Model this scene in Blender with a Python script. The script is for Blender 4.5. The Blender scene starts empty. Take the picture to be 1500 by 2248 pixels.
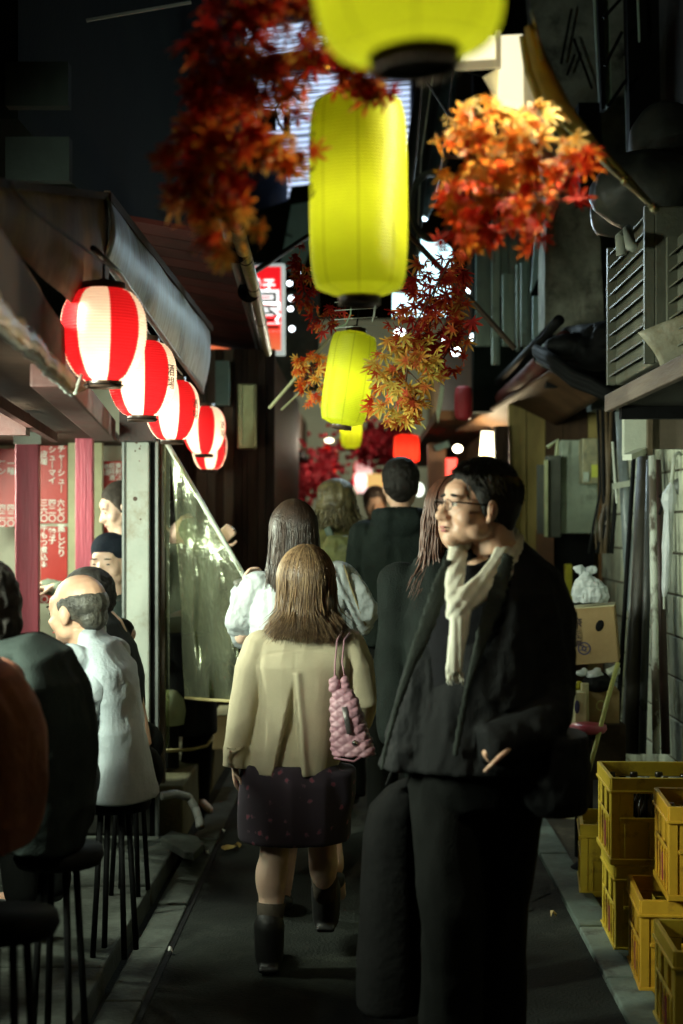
import bpy, math, random, numpy as np
from mathutils import Vector, Matrix, Euler
random.seed(7); np.random.seed(7)
SC = bpy.context.scene
COL = SC.collection

# ---------------------------------------------------------------- camera, world, exposure
F, VX, VY, H = 3122.0, 800.0, 1150.0, 1.55
cam_data = bpy.data.cameras.new('camera')
cam = bpy.data.objects.new('camera', cam_data); COL.objects.link(cam)
cam.location = (0, 0, H); cam.rotation_euler = (math.radians(90), 0, 0)
cam_data.sensor_fit = 'VERTICAL'; cam_data.sensor_height = 36; cam_data.sensor_width = 24; cam_data.lens = 50
cam_data.shift_x = -50 / 2248; cam_data.shift_y = 26 / 2248
cam_data.clip_start = 0.05; cam_data.clip_end = 200
cam_data.dof.use_dof = True; cam_data.dof.focus_distance = 5.2; cam_data.dof.aperture_fstop = 2.0
cam_data.dof.aperture_blades = 0
SC.camera = cam
world = bpy.data.worlds.new('World'); SC.world = world; world.use_nodes = True
wn = world.node_tree.nodes; wl = world.node_tree.links
sky = wn.new('ShaderNodeTexSky'); sky.sky_type = 'NISHITA'; sky.sun_disc = False
sky.sun_elevation = math.radians(-3); sky.sun_rotation = math.radians(200)
tint = wn.new('ShaderNodeMixRGB'); tint.blend_type = 'MULTIPLY'; tint.inputs[0].default_value = 1; tint.inputs[2].default_value = (.95, 1, .62, 1)
wl.new(sky.outputs[0], tint.inputs[1]); wl.new(tint.outputs[0], wn['Background'].inputs[0]); wn['Background'].inputs[1].default_value = 0.010
vs = SC.view_settings
vs.view_transform = 'Standard'; vs.look = 'None'; vs.exposure = 0.65; vs.gamma = 1.0; vs.use_curve_mapping = False
SC.cycles.use_denoising = True
SC.cycles.max_bounces = 7; SC.cycles.diffuse_bounces = 3; SC.cycles.glossy_bounces = 2
SC.cycles.transmission_bounces = 5; SC.cycles.transparent_max_bounces = 12
SC.cycles.sample_clamp_indirect = 2.0; SC.cycles.caustics_reflective = False; SC.cycles.caustics_refractive = False

# ---------------------------------------------------------------- helpers
def P(px, py, Y):                    # point at depth Y metres along a sight line of the survey photograph
    return Vector(((px - VX) / F * Y, Y, H - (py - VY) / F * Y))

def tag(o, label=None, cat=None, group=None, kind=None):
    if label: o['label'] = label
    if cat: o['category'] = cat
    if group: o['group'] = group
    if kind: o['kind'] = kind
    return o

def thing(name, loc, label, cat, group=None):
    o = bpy.data.objects.new(name, None); COL.objects.link(o); o.location = loc
    o.empty_display_size = .1
    return tag(o, label, cat, group)

def sgroup(name, loc=(0, 0, 0)):
    o = bpy.data.objects.new(name, None); COL.objects.link(o); o.location = loc; o['kind'] = 'structure'
    return o

def wloc(o):
    v = Vector((0, 0, 0))
    while o: v += Vector(o.location); o = o.parent
    return v

class MB:
    def __init__(s): s.v = []; s.f = []
    def add(s, vs, fs):
        n = len(s.v); s.v += [tuple(v) for v in vs]; s.f += [tuple(i + n for i in f) for f in fs]; return s
    def box(s, c, size, R=None):
        c = Vector(c); h = Vector(size) * .5; vs = []
        for z in (-1, 1):
            for x, y in ((-1, -1), (1, -1), (1, 1), (-1, 1)):
                p = Vector((x * h.x, y * h.y, z * h.z)); vs.append(c + (R @ p if R else p))
        return s.add(vs, [(3, 2, 1, 0), (4, 5, 6, 7), (0, 1, 5, 4), (1, 2, 6, 5), (2, 3, 7, 6), (3, 0, 4, 7)])
    def bx(s, x0, x1, y0, y1, z0, z1):
        return s.box(((x0 + x1) / 2, (y0 + y1) / 2, (z0 + z1) / 2), (abs(x1 - x0), abs(y1 - y0), abs(z1 - z0)))
    def beam(s, a, b, w, h):
        a = Vector(a); b = Vector(b); d = b - a; L = d.length; z = d.normalized()
        up = Vector((0, 0, 1)) if abs(z.z) < .95 else Vector((0, 1, 0))
        x = up.cross(z).normalized(); y = z.cross(x)
        return s.box((a + b) / 2, (w, h, L), Matrix((x, y, z)).transposed())
    def rings(s, R, cap=True, close=True):
        n = len(R[0]); m = len(R); vs = [p for r in R for p in r]; fs = []
        for i in range(m - 1):
            for j in range(n if close else n - 1):
                k = (j + 1) % n; fs.append((i * n + j, i * n + k, (i + 1) * n + k, (i + 1) * n + j))
        if cap: fs.append(tuple(range(n - 1, -1, -1))); fs.append(tuple((m - 1) * n + j for j in range(n)))
        return s.add(vs, fs)
    def tube(s, pts, r, n=10, cap=True, rnd=False, ref=None):
        pts = [Vector(p) for p in pts]; m = len(pts)
        if not isinstance(r, (list, tuple)): r = [r] * m
        R = []; x = None
        for i, p in enumerate(pts):
            t = (pts[min(i + 1, m - 1)] - pts[max(i - 1, 0)]).normalized()
            if ref is not None: x = Vector(ref)
            elif x is None: x = Vector((0, 0, 1)) if abs(t.z) < .9 else Vector((1, 0, 0))
            x = (x - t * x.dot(t))
            x = x.normalized() if x.length > 1e-6 else t.orthogonal().normalized()
            y = t.cross(x); a, b = r[i] if isinstance(r[i], (tuple, list)) else (r[i], r[i])
            R.append([p + x * (a * math.cos(q)) + y * (b * math.sin(q)) for q in [2 * math.pi * j / n for j in range(n)]])
        s.rings(R, cap)
        if rnd:
            for i in (0, -1):
                a = r[i]; a = min(a) if isinstance(a, (tuple, list)) else a
                s.ell(pts[i], (a * .98,) * 3, None, 12, 8)
        return s
    def ell(s, c, r, R=None, nu=14, nv=9):
        c = Vector(c); vs = []; fs = []
        def q(x, y, z):
            p = Vector((x * r[0], y * r[1], z * r[2])); return c + (R @ p if R else p)
        vs.append(q(0, 0, 1))
        for i in range(1, nv):
            t = math.pi * i / nv
            for j in range(nu):
                a = 2 * math.pi * j / nu; vs.append(q(math.sin(t) * math.cos(a), math.sin(t) * math.sin(a), math.cos(t)))
        vs.append(q(0, 0, -1))
        for j in range(nu): fs.append((0, 1 + j, 1 + (j + 1) % nu))
        for i in range(nv - 2):
            for j in range(nu):
                a = 1 + i * nu + j; b = 1 + i * nu + (j + 1) % nu; fs.append((a, a + nu, b + nu, b))
        e = len(vs) - 1
        for j in range(nu): fs.append((e, e - nu + (j + 1) % nu, e - nu + j))
        return s.add(vs, fs)
    def stack(s, rows, n=28, pw=2.3):       # rows (x, y, z, rx, ry [, turn])
        R = []
        for row in rows:
            x, y, z, rx, ry = row[:5]; a = row[5] if len(row) > 5 else 0; ring = []
            for j in range(n):
                t = 2 * math.pi * j / n; c, d = math.cos(t), math.sin(t)
                u = math.copysign(abs(c) ** (2 / pw), c) * rx; w = math.copysign(abs(d) ** (2 / pw), d) * ry
                ring.append((x + u * math.cos(a) - w * math.sin(a), y + u * math.sin(a) + w * math.cos(a), z))
            R.append(ring)
        return s.rings(R)
    def lathe(s, prof, n=32, T=None, a0=0, a1=2 * math.pi):
        full = abs(a1 - a0 - 2 * math.pi) < 1e-6; k = n if full else n + 1; R = []
        for r, z in prof:
            ring = [Vector((r * math.cos(a0 + (a1 - a0) * j / n), r * math.sin(a0 + (a1 - a0) * j / n), z)) for j in range(k)]
            R.append([T @ p if T else p for p in ring])
        return s.rings(R, False, full)
    def slab(s, pts, t, n=None):             # planar polygon given thickness t, away from the camera
        pts = [Vector(p) for p in pts]
        if n is None:
            n = (pts[1] - pts[0]).cross(pts[2] - pts[0]).normalized()
            if n.dot(pts[0] - cam.location) < 0: n = -n
        k = len(pts); vs = pts + [p + n * t for p in pts]
        fs = [tuple(range(k)), tuple(range(2 * k - 1, k - 1, -1))] + [(i, i + k, (i + 1) % k + k, (i + 1) % k) for i in range(k)]
        return s.add(vs, fs)
    def grid(s, fn, nu, nv):
        vs = [fn(i / nu, j / nv) for j in range(nv + 1) for i in range(nu + 1)]
        fs = [(j * (nu + 1) + i, j * (nu + 1) + i + 1, (j + 1) * (nu + 1) + i + 1, (j + 1) * (nu + 1) + i) for j in range(nv) for i in range(nu)]
        return s.add(vs, fs)
    def mesh(s, name, o=(0, 0, 0)):
        me = bpy.data.meshes.new(name); a = np.array(s.v, dtype=float) - np.array(o)
        me.from_pydata([tuple(p) for p in a], [], s.f); me.update(); return me
    def build(s, name, mat, parent=None, smooth=False, bevel=0, recalc=True):
        if parent: o0 = wloc(parent)
        else:
            a = np.array(s.v); o0 = Vector(((a[:, 0].min() + a[:, 0].max()) / 2, (a[:, 1].min() + a[:, 1].max()) / 2, a[:, 2].min()))
        me = s.mesh(name, o0)
        if recalc:
            import bmesh
            bm = bmesh.new(); bm.from_mesh(me); bmesh.ops.recalc_face_normals(bm, faces=bm.faces); bm.to_mesh(me); bm.free()
        return link(name, me, mat, parent, o0, smooth, bevel)

def link(name, me, mat, parent=None, loc=(0, 0, 0), smooth=False, bevel=0):
    o = bpy.data.objects.new(name, me); COL.objects.link(o)
    for m in (mat if isinstance(mat, (list, tuple)) else [mat]): me.materials.append(m)
    if parent: o.parent = parent
    else: o.location = loc
    if smooth: me.polygons.foreach_set('use_smooth', [True] * len(me.polygons))
    if bevel:
        b = o.modifiers.new('bevel', 'BEVEL'); b.width = bevel; b.segments = 2; b.limit_method = 'ANGLE'; b.angle_limit = math.radians(40)
        b.harden_normals = False
    return o

def _hash(i, j, k):
    h = (i * 374761393 + j * 668265263 + k * 2147483647) & 0xffffffff
    h = ((h ^ (h >> 13)) * 1274126177) & 0xffffffff
    return ((h ^ (h >> 16)) & 0xffff) / 65535.0
def vnoise(co, sc):                     # vectorised value noise, -1..1
    p = co * np.array(sc); i = np.floor(p).astype(np.int64); f = p - i; f = f * f * (3 - 2 * f); r = 0
    for a in (0, 1):
        for b in (0, 1):
            for c in (0, 1):
                w = (f[:, 0] if a else 1 - f[:, 0]) * (f[:, 1] if b else 1 - f[:, 1]) * (f[:, 2] if c else 1 - f[:, 2])
                r = r + w * _hash(i[:, 0] + a, i[:, 1] + b, i[:, 2] + c)
    return r * 2 - 1

def organic(mb, name, mat, parent, voxel=.008, smooth=3, disp=None, fold=None):
    """union the shapes of mb into ONE continuous surface, relax it, and press folds into it"""
    o0 = wloc(parent) if parent else Vector((0, 0, 0))
    tmp = bpy.data.objects.new('tmp', mb.mesh('tmp')); COL.objects.link(tmp)
    r = tmp.modifiers.new('r', 'REMESH'); r.mode = 'VOXEL'; r.voxel_size = voxel; r.adaptivity = 0
    if smooth:
        q = tmp.modifiers.new('s', 'SMOOTH'); q.iterations = smooth; q.factor = .6
    dg = bpy.context.evaluated_depsgraph_get(); dg.update()
    me = bpy.data.meshes.new_from_object(tmp.evaluated_get(dg)); bpy.data.objects.remove(tmp)
    n = len(me.vertices); co = np.empty(n * 3); me.vertices.foreach_get('co', co); co = co.reshape(-1, 3)
    no = np.empty(n * 3); me.vertices.foreach_get('normal', no); no = no.reshape(-1, 3)
    if fold:
        for amp, sc in fold:
            d = vnoise(co + 17.3, sc); d = 1 - 2 * np.abs(d); co = co + no * (amp * d * (1 - no[:, 2] ** 2))[:, None]
    if disp: co = disp(co, no)
    co = co - np.array(o0); me.vertices.foreach_set('co', co.ravel()); me.update()
    me.name = name
    return link(name, me, mat, parent, o0, True)

# ---------------------------------------------------------------- materials
MATS = {}
def M(name, col, col2=None, rough=.6, scale=6, bump=.25, bscale=60, metal=0, stretch=(1, 1, 1), spec=.5, emis=None, es=0, coat=0,
      alpha=None, sss=0, rnd=False, bdist=.01, lo=.35, hi=.65, third=None, tscale=2.0, transl=0):
    if name in MATS: return MATS[name]
    if rough >= .65 and spec == .5: spec = .12
    m = bpy.data.materials.new(name); m.use_nodes = True; nt = m.node_tree; N = nt.nodes; L = nt.links
    b = N['Principled BSDF']; b.inputs['Roughness'].default_value = rough; b.inputs['Metallic'].default_value = metal
    b.inputs['Specular IOR Level'].default_value = spec; b.inputs['Coat Weight'].default_value = coat
    tc = N.new('ShaderNodeTexCoord'); mp = N.new('ShaderNodeMapping'); mp.inputs['Scale'].default_value = stretch
    L.new(tc.outputs['Object'], mp.inputs['Vector'])
    nz = N.new('ShaderNodeTexNoise'); nz.inputs['Scale'].default_value = scale; nz.inputs['Detail'].default_value = 7
    nz.inputs['Roughness'].default_value = .65
    L.new(mp.outputs[0], nz.inputs['Vector'])
    rp = N.new('ShaderNodeValToRGB'); col2 = col2 or tuple(c * .6 for c in col)
    rp.color_ramp.elements[0].position = lo; rp.color_ramp.elements[1].position = hi
    rp.color_ramp.elements[0].color = (*col2, 1); rp.color_ramp.elements[1].color = (*col, 1)
    out = rp.outputs[0]
    if rnd:
        oi = N.new('ShaderNodeObjectInfo'); ad = N.new('ShaderNodeMath'); ad.operation = 'MULTIPLY_ADD'
        L.new(oi.outputs['Random'], ad.inputs[0]); ad.inputs[1].default_value = rnd; ad.inputs[2].default_value = -rnd / 2
        a2 = N.new('ShaderNodeMath'); a2.operation = 'ADD'; L.new(ad.outputs[0], a2.inputs[0]); L.new(nz.outputs[0], a2.inputs[1])
        L.new(a2.outputs[0], rp.inputs[0])
    else: L.new(nz.outputs[0], rp.inputs[0])
    if third:
        n3 = N.new('ShaderNodeTexNoise'); n3.inputs['Scale'].default_value = tscale; n3.inputs['Detail'].default_value = 8; n3.inputs['Roughness'].default_value = .7
        L.new(tc.outputs['Object'], n3.inputs['Vector'])
        r3 = N.new('ShaderNodeValToRGB'); r3.color_ramp.elements[0].position = .52; r3.color_ramp.elements[1].position = .66
        L.new(n3.outputs[0], r3.inputs[0]); mx = N.new('ShaderNodeMixRGB'); L.new(r3.outputs[0], mx.inputs[0]); L.new(out, mx.inputs[1])
        mx.inputs[2].default_value = (*third, 1); out = mx.outputs[0]
    L.new(out, b.inputs['Base Color'])
    if bump:
        nb = N.new('ShaderNodeTexNoise'); nb.inputs['Scale'].default_value = bscale; nb.inputs['Detail'].default_value = 5
        L.new(mp.outputs[0], nb.inputs['Vector']); bp = N.new('ShaderNodeBump'); bp.inputs['Strength'].default_value = bump; bp.inputs['Distance'].default_value = bdist
        L.new(nb.outputs[0], bp.inputs['Height']); L.new(bp.outputs[0], b.inputs['Normal'])
        rr = N.new('ShaderNodeMapRange'); rr.inputs['To Min'].default_value = max(.03, rough - .12); rr.inputs['To Max'].default_value = min(1, rough + .12)
        L.new(nz.outputs[0], rr.inputs[0]); L.new(rr.outputs[0], b.inputs['Roughness'])
    if emis: b.inputs['Emission Color'].default_value = (*emis, 1); b.inputs['Emission Strength'].default_value = es
    if sss: b.inputs['Subsurface Weight'].default_value = sss; b.inputs['Subsurface Radius'].default_value = (.012, .004, .002); b.inputs['Subsurface Scale'].default_value = 1
    if transl:
        tr = N.new('ShaderNodeBsdfTranslucent'); L.new(out, tr.inputs[0]); ms = N.new('ShaderNodeMixShader'); ms.inputs[0].default_value = transl
        L.new(b.outputs[0], ms.inputs[1]); L.new(tr.outputs[0], ms.inputs[2]); L.new(ms.outputs[0], N['Material Output'].inputs[0])
    MATS[name] = m; return m

def E(name, col, s):
    if name in MATS: return MATS[name]
    m = bpy.data.materials.new(name); m.use_nodes = True; b = m.node_tree.nodes['Principled BSDF']
    b.inputs['Base Color'].default_value = (*col, 1); b.inputs['Emission Color'].default_value = (*col, 1); b.inputs['Emission Strength'].default_value = s
    MATS[name] = m; return m

asphalt = M('asphalt', (.024, .027, .023), (.012, .014, .012), .85, 3, 1, 90, bdist=.008, third=(.040, .044, .036), tscale=1.6, spec=.1)
concrete = M('concrete', (.10, .11, .095), (.05, .055, .047), .8, 5, .5, 50, third=(.05, .05, .045), tscale=3)
kerbpale = M('pale_kerb_stone', (.20, .25, .22), (.11, .14, .12), .8, 6, .4, 60, rnd=.35, third=(.1, .1, .09), tscale=5)
blockpaint = M('painted_block', (.62, .66, .52), (.42, .45, .35), .75, 7, .4, 50, rnd=.2, third=(.16, .15, .1), tscale=3)
black = M('black_paint', (.006, .0065, .0065), (.003, .003, .003), .7, 10, .2, spec=.12)
darkwood = M('dark_stained_wood', (.045, .026, .016), (.016, .009, .006), .65, 6, .4, 30, stretch=(8, 8, .7), rnd=.3)
dirtwood = M('grimy_timber', (.060, .034, .020), (.025, .014, .009), .75, 5, .4, 30, stretch=(1, 1, 1))
redwood = M('dark_red_timber', (.07, .018, .014), (.03, .008, .006), .6, 6, .3, 30)
pink = M('pink_painted_timber', (.42, .065, .10), (.28, .04, .065), .5, 4, .5, 14, stretch=(6, 6, .5))
white = M('off_white_paint', (.50, .54, .47), (.38, .42, .36), .5, 4, .15, 40, third=(.35, .33, .25), tscale=7)
wallwhite = M('stall_wall', (.55, .55, .42), (.42, .42, .3), .6, 3, .2, 30)
redsign = M('red_sign_print', (.44, .026, .016), (.33, .016, .01), .45, 3, .1)
lettering = M('white_lettering', (.75, .75, .68), (.7, .7, .62), .6, 5, 0)
inkblack = M('black_lettering', (.02, .02, .02), (.015, .015, .015), .6, 5, 0)
galv = M('weathered_metal_sheet', (.40, .50, .58), (.14, .18, .21), .5, 3, .35, 9, metal=.1, stretch=(7, 7, .5), third=(.12, .08, .05), tscale=1.6)
greymetal = M('grey_metal', (.22, .24, .23), (.13, .14, .13), .45, 5, .15, 40, metal=.3)
greenpanel = M('grey_green_panel', (.36, .43, .34), (.24, .29, .23), .6, 4, .2, 40, third=(.08, .09, .07), tscale=3)
tealpanel = M('teal_panel', (.12, .22, .20), (.08, .15, .14), .6, 4, .2, 40)
stained = M('mould_stained_wall', (.34, .35, .28), (.13, .13, .10), .85, 5, .6, 30, third=(.015, .015, .012), tscale=3.2)
brownawn = M('brown_awning_board', (.08, .042, .02), (.035, .018, .009), .7, 4, .3, 30)
olivewall = M('olive_board_wall', (.38, .30, .11), (.22, .17, .07), .7, 4, .3, 30, stretch=(1, 1, .3))
crateY = M('yellow_crate_plastic', (.72, .53, .05), (.56, .38, .03), .42, 4, .12, 30, rnd=.2, third=(.25, .14, .02), tscale=6, coat=.1)
crateO = M('orange_crate_plastic', (.66, .38, .03), (.50, .27, .02), .42, 4, .12, 30, rnd=.2, third=(.22, .1, .02), tscale=6)
bottleM = M('dark_bottle_glass', (.02, .012, .006), (.01, .006, .003), .12, 5, 0, coat=.5)
capM = M('bottle_cap', (.08, .075, .06), (.04, .035, .03), .3, 5, 0, metal=.6)
card = M('cardboard', (.36, .26, .13), (.28, .19, .09), .8, 5, .2, 60)
cardtop = M('pale_cardboard', (.50, .46, .28), (.42, .38, .22), .8, 5, .2, 60)
plasticbag = M('white_polythene', (.78, .82, .82), (.6, .65, .66), .25, 8, .6, 25, transl=.35)
skin = M('skin', (.62, .38, .26), (.52, .30, .20), .48, 8, .2, 160, sss=.08, bdist=.002)
skinpale = M('pale_skin', (.72, .50, .38), (.62, .40, .30), .48, 8, .2, 160, sss=.08, bdist=.002)
lipM = M('lips', (.42, .14, .12), (.35, .1, .09), .4, 8, 0)
hairblack = M('black_hair', (.014, .011, .009), (.005, .004, .003), .62, 30, .5, 120, stretch=(3, 3, .3), spec=.2)
hairbrown = M('brown_hair', (.22, .135, .07), (.075, .04, .02), .36, 26, .6, 120, stretch=(3, 3, .15), spec=.6)
hairdark = M('dark_brown_hair', (.07, .04, .025), (.022, .012, .008), .34, 26, .6, 120, stretch=(3, 3, .15), spec=.6)

def solid(o, t):
    m = o.modifiers.new('solid', 'SOLIDIFY'); m.thickness = t; m.offset = 0; return o
def text(body, size, mat, parent, loc, rot=(math.radians(90), 0, 0), off=0, ext=.002, name='lettering', spacing=1.0, sx=1.0):
    c = bpy.data.curves.new('t', 'FONT'); c.body = body; c.size = size; c.offset = off; c.extrude = ext; c.align_x = 'CENTER'; c.align_y = 'CENTER'
    c.space_line = spacing
    t = bpy.data.objects.new('t', c); COL.objects.link(t); dg = bpy.context.evaluated_depsgraph_get(); dg.update()
    me = bpy.data.meshes.new_from_object(t.evaluated_get(dg)); bpy.data.objects.remove(t)
    T = Matrix.Translation(Vector(loc) - wloc(parent)) @ Euler(rot).to_matrix().to_4x4() @ Matrix.Diagonal((sx, 1, 1, 1)); me.transform(T)
    me.name = name; me.materials.clear()
    return link(name, me, mat, parent)
def arealight(name, loc, target, sx, sy, power, col):
    l = bpy.data.lights.new(name, 'AREA'); l.shape = 'RECTANGLE'; l.size = sx; l.size_y = sy; l.energy = power; l.color = col
    o = bpy.data.objects.new(name, l); COL.objects.link(o); o.location = loc
    o.rotation_euler = (Vector(target) - Vector(loc)).to_track_quat('-Z', 'Y').to_euler(); return o
def pointlight(name, loc, power, col, r=.03):
    l = bpy.data.lights.new(name, 'POINT'); l.energy = power; l.color = col; l.shadow_soft_size = r
    o = bpy.data.objects.new(name, l); COL.objects.link(o); o.location = loc; return o

# ================================================================ ground
o = MB().bx(-30, 30, -4, 60, -.3, 0).build('ground', asphalt); tag(o, kind='structure')
patchm = M('asphalt_patch', (.036, .040, .035), (.018, .020, .018), .9, 5, 1, 70, bdist=.01, third=(.012, .013, .012), tscale=4, spec=.1)
for k, (cx, cy, rx, ry) in enumerate(((.45, 6.1, .34, .55), (-.3, 7.6, .36, .8), (.1, 9.6, .5, .7))):
    r_ = random.Random(k); n_ = 22; ring = [(cx + rx * math.cos(2 * math.pi * i / n_) * r_.uniform(.82, 1.05), cy + ry * math.sin(2 * math.pi * i / n_) * r_.uniform(.82, 1.05), .004) for i in range(n_)]
    o = MB().add(ring, [tuple(range(n_))]).build('road_patch', patchm, None, recalc=False); tag(o, kind='structure')
# drain strip between stall slab and lane: covers laid end to end
g = sgroup('gutter_cover_strip', (-.77, 5, 0))
y = 2.2; k = 0
while y < 14:
    L = .58 + .04 * random.random(); x0 = -.835 ; x1 = -.715
    MB().bx(x0, x1, y, y + L - .012, -.02, .012 + random.uniform(0, .008)).build('gutter_cover', concrete, g, bevel=.006); y += L
MB().bx(-.715, -.695, 2.2, 14, -.02, .004).build('gutter_slot', black, g)
# raised slab the stall stands on
g = sgroup('sidewalk', (-1.5, 4.6, 0))
for y0, y1 in ((2.0, 3.32), (3.33, 4.7), (4.71, 5.75), (5.76, 6.68)):
    MB().bx(-3.2, -.86 + random.uniform(-.008, .008), y0, y1, -.02, .085 + random.uniform(-.004, .004)).build('slab', concrete, g, bevel=.012)
# kerb strip on the right
g = sgroup('kerb', (.88, 6, 0))
y = 2.4
while y < 13:
    L = .60
    MB().bx(.815, .945, y, y + L - .01, -.02, .022 + random.uniform(0, .006)).build('kerb_stone', kerbpale, g, bevel=.006); y += L
o = MB().bx(.95, 3, 1, 14, -.02, .008).build('paved_strip', M('worn_paving', (.10, .085, .06), (.05, .045, .035), .85, 4, .7, 40, third=(.14, .12, .08), tscale=2)); tag(o, kind='structure')
# broken slab and litter beside the drain
t = thing('broken_slab', P(388, 1840, 6.3), 'broken pale concrete slab lying tilted beside the drain near the white post', 'slab')
MB().slab([P(352, 1838, 6.5), P(375, 1822, 6.75), P(435, 1836, 6.7), P(448, 1850, 6.35), P(425, 1872, 6.1), P(405, 1868, 6.15)], .04, Vector((0, 0, -1))).build('slab', concrete, t, bevel=.008)
def litter(px, py, w, mat, label, name='scrap_of_paper'):
    Y = H * F / (py - VY); c = P(px, py, Y); r = np.random.RandomState(px)
    ro = [c + Vector((w * math.cos(a) * r.uniform(.5, 1), w * math.sin(a) * r.uniform(.5, 1), .004 + r.uniform(0, .03))) for a in np.linspace(0, 5.4, 7)]
    mb = MB().add(ro + [c + Vector((0, 0, .03))], [(i, (i + 1) % 7, 7) for i in range(7)])
    o = solid(mb.build(name, mat, None), .002); tag(o, label, 'litter')
leafyel = M('fallen_leaf', (.45, .33, .1), (.3, .18, .05), .6, 20, .2)
paper = M('paper', (.7, .7, .65), (.55, .55, .5), .6, 10, .2)
litter(500, 1868, .05, leafyel, 'crumpled brownish scrap lying on the lane left of the skirt', 'crumpled_wrapper')
litter(522, 1862, .03, leafyel, 'small yellow dead leaf beside the crumpled brownish scrap', 'dead_leaf')
litter(492, 1834, .012, paper, 'tiny white scrap at the end of the drain slot')
litter(375, 2096, .012, paper, 'tiny pale scrap alone on the dark lane at lower left')
litter(455, 1882, .015, paper, 'small white scrap in the drain next to the crumpled wrapper')
litter(1215, 2015, .02, leafyel, 'small pale scrap on the lane left of the kerb', 'dead_leaf')

# ================================================================ left stall
def XF(Y): return -.68 - .12 * (Y - 2.66)
st = thing('food_stall', (-1.6, 6, .08), 'open-fronted food stall with pink timbers and a white post on the left', 'stall')
MB().bx(-3.2, -1.18, 8.2, 8.3, .08, 2.4).build('back_wall', wallwhite, st)
MB().bx(-3.3, -3.2, 2.4, 8.3, .08, 2.4).build('side_wall', wallwhite, st)
def pxbox(mb, x0, x1, y0, y1, Y, d):
    a = P(x0, y1, Y); b = P(x1, y0, Y); return mb.bx(a.x, b.x, Y, Y + d, a.z, b.z)
for x0, x1, y0, y1, Y in ((33, 84, 955, 1480, 7.0), (165, 204, 940, 1480, 7.5), (-150, -95, 930, 1500, 6.0)):
    pxbox(MB(), x0, x1, y0, y1, Y, .05).build('pillar', pink, st, bevel=.006)
pxbox(MB(), 30, 90, 948, 975, 6.985, .015).build('pillar_cap', white, st)
for x0, x1 in ((150, 166), (206, 224)):
    pxbox(MB(), x0, x1, 925, 1480, 7.9, .05).build('panel_strip', M('olive_strip', (.36, .35, .2), (.26, .25, .14), .6), st)
pxbox(MB(), -40, 36, 1273, 1283, 7.6, .3).build('shelf', dirtwood, st)
# ceiling, fascia and beams (the stall front swings away from the lane)
def strip(Y0, Y1, w0, w1, z0, z1, n=1):
    mb = MB(); a = [(XF(Y0) + w0, Y0), (XF(Y1) + w0, Y1), (XF(Y1) + w1, Y1), (XF(Y0) + w1, Y0)]
    return mb.add([(x, y, z) for z in (z0, z1) for x, y in a], [(0, 1, 2, 3), (7, 6, 5, 4), (0, 4, 5, 1), (1, 5, 6, 2), (2, 6, 7, 3), (3, 7, 4, 0)])
soffit = M('smoky_soffit', (.06, .036, .026), (.028, .018, .013), .7, 3, .3, 20)
strip(1.6, 8.2, -2.5, -.05, 2.0, 2.04).build('ceiling', soffit, st)
strip(1.6, 4.0, -.05, .0, 1.96, 2.10).build('fascia_board', dirtwood, st)
strip(4.0, 6.6, -.10, -.0, 1.935, 2.03).build('front_beam', redwood, st, bevel=.006)
strip(1.6, 6.6, -.3, -.27, 1.93, 1.97).build('rail', M('pale_pink_rail', (.20, .09, .08), (.1, .045, .04), .7), st)
strip(1.6, 6.4, -.9, -.82, 1.90, 1.99).build('cross_beam', redwood, st)
for yy in (4.4, 5.6): MB().bx(-3, XF(yy) - .3, yy, yy + .07, 1.9, 1.99).build('cross_beam', redwood, st)
strip(1.6, 3.85, -.10, -.05, 2.10, 2.19).build('upper_beam', dirtwood, st, bevel=.01)
strip(1.6, 3.85, -.05, -.044, 2.085, 2.10).build('metal_edge', greymetal, st)
pxbox(MB(), 262, 336, 870, 968, 6.5, .12).build('beam_end_box', M('dark_maroon_timber', (.035, .015, .012), (.015, .008, .006), .6), st)
# white post with dark seam and steel edge strip
a = P(272, 1840, 6.62); b = P(328, 965, 6.62)
MB().bx(a.x, b.x, 6.62, 6.74, .28, b.z).build('post', white, st, bevel=.008)
for px, py, r in ((300, 972, .006), (307, 985, .005), (297, 990, .004), (309, 979, .003), (297, 1095, .011), (309, 1140, .004), (306, 1012, .003)):
    c = P(px, py, 6.618); MB().tube([c, c + Vector((0, .004, 0))], r, 8).build('rust_spot', M('rust_brown', (.12, .06, .03)), st)
pxbox(MB(), 268, 273, 940, 1400, 6.6, .02).build('steel_trim', greymetal, st)
pxbox(MB(), 329, 341, 960, 1835, 6.66, .05).build('door_track', black, st)
pxbox(MB(), 341, 347, 960, 1835, 6.6, .05).build('door_track', greymetal, st)
pxbox(MB(), 347, 362, 960, 1720, 6.66, .04).build('jamb', M('brown_jamb', (.12, .09, .05), (.07, .05, .03), .5), st)
# low wall, raised platform
pf = M('olive_floor', (.16, .15, .09), (.09, .085, .05), .7, 4, .3)
MB().bx(-3.2, -1.0, 6.72, 6.9, .08, .30).build('base_wall', M('dark_base', (.08, .08, .07), (.04, .04, .035), .8), st, bevel=.01)
MB().bx(-3.2, -.88, 6.9, 9.4, 0, .28).build('platform', pf, st, bevel=.012)
MB().bx(-3.1, -1.55, 3.0, 6.5, .98, 1.03).build('counter', dirtwood, st, bevel=.005)
MB().bx(-1.95, -1.9, 3.0, 6.5, .09, .98).build('counter_front', darkwood, st)
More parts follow.
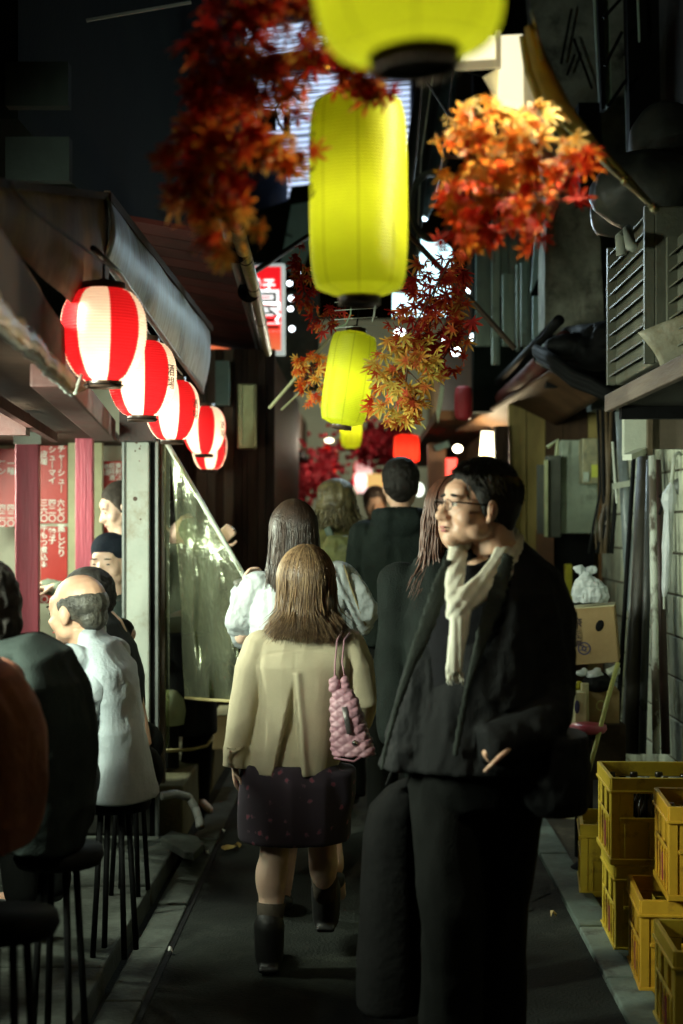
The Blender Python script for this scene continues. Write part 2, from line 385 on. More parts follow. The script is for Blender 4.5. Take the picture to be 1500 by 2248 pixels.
# clutter on the platform behind the sheet
t = thing('plastic_tub', P(375, 1600, 7.2), 'rounded pale green tub standing on the platform just right of the white post', 'tub')
c = P(372, 1560, 7.3); MB().lathe([(0, -.07), (.075, -.07), (.085, .0), (.075, .06), (.04, .1), (0, .11)], 24, Matrix.Translation(c)).build('tub', M('pale_green_plastic', (.45, .5, .3), (.35, .4, .24), .5), t, True)
MB().tube([c + Vector((0, 0, -.29)), c + Vector((0, 0, -.07))], .05, 12).build('stand', black, t)
t = thing('wooden_pole', P(440, 1640, 7.5), 'short bamboo rod lying across the platform step left of the tan coat', 'rod')
MB().tube([P(362, 1648, 7.2), P(420, 1645, 7.3), P(455, 1637, 7.4), P(468, 1617, 7.45)], .009, 8).build('rod', M('bamboo', (.42, .36, .16), (.28, .22, .09), .5, 10), t, True)
t = thing('crate_box', P(500, 1600, 8.0), 'brown carton low on the platform behind the hanging vinyl sheet', 'carton')
MB().bx(P(465, 0, 8).x, P(540, 0, 8).x, 8, 8.4, .28, .47).build('carton', card, t, bevel=.004)
MB().bx(P(465, 0, 8).x + .004, P(540, 0, 8).x - .004, 7.995, 8.4, .472, .478).build('lid', cardtop, t)
# ribbed hose
pts = [P(352, 1748, 6.5), P(385, 1742, 6.55), P(415, 1750, 6.6), P(430, 1775, 6.6), P(438, 1800, 6.55), P(440, 1815, 6.5)]
mb = MB(); cur = []
for i in range(len(pts) - 1):
    for q in range(12): cur.append(pts[i].lerp(pts[i + 1], q / 12))
mb.tube(cur, [.018 + (.003 if i % 2 else 0) for i in range(len(cur))], 10)
o = mb.build('hose', M('grey_hose', (.22, .22, .2), (.14, .14, .13), .5), None, True); tag(o, 'ribbed grey hose bending down from the platform to the drain', 'hose')

# ---------------------------------------------------------------- tube lamps inside the stall
tubeE = E('lamp_tube_glow', (1, 1, .93), 9)
def tube_lamp(x, y, z, L, power, label, aim=None, spread=170):
    t = thing('tube_lamp', (x, y, z), label, 'lamp', 'tube lamps under the stall ceiling')
    MB().bx(x - .05, x + .05, y - L / 2, y + L / 2, z - .01, z + .035).build('housing', white, t, bevel=.004)
    MB().tube([(x, y - L / 2 + .03, z - .035), (x, y + L / 2 - .03, z - .035)], .016, 12).build('tube', tubeE, t, True)
    l_ = arealight('tube_light', (x, y, z - .06), aim or (x + .9, y, z - .8), .12, L, power, (.88, 1, .78)); l_.data.spread = math.radians(spread)
tube_lamp(-1.42, 3.5, 1.93, 1.1, 46, 'white tube lamp under the stall ceiling nearest the lane mouth', (0.1, 4.7, 1.3), 125)
tube_lamp(-1.62, 5.25, 1.93, 1.1, 34, 'white tube lamp above the counter in the middle of the stall', (.1, 6.3, 1.0), 150)
tube_lamp(-2.2, 7.1, 1.93, 1.0, 42, 'white tube lamp before the menu boards at the stall back')

# ---------------------------------------------------------------- menu boards
def menu(x0, x1, y0, y1, Y, cols, label, size=None):
    a = P(x0, y1, Y); b = P(x1, y0, Y)
    t = thing('menu_sign', ((a.x + b.x) / 2, Y, a.z), label, 'menu sign')
    MB().bx(a.x, b.x, Y, Y + .02, a.z, b.z).build('board', redsign, t, bevel=.002)
    for px, py, body, sz in cols:
        c = P(px, py, Y - .004); s = sz / F * Y
        text('\n'.join(body), s, lettering, t, c, off=s * .012, spacing=1.0, ext=.001)
    return t
menu(89, 148, 978, 1149, 7.95, [(135, 1030, 'チャ｜シュ｜', 17.5), (115, 1022, 'シュ｜マイ', 17), (97, 1007, '皮蛋', 17),
     (134, 1122, '六七〇', 17), (115, 1122, '四二〇', 17), (97, 1122, '三六〇', 17)], 'upper red menu board with white writing between the pink pillars')
menu(89, 148, 1156, 1325, 7.95, [(135, 1188, '蒸しどり', 18), (115, 1178, '餃子', 18), (97, 1200, '牛もつ煮込み', 16), (98, 1300, '三六〇', 17), (118, 1300, '四二〇', 17)],
     'lower red menu board with white writing between the pink pillars')
menu(-25, 34, 985, 1157, 7.95, [(24, 1027, '一麺', 17), (5, 1027, 'ワン', 17), (24, 1133, '四二〇', 17), (5, 1133, '四二〇', 17)], 'faded red menu board at the left edge, left of the pink pillar')
menu(226, 275, 1012, 1190, 8.1, [(234, 1032, '老酒', 13), (246, 1036, '紹興酒', 13), (260, 1036, '焼酎割', 13), (236, 1110, '三五〇', 14), (250, 1112, '四五〇', 14)], 'red menu board behind the cook with the shaven head')

# ---------------------------------------------------------------- rolled tarp, fascia sheet, upper building
tarpM = M('amber_tarp', (.40, .26, .09), (.22, .12, .04), .35, 12, .8, 14, transl=.3)
path = [P(-30, 655, 2.45), P(0, 690, 2.62), P(40, 730, 2.85), P(80, 768, 3.15), P(110, 800, 3.4), P(135, 825, 3.65), P(160, 846, 3.9)]
rr = np.random.RandomState(3); cur = []; rad = []
for i in range(len(path) - 1):
    for q in range(6):
        cur.append(path[i].lerp(path[i + 1], q / 6) + Vector((rr.normal(0, .002), 0, rr.normal(0, .003)))); rad.append((.028 + rr.normal(0, .003), .014 + rr.normal(0, .002)))
ras = thing('rolled_awning_sheet', P(80, 768, 3.15), 'rolled amber plastic sheet tied along the stall eave at far left', 'awning sheet')
MB().tube(cur, rad, 12).build('roll', tarpM, ras, True)
MB().tube([p + Vector((.004, -.002, -.03)) for p in cur], [(.006, .006)] * len(cur), 6).build('cord', M('pale_cord', (.5, .55, .5)), ras, True)
o = MB().tube([P(183, 815, 4.0), P(172, 845, 4.0), P(164, 864, 3.98)], .006, 8).build('hanging_tube', M('clear_tube', (.5, .52, .45)), None, True); tag(o, 'short pale tube hanging at the end of the rolled amber sheet', 'tube')
o = MB().slab([P(168, 862, 4.1), P(178, 838, 4.1), P(215, 838, 4.3), P(206, 850, 4.3)], .004).build('flap', tarpM, ras)

def bilin(A, B, C, D, bul=0, nx=30, ny=12, wob=0, n=Vector((1, -.2, 0))):
    def fn(u, v):
        p = A.lerp(B, u).lerp(D.lerp(C, u), v); w = bul * math.sin(math.pi * v) + wob * math.sin(u * 23 + math.sin(v * 3)) ; return p + n * w
    return MB().grid(fn, nx, ny)
sh = thing('fascia_sheet', P(340, 700, 5.5), 'streaked grey-blue metal sheeting above the row of red and white lanterns', 'metal sheet')
solid(bilin(P(222, 575, 4.25), P(447, 862, 7.8), P(460, 715, 7.8), P(232, 430, 4.25), .022, 40, 12, .003).build('sheet', galv, sh, True), .004)
browngalv = M('stained_lantern_lit_sheet', (.26, .17, .115), (.13, .08, .055), .7, 3, .3, 9, stretch=(3, 3, 1), third=(.09, .05, .03), tscale=2)  # stained sheeting, warm lantern light put into its brown colour
solid(bilin(P(-60, 470, 3.0), P(218, 720, 4.35), P(240, 430, 4.35), P(-60, 395, 3.0), .02, 20, 8, .003).build('sheet', browngalv, sh, True), .004)
MB().beam(P(-60, 395, 2.98), P(236, 432, 4.34), .03, .02).build('edge_trim', dirtwood, sh)
MB().beam(P(236, 430, 4.3), P(464, 722, 7.8), .02, .03).build('edge_trim', darkwood, sh)
for a, b in ((P(40, 420, 2.85), P(130, 500, 3.3)), (P(130, 500, 3.3), P(225, 585, 3.95))):
    pass
o = MB().tube([P(20, 400, 2.8), P(60, 450, 2.95), P(120, 500, 3.2), P(185, 545, 3.5), P(232, 580, 3.9)], .004, 6).build('sagging_cable', black, None, True); tag(o, 'thin dark cable sagging across the warm-lit sheeting at upper left', 'cable')
o = MB().tube([P(205, 545, 3.9), P(262, 600, 4.3), P(330, 700, 5.2), P(395, 790, 6.4), P(446, 862, 7.9)], .009, 8).build('lantern_rail', M('dark_steel_rail', (.03, .03, .03), (.015, .015, .015), .4, metal=.5), None, True)
tag(o, 'dark rail from which the red and white lanterns hang', 'rail')
o = MB().tube([P(262, 640, 4.28), P(275, 648, 4.3), P(330, 735, 5.2), P(400, 822, 6.5)], .003, 6).build('lamp_cable', M('pale_cord', (.5, .55, .5))); tag(o, 'thin pale lamp cable under the lantern rail', 'cable')

ub = thing('upper_building', (-2, 9, 2.8), 'dark timber upper storey with red-brown eave boards over the left side', 'building')
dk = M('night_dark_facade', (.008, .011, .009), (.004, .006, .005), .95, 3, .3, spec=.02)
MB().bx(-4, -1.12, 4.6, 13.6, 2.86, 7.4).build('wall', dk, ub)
gp = M('dull_green_panel', (.012, .017, .015), (.006, .009, .008), .9)
for x0, x1, y0, y1 in ((12, 150, 135, 232), (12, 152, 300, 396)):
    pxbox(MB(), x0, x1, y0, y1, 4.52, .05).build('shutter', gp, ub)
MB().beam(P(190, 45, 4.4), P(420, 5, 4.4), .008, .008).build('metal_bar', greymetal, ub)
def lerp(a, b, t): return a + (b - a) * t
y = 5.9
while y < 12.4:
    L = .25; u = (y - 5.2) / 6.7; xi = lerp(-.86, -1.08, u) - .15; xo = lerp(-.56, -.80, u)
    MB().add([(xi, y, 2.82), (xo, y, 2.74), (xo, y + L - .012, 2.74), (xi, y + L - .012, 2.82), (xi, y, 2.84), (xo, y, 2.762), (xo, y + L - .012, 2.762), (xi, y + L - .012, 2.84)],
             [(0, 1, 2, 3), (7, 6, 5, 4), (0, 4, 5, 1), (1, 5, 6, 2), (2, 6, 7, 3), (3, 7, 4, 0)]).build('eave_board', M('red_brown_eave', (.045, .008, .006), (.018, .004, .003), .8, 5, .3, rnd=.4), ub); y += L
MB().beam((-.90 - .16, 5.9, 2.79), (-1.23, 12.4, 2.79), .05, .08).build('eave_beam', darkwood, ub)
MB().beam((-.58, 5.9, 2.78), (-.79, 12.4, 2.78), .03, .10).build('eave_board_edge', darkwood, ub)
gt = thing('bamboo_gutter', (-.6, 8, 2.7), 'bamboo pole and dark gutter pipe bound along the edge of the left eave', 'gutter')
MB().tube([P(478, 400, 5.0), P(540, 640, 7.3), P(596, 850, 12.4)], [.035, .034, .032], 12).build('pipe', M('dark_gutter', (.06, .045, .035), (.03, .025, .02), .4), gt, True)
bam = M('green_bamboo', (.30, .30, .17), (.15, .13, .07), .35, 6, .2, stretch=(4, 4, 1))
pts = [P(512, 470, 5.2), P(560, 640, 6.9), P(604, 850, 12.2)]
MB().tube(pts, [.03, .03, .03], 12).build('bamboo', bam, gt, True)
for q in (.05, .25, .45, .6, .75, .9):
    p = pts[0].lerp(pts[1], q * 2) if q < .5 else pts[1].lerp(pts[2], q * 2 - 1); d = (pts[2] - pts[0]).normalized() * .006
    MB().tube([p - d, p + d], .033, 12).build('node', darkwood, gt, True)
for q in (.2, .5, .8):
    p = pts[0].lerp(pts[1], q * 2) if q <= .5 else pts[1].lerp(pts[2], q * 2 - 1); d = (pts[2] - pts[0]).normalized() * .004; p = p + Vector((-.03, 0, 0))
    MB().tube([p - d, p + d], (.055, .034), 14, ref=(1, 0, 0)).build('wire_tie', black, gt, True)

# wooden shop front beyond the vinyl sheet
sf = thing('wooden_shopfront', P(510, 1700, 9.6), 'dark plank shop front beyond the vinyl sheet on the left', 'shop front')
x = P(420, 0, 9.5).x; xe = P(604, 0, 9.5).x
while x < xe:
    w = random.choice((.035, .055, .07)); dd = random.uniform(0, .05)
    MB().bx(x, min(x + w, xe) - .003, 9.5 + dd, 9.62, .1, 2.72).build('plank', darkwood if random.random() < .7 else M('mid_brown_wood', (.09, .06, .03), (.05, .03, .018), .6, stretch=(8, 8, .6)), sf); x += w
MB().bx(-3.2, P(420, 0, 9.5).x - .004, 9.5, 9.62, .1, 2.72).build('wall', darkwood, sf)
MB().bx(-2.5, -.62, 9.65, 13.5, 0, 2.7).build('side_wall', darkwood, sf)
t = thing('vent_box', P(540, 985, 9.2), 'greenish metal vent duct on the dark plank shop front', 'vent')
a = P(521, 985, 9.2); b = P(561, 842, 9.2); MB().bx(a.x, b.x, 9.2, 9.3, a.z, b.z).build('duct', M('green_brass', (.24, .24, .12), (.12, .13, .06), .35, metal=.6), t, bevel=.01)
MB().bx(a.x + .02, a.x + .035, 9.185, 9.199, a.z + .02, b.z - .02).build('rib', M('pale_green_edge', (.5, .55, .3)), t)
o = pxbox(MB(), 473, 503, 792, 890, 9.3, .05).build('notice_board', tealpanel); tag(o, 'narrow pale teal board high beside the vent duct', 'board')

# ---------------------------------------------------------------- vinyl sheet and pole
pl = MB().tube([P(366, 972, 6.5), P(450, 1115, 6.3), P(538, 1268, 6.1)], .0115, 12).build('prop_pole', M('pale_plastic_pole', (.55, .6, .52), (.45, .5, .42), .4), None, True)
tag(pl, 'pale slanting pole holding out the clear vinyl sheet beside the white post', 'pole')
vm = bpy.data.materials.new('clear_vinyl'); vm.use_nodes = True; nt = vm.node_tree; nd = nt.nodes; b = nd['Principled BSDF']
nd.remove(b); b = nd.new('ShaderNodeBsdfGlossy'); b.inputs[0].default_value = (.7, .74, .62, 1); b.inputs['Roughness'].default_value = .24
tr = nd.new('ShaderNodeBsdfTransparent'); tr.inputs[0].default_value = (.82, .84, .66, 1); ms = nd.new('ShaderNodeMixShader')
nz = nd.new('ShaderNodeTexNoise'); nz.inputs['Scale'].default_value = 5; nz.inputs['Detail'].default_value = 6; bp = nd.new('ShaderNodeBump'); bp.inputs['Strength'].default_value = .8; bp.inputs['Distance'].default_value = .05
tc = nd.new('ShaderNodeTexCoord'); nt.links.new(tc.outputs['Object'], nz.inputs[0]); nt.links.new(nz.outputs[0], bp.inputs['Height']); nt.links.new(bp.outputs[0], b.inputs['Normal'])
mr = nd.new('ShaderNodeMapRange'); mr.inputs[1].default_value = .4; mr.inputs[2].default_value = .7; mr.inputs[3].default_value = .10; mr.inputs[4].default_value = .38
nt.links.new(nz.outputs[0], mr.inputs[0]); df = nd.new('ShaderNodeBsdfDiffuse'); df.inputs[0].default_value = (.45, .47, .36, 1); m0 = nd.new('ShaderNodeMixShader'); m0.inputs[0].default_value = .09; nt.links.new(tr.outputs[0], m0.inputs[1]); nt.links.new(df.outputs[0], m0.inputs[2]); nt.links.new(mr.outputs[0], ms.inputs[0]); nt.links.new(m0.outputs[0], ms.inputs[1]); nt.links.new(b.outputs[0], ms.inputs[2]); nt.links.new(ms.outputs[0], nd['Material Output'].inputs[0])
def sheet(A, B, C, D, amp, name, label, fr=9):
    def fn(u, v):
        p = A.lerp(B, u).lerp(D.lerp(C, u), v)
        return p + Vector((.25, -1, 0)) * amp * (math.sin(u * fr + 1.5 * math.sin(v * 4)) + .5 * math.sin(u * fr * 2.3 + v * 5) + .4 * math.sin(v * 14 + u * 5) + .5 * abs(math.sin(u * 6 - v * 7)))
    o = MB().grid(fn, 40, 60).build(name, vm, None, True, recalc=False); tag(o, label, 'plastic sheet'); return solid(o, .0015)
sheet(P(372, 985, 6.5), P(532, 1262, 6.12), P(520, 1538, 6.3), P(408, 1535, 6.7), .032, 'vinyl_sheet', 'clear vinyl sheet hanging in folds from the slanting pole')
sheet(P(345, 975, 6.72), P(372, 975, 6.6), P(372, 1640, 6.7), P(345, 1640, 6.75), .012, 'vinyl_sheet', 'gathered strip of clear vinyl hanging straight down beside the white post', 14)
o = MB().tube([P(408, 1532, 6.68), P(450, 1536, 6.5), P(520, 1540, 6.28)], .008, 8).build('weight_rod', M('bamboo', (.42, .36, .16)), None, True); tag(o, 'thin yellow rod weighting the foot of the clear vinyl sheet', 'rod')

# ================================================================ red and white lanterns
def lantern_mat(name, cA, cB, nstripe, transl=.62, phase=0, ridge=110, base_es=0.0):
    m = bpy.data.materials.new(name); m.use_nodes = True; nt = m.node_tree; N = nt.nodes; L = nt.links
    b = N['Principled BSDF']; b.inputs['Roughness'].default_value = .45
    tc = N.new('ShaderNodeTexCoord'); sp = N.new('ShaderNodeSeparateXYZ'); L.new(tc.outputs['Object'], sp.inputs[0])
    if cB:
        at = N.new('ShaderNodeMath'); at.operation = 'ARCTAN2'; L.new(sp.outputs[1], at.inputs[0]); L.new(sp.outputs[0], at.inputs[1])
        mu = N.new('ShaderNodeMath'); mu.operation = 'MULTIPLY_ADD'; L.new(at.outputs[0], mu.inputs[0]); mu.inputs[1].default_value = nstripe; mu.inputs[2].default_value = phase
        si = N.new('ShaderNodeMath'); si.operation = 'SINE'; L.new(mu.outputs[0], si.inputs[0])
        rp = N.new('ShaderNodeValToRGB'); rp.color_ramp.elements[0].position = .47; rp.color_ramp.elements[1].position = .53
        rp.color_ramp.elements[0].color = (*cA, 1); rp.color_ramp.elements[1].color = (*cB, 1)
        ma = N.new('ShaderNodeMath'); ma.operation = 'MULTIPLY_ADD'; L.new(si.outputs[0], ma.inputs[0]); ma.inputs[1].default_value = .5; ma.inputs[2].default_value = .5
        L.new(ma.outputs[0], rp.inputs[0]); out = rp.outputs[0]
    else:
        nz = N.new('ShaderNodeTexNoise'); nz.inputs['Scale'].default_value = 9; nz.inputs['Detail'].default_value = 5; L.new(tc.outputs['Object'], nz.inputs[0])
        rp = N.new('ShaderNodeValToRGB'); rp.color_ramp.elements[0].color = (*[c * .92 for c in cA], 1); rp.color_ramp.elements[1].color = (*cA, 1)
        rp.color_ramp.elements[0].position = .35; rp.color_ramp.elements[1].position = .6; L.new(nz.outputs[0], rp.inputs[0]); out = rp.outputs[0]
    if not cB:
        at = N.new('ShaderNodeMath'); at.operation = 'ARCTAN2'; L.new(sp.outputs[1], at.inputs[0]); L.new(sp.outputs[0], at.inputs[1])
        mu = N.new('ShaderNodeMath'); mu.operation = 'MULTIPLY'; L.new(at.outputs[0], mu.inputs[0]); mu.inputs[1].default_value = 4
        si = N.new('ShaderNodeMath'); si.operation = 'SINE'; L.new(mu.outputs[0], si.inputs[0]); ab = N.new('ShaderNodeMath'); ab.operation = 'ABSOLUTE'; L.new(si.outputs[0], ab.inputs[0])
        r2 = N.new('ShaderNodeValToRGB'); r2.color_ramp.elements[0].color = (.72, .72, .72, 1); r2.color_ramp.elements[1].color = (1, 1, 1, 1); r2.color_ramp.elements[0].position = .05; r2.color_ramp.elements[1].position = .14
        L.new(ab.outputs[0], r2.inputs[0]); mm = N.new('ShaderNodeMixRGB'); mm.blend_type = 'MULTIPLY'; mm.inputs[0].default_value = 1; L.new(out, mm.inputs[1]); L.new(r2.outputs[0], mm.inputs[2]); out = mm.outputs[0]
    L.new(out, b.inputs['Base Color'])
    t = N.new('ShaderNodeBsdfTranslucent'); L.new(out, t.inputs[0]); ms = N.new('ShaderNodeMixShader'); ms.inputs[0].default_value = transl
    L.new(b.outputs[0], ms.inputs[1]); L.new(t.outputs[0], ms.inputs[2]); L.new(ms.outputs[0], N['Material Output'].inputs[0])
    return m
ringM = M('lantern_ring', (.09, .05, .035), (.05, .03, .02), .35, spec=.7)
bulbE = E('bulb_glow', (1, .86, .6), 12)
def ribbed(prof, ribs, depth):
    """resample an outline and press the bamboo ribs into it"""
    out = []; z0, z1 = prof[0][1], prof[-1][1]; n = ribs * 4
    for i in range(n + 1):
        z = lerp(z0, z1, i / n)
        for k in range(len(prof) - 1):
            if (prof[k][1] - z) * (prof[k + 1][1] - z) <= 0:
                t = (z - prof[k][1]) / ((prof[k + 1][1] - prof[k][1]) or 1); r = lerp(prof[k][0], prof[k + 1][0], t); break
        out.append((r + depth * math.cos(2 * math.pi * i / 4) , z))
    return out
def eggprof(R, r0, h, n=28):
    pr = []
    for i in range(n + 1):
        u = -1 + 2 * i / n; c = .14; t = (u - c) / (1 - c) if u > c else (c - u) / (1 + c); q = 2.3 if u > c else 1.9
        rb = r0 if u > c else r0 * .82; pr.append((rb + (R - rb) * max(0, 1 - t ** q) ** .62, u * h / 2))
    return pr
def superprof(R, r0, h, pw, n=24):
    pr = []
    for i in range(n + 1):
        u = -1 + 2 * i / n; w = (1 - abs(u) ** pw) ** (1 / pw) if abs(u) < 1 else 0
        pr.append((r0 + (R - r0) * w, u * h / 2))
    return pr
def lantern(c, R, hh, r0, pw, mat, ribs, power, lcol, label, group, tilt=(0, 0, 0), lamp=True, top=True, text_=None, nseg=48):
    t = thing('paper_lantern', c, label, 'lantern', group); t.rotation_euler = tilt; r00 = r0
    def loc(mb, name, m, smooth=True): me = mb.mesh(name); return link(name, me, m, t, (0, 0, 0), smooth)
    loc(MB().lathe(ribbed(eggprof(R, r0, hh) if pw == 0 else superprof(R, r0, hh, pw), ribs, R * .012), nseg), 'paper_shade', mat)
    for z, s in ((-hh / 2, -1), (hh / 2, 1)):
        a, b = z - .004 * s, z + .018 * s; r0 = r00 * (.82 if pw == 0 and s < 0 else 1)
        loc(MB().lathe([(r0 * 1.03, a), (r0 * 1.03, b), (r0 * .94, b), (r0 * .94, a), (r0 * 1.03, a)], 32), 'ring', ringM)
    loc(MB().lathe([(0, -hh / 2 - .012), (r0 * .93, -hh / 2 - .012), (r0 * .93, -hh / 2 - .009), (0, -hh / 2 - .009)], 24), 'dark_bottom_disc', black)  # black disc added, stands in for the dark interior at the open bottom
    loc(MB().tube([(0, 0, hh / 2 + .02), (0, 0, hh / 2 + .10)], .004, 6), 'hook', black)
    loc(MB().tube([(-r0 * .9, 0, hh / 2 + .015), (0, 0, hh / 2 + .03), (r0 * .9, 0, hh / 2 + .015)], .003, 6), 'hanger', black)
    if lamp:
        loc(MB().ell((0, 0, .0), (.022, .022, .03)), 'bulb', bulbE)
        l_ = pointlight('lantern_light', (0, 0, 0), power, lcol, .035); l_.parent = t; l_.location = (0, 0, -.045)
    if text_:
        for body, ang, z, sz in text_:
            pwq = pw; pw = pw or 2.4
            rr = R * (1 - abs(2 * z / hh) ** pw) ** (1 / pw) if abs(2 * z / hh) < 1 else r0
            c_ = bpy.data.curves.new('t', 'FONT'); c_.body = body; c_.size = sz; c_.align_x = 'CENTER'; c_.align_y = 'CENTER'; c_.extrude = .0005
            q = bpy.data.objects.new('t', c_); COL.objects.link(q); dg = bpy.context.evaluated_depsgraph_get(); dg.update()
            me = bpy.data.meshes.new_from_object(q.evaluated_get(dg)); bpy.data.objects.remove(q)
            for v in me.vertices:
                a = ang + v.co.x / rr; zz = z + v.co.y; r_ = r0 + (R - r0) * (max(0, 1 - abs(2 * zz / hh) ** pw)) ** (1 / pw) + .002 + v.co.z
                v.co = (r_ * math.cos(a), r_ * math.sin(a), zz)
            me.materials.clear(); link('lettering', me, inkblack, t)
    return t
G1 = 'red and white striped lanterns hanging in a row from the stall eave'
rw = lantern_mat('red_white_paper', (.55, .012, .018), (.95, .90, .78), 4, .6, math.pi / 2)
LR = [((228, 737), 4.05, -.06), ((312, 832), 5.0, -.16), ((378, 901), 6.3, .0), ((448, 945), 7.9, -.55), ((460, 985), 9.0, .2)]
LL = ['largest and nearest red and white striped lantern at left', 'striped red and white lantern second from the near end, partly behind the largest',
      'middle lantern of the red and white row, above the top of the white post', 'red and white striped lantern fourth along the row with writing on its side', 'smallest and farthest red and white striped lantern hanging lowest in the row']
for ((px, py), Y, turn), lab in zip(LR, LL):
    R = .121 if Y < 8.5 else .112
    lantern(P(px, py, Y), R, .262, .060, 0, rw, 30, .95, (1, .84, .58), lab, G1, (0, 0, turn), text_=[('酒\n場', -math.pi / 2 + 1.12 - turn, .0, .045)] if Y > 4.5 else None)

G2 = 'yellow paper lanterns hanging over the middle of the lane'
yel = lantern_mat('yellow_paper', (.63, .68, .03), None, 0, .5)
yel2 = yel
yl = lantern(P(787, 428, 3.15), .108, .45, .045, 4.6, yel, 60, .40, (1, 1, .6), 'largest fully visible yellow lantern, long and upright in the middle of the lane', G2, (0, math.radians(-.5), 0),
        text_=[('ビ', -math.pi / 2 - 1.2, .10, .05), ('ー\nル', -math.pi / 2 - 1.2, .02, .045)])
lantern(P(890, -110, 1.66), .112, .245, .052, 3.2, yel, 60, .26, (1, 1, .6), 'blurred nearest yellow lantern, cut by the top edge of the picture', G2, (0, math.radians(-5), 0), nseg=64)
lantern(P(766, 831, 6.4), .108, .425, .045, 4.2, yel, 56, .52, (1, 1, .6), 'smaller yellow lantern leaning slightly among maple leaves, below the large upright one', G2, (math.radians(0), math.radians(8.5), 0))
lantern(P(771, 925, 13), .10, .50, .04, 3.2, yel, 30, 1.0, (1, .9, .5), 'far small yellow lantern just under the leaning one', G2)
MB().tube([P(780, 195, 3.15), P(752, 178, 3.15), P(748, -60, 3.15)], .007, 6).build('cord', black, yl)
redp = lantern_mat('red_paper', (.85, .04, .02), None, 0, .6)
lantern(P(893, 985, 12.5), .112, .25, .05, 4, redp, 24, 2.2, (1, .6, .4), 'glowing red lantern above the head of the man in the dark hood', None)
lantern(P(797, 1047, 18), .12, .42, .05, 4, lantern_mat('red_white_paper_far', (.75, .03, .05), (.85, .8, .85), 1, .5, 2.6), 20, 2, (1, .8, .7), 'distant narrow lantern half white half red in the middle of the lane', None)
lantern(P(722, 1010, 19), .11, .36, .05, 4, redp, 16, .8, (1, .6, .5), 'distant dark red lantern left of the half white one', None)
t = thing('wire_basket', P(770, 680, 5.9), 'wire hanger frame between the large and the leaning yellow lanterns', 'wire frame')
for py in (662, 680, 700, 718):
    MB().tube([P(735, py + 2, 5.9), P(775, py - 1, 5.85), P(828, py - 4, 5.9)], .0018, 6).build('wire', M('pale_wire', (.5, .55, .48), metal=.6), t)
MB().tube([P(826, 650, 5.9), P(822, 690, 5.9), P(818, 706, 5.9)], .005, 6).build('cord', M('pale_wire', (.5, .55, .48)), t)
MB().tube([P(735, 722, 5.9), P(760, 712, 5.9), P(770, 690, 5.9), P(772, 660, 5.9)], .003, 6).build('cord', M('green_wire', (.3, .45, .25)), t)

# ================================================================ signs and background in the middle
t = thing('red_shop_sign', P(560, 777, 10.0), 'backlit red shop sign with white frame behind the bamboo gutter', 'sign')
a = P(455, 777, 10.0); b = P(625, 578, 10.0)
MB().bx(a.x, b.x, 10.0, 10.12, a.z, b.z).build('frame', M('sign_frame_white', (.7, .75, .7), emis=(.8, .95, .9), es=.30), t, bevel=.004)
fw = .026
def signpanel(name, x0, x1, z0, z1, y, c0, c1, es):
    m = bpy.data.materials.new(name + '_print'); m.use_nodes = True; nt = m.node_tree; N = nt.nodes; L = nt.links; bb = N['Principled BSDF']
    tc = N.new('ShaderNodeTexCoord'); sp = N.new('ShaderNodeSeparateXYZ'); rp = N.new('ShaderNodeValToRGB'); L.new(tc.outputs['Generated'], sp.inputs[0]); L.new(sp.outputs[2], rp.inputs[0])
    rp.color_ramp.elements[0].color = (*c0, 1); rp.color_ramp.elements[1].color = (*c1, 1); rp.color_ramp.elements[0].position = .02; rp.color_ramp.elements[1].position = .35
    L.new(rp.outputs[0], bb.inputs['Base Color']); L.new(rp.outputs[0], bb.inputs['Emission Color']); bb.inputs['Emission Strength'].default_value = es
    return MB().bx(x0, x1, y, y + .01, z0, z1).build(name, m, t)
signpanel('face', a.x + fw, b.x - fw, a.z + fw, b.z - fw, 9.992, (.75, .16, .06), (.75, .01, .015), .75)
text('餃子', .088, E('sign_white_glow', (1, 1, .97), .85), t, P(577, 627, 9.985), off=.004)
text('屋', .30, E('sign_white_glow', (1, 1, .97), .85), t, P(571, 688, 9.985), off=.020)
text('屋', .30, inkblack, t, P(571, 688, 9.978), off=-.002, ext=.001)
o = MB().tube([P(545, 606, 7.6), P(615, 560, 7.8), P(690, 510, 8.0)], .016, 8).build('steel_bar', M('brown_steel', (.07, .045, .03), (.04, .025, .018), .5)); tag(o, 'brown bar crossing the upper corner of the red shop sign', 'bar')
t = thing('teal_board', P(645, 560, 12), 'slanting teal board above the red shop sign', 'board')
MB().slab([P(628, 590, 12), P(612, 600, 12), P(640, 450, 12), P(690, 440, 12), P(690, 520, 12), P(655, 615, 12)], .04).build('board', tealpanel, t)
MB().beam(P(622, 512, 11.95), P(642, 520, 11.95), .012, .012).build('bolt_mark', black, t)
# shutter / blinds behind, window light given as glow of the slats themselves
t = thing('lit_blind', P(660, 480, 13.5), 'bluish lit window blind with thin slats high behind the yellow lantern', 'blind')
blu = M('blind_slat', (.55, .62, .75), (.45, .52, .66), .5, emis=(.55, .68, .9), es=.75)
def slats(x0, x1, ya, yb, slope, n, Y, left=None):
    for i in range(n):
        yy = lerp(ya, yb, (i + .5) / n); h = (yb - ya) / n * .62
        l = left(yy) if left else x0
        p = [P(l, yy + h / 2 + slope * (x0 - l) * -1 * 0 , Y), P(x1, yy + h / 2 - slope * (x1 - l), Y), P(x1, yy - h / 2 - slope * (x1 - l), Y + .03), P(l, yy - h / 2, Y + .03)]
        MB().slab(p, .006).build('slat', blu, t)
slats(540, 900, 60, 132, .10, 5, 13.5)
slats(540, 900, 172, 490, .085, 24, 13.5, lambda y: 560 if y < 300 else (600 if y < 350 else 632))
MB().slab([P(530, 520, 13.6), P(905, 500, 13.6), P(905, -40, 13.6), P(530, 0, 13.6)], .05).build('backing', M('blind_back', (.05, .06, .09), (.03, .04, .06), .5), t)
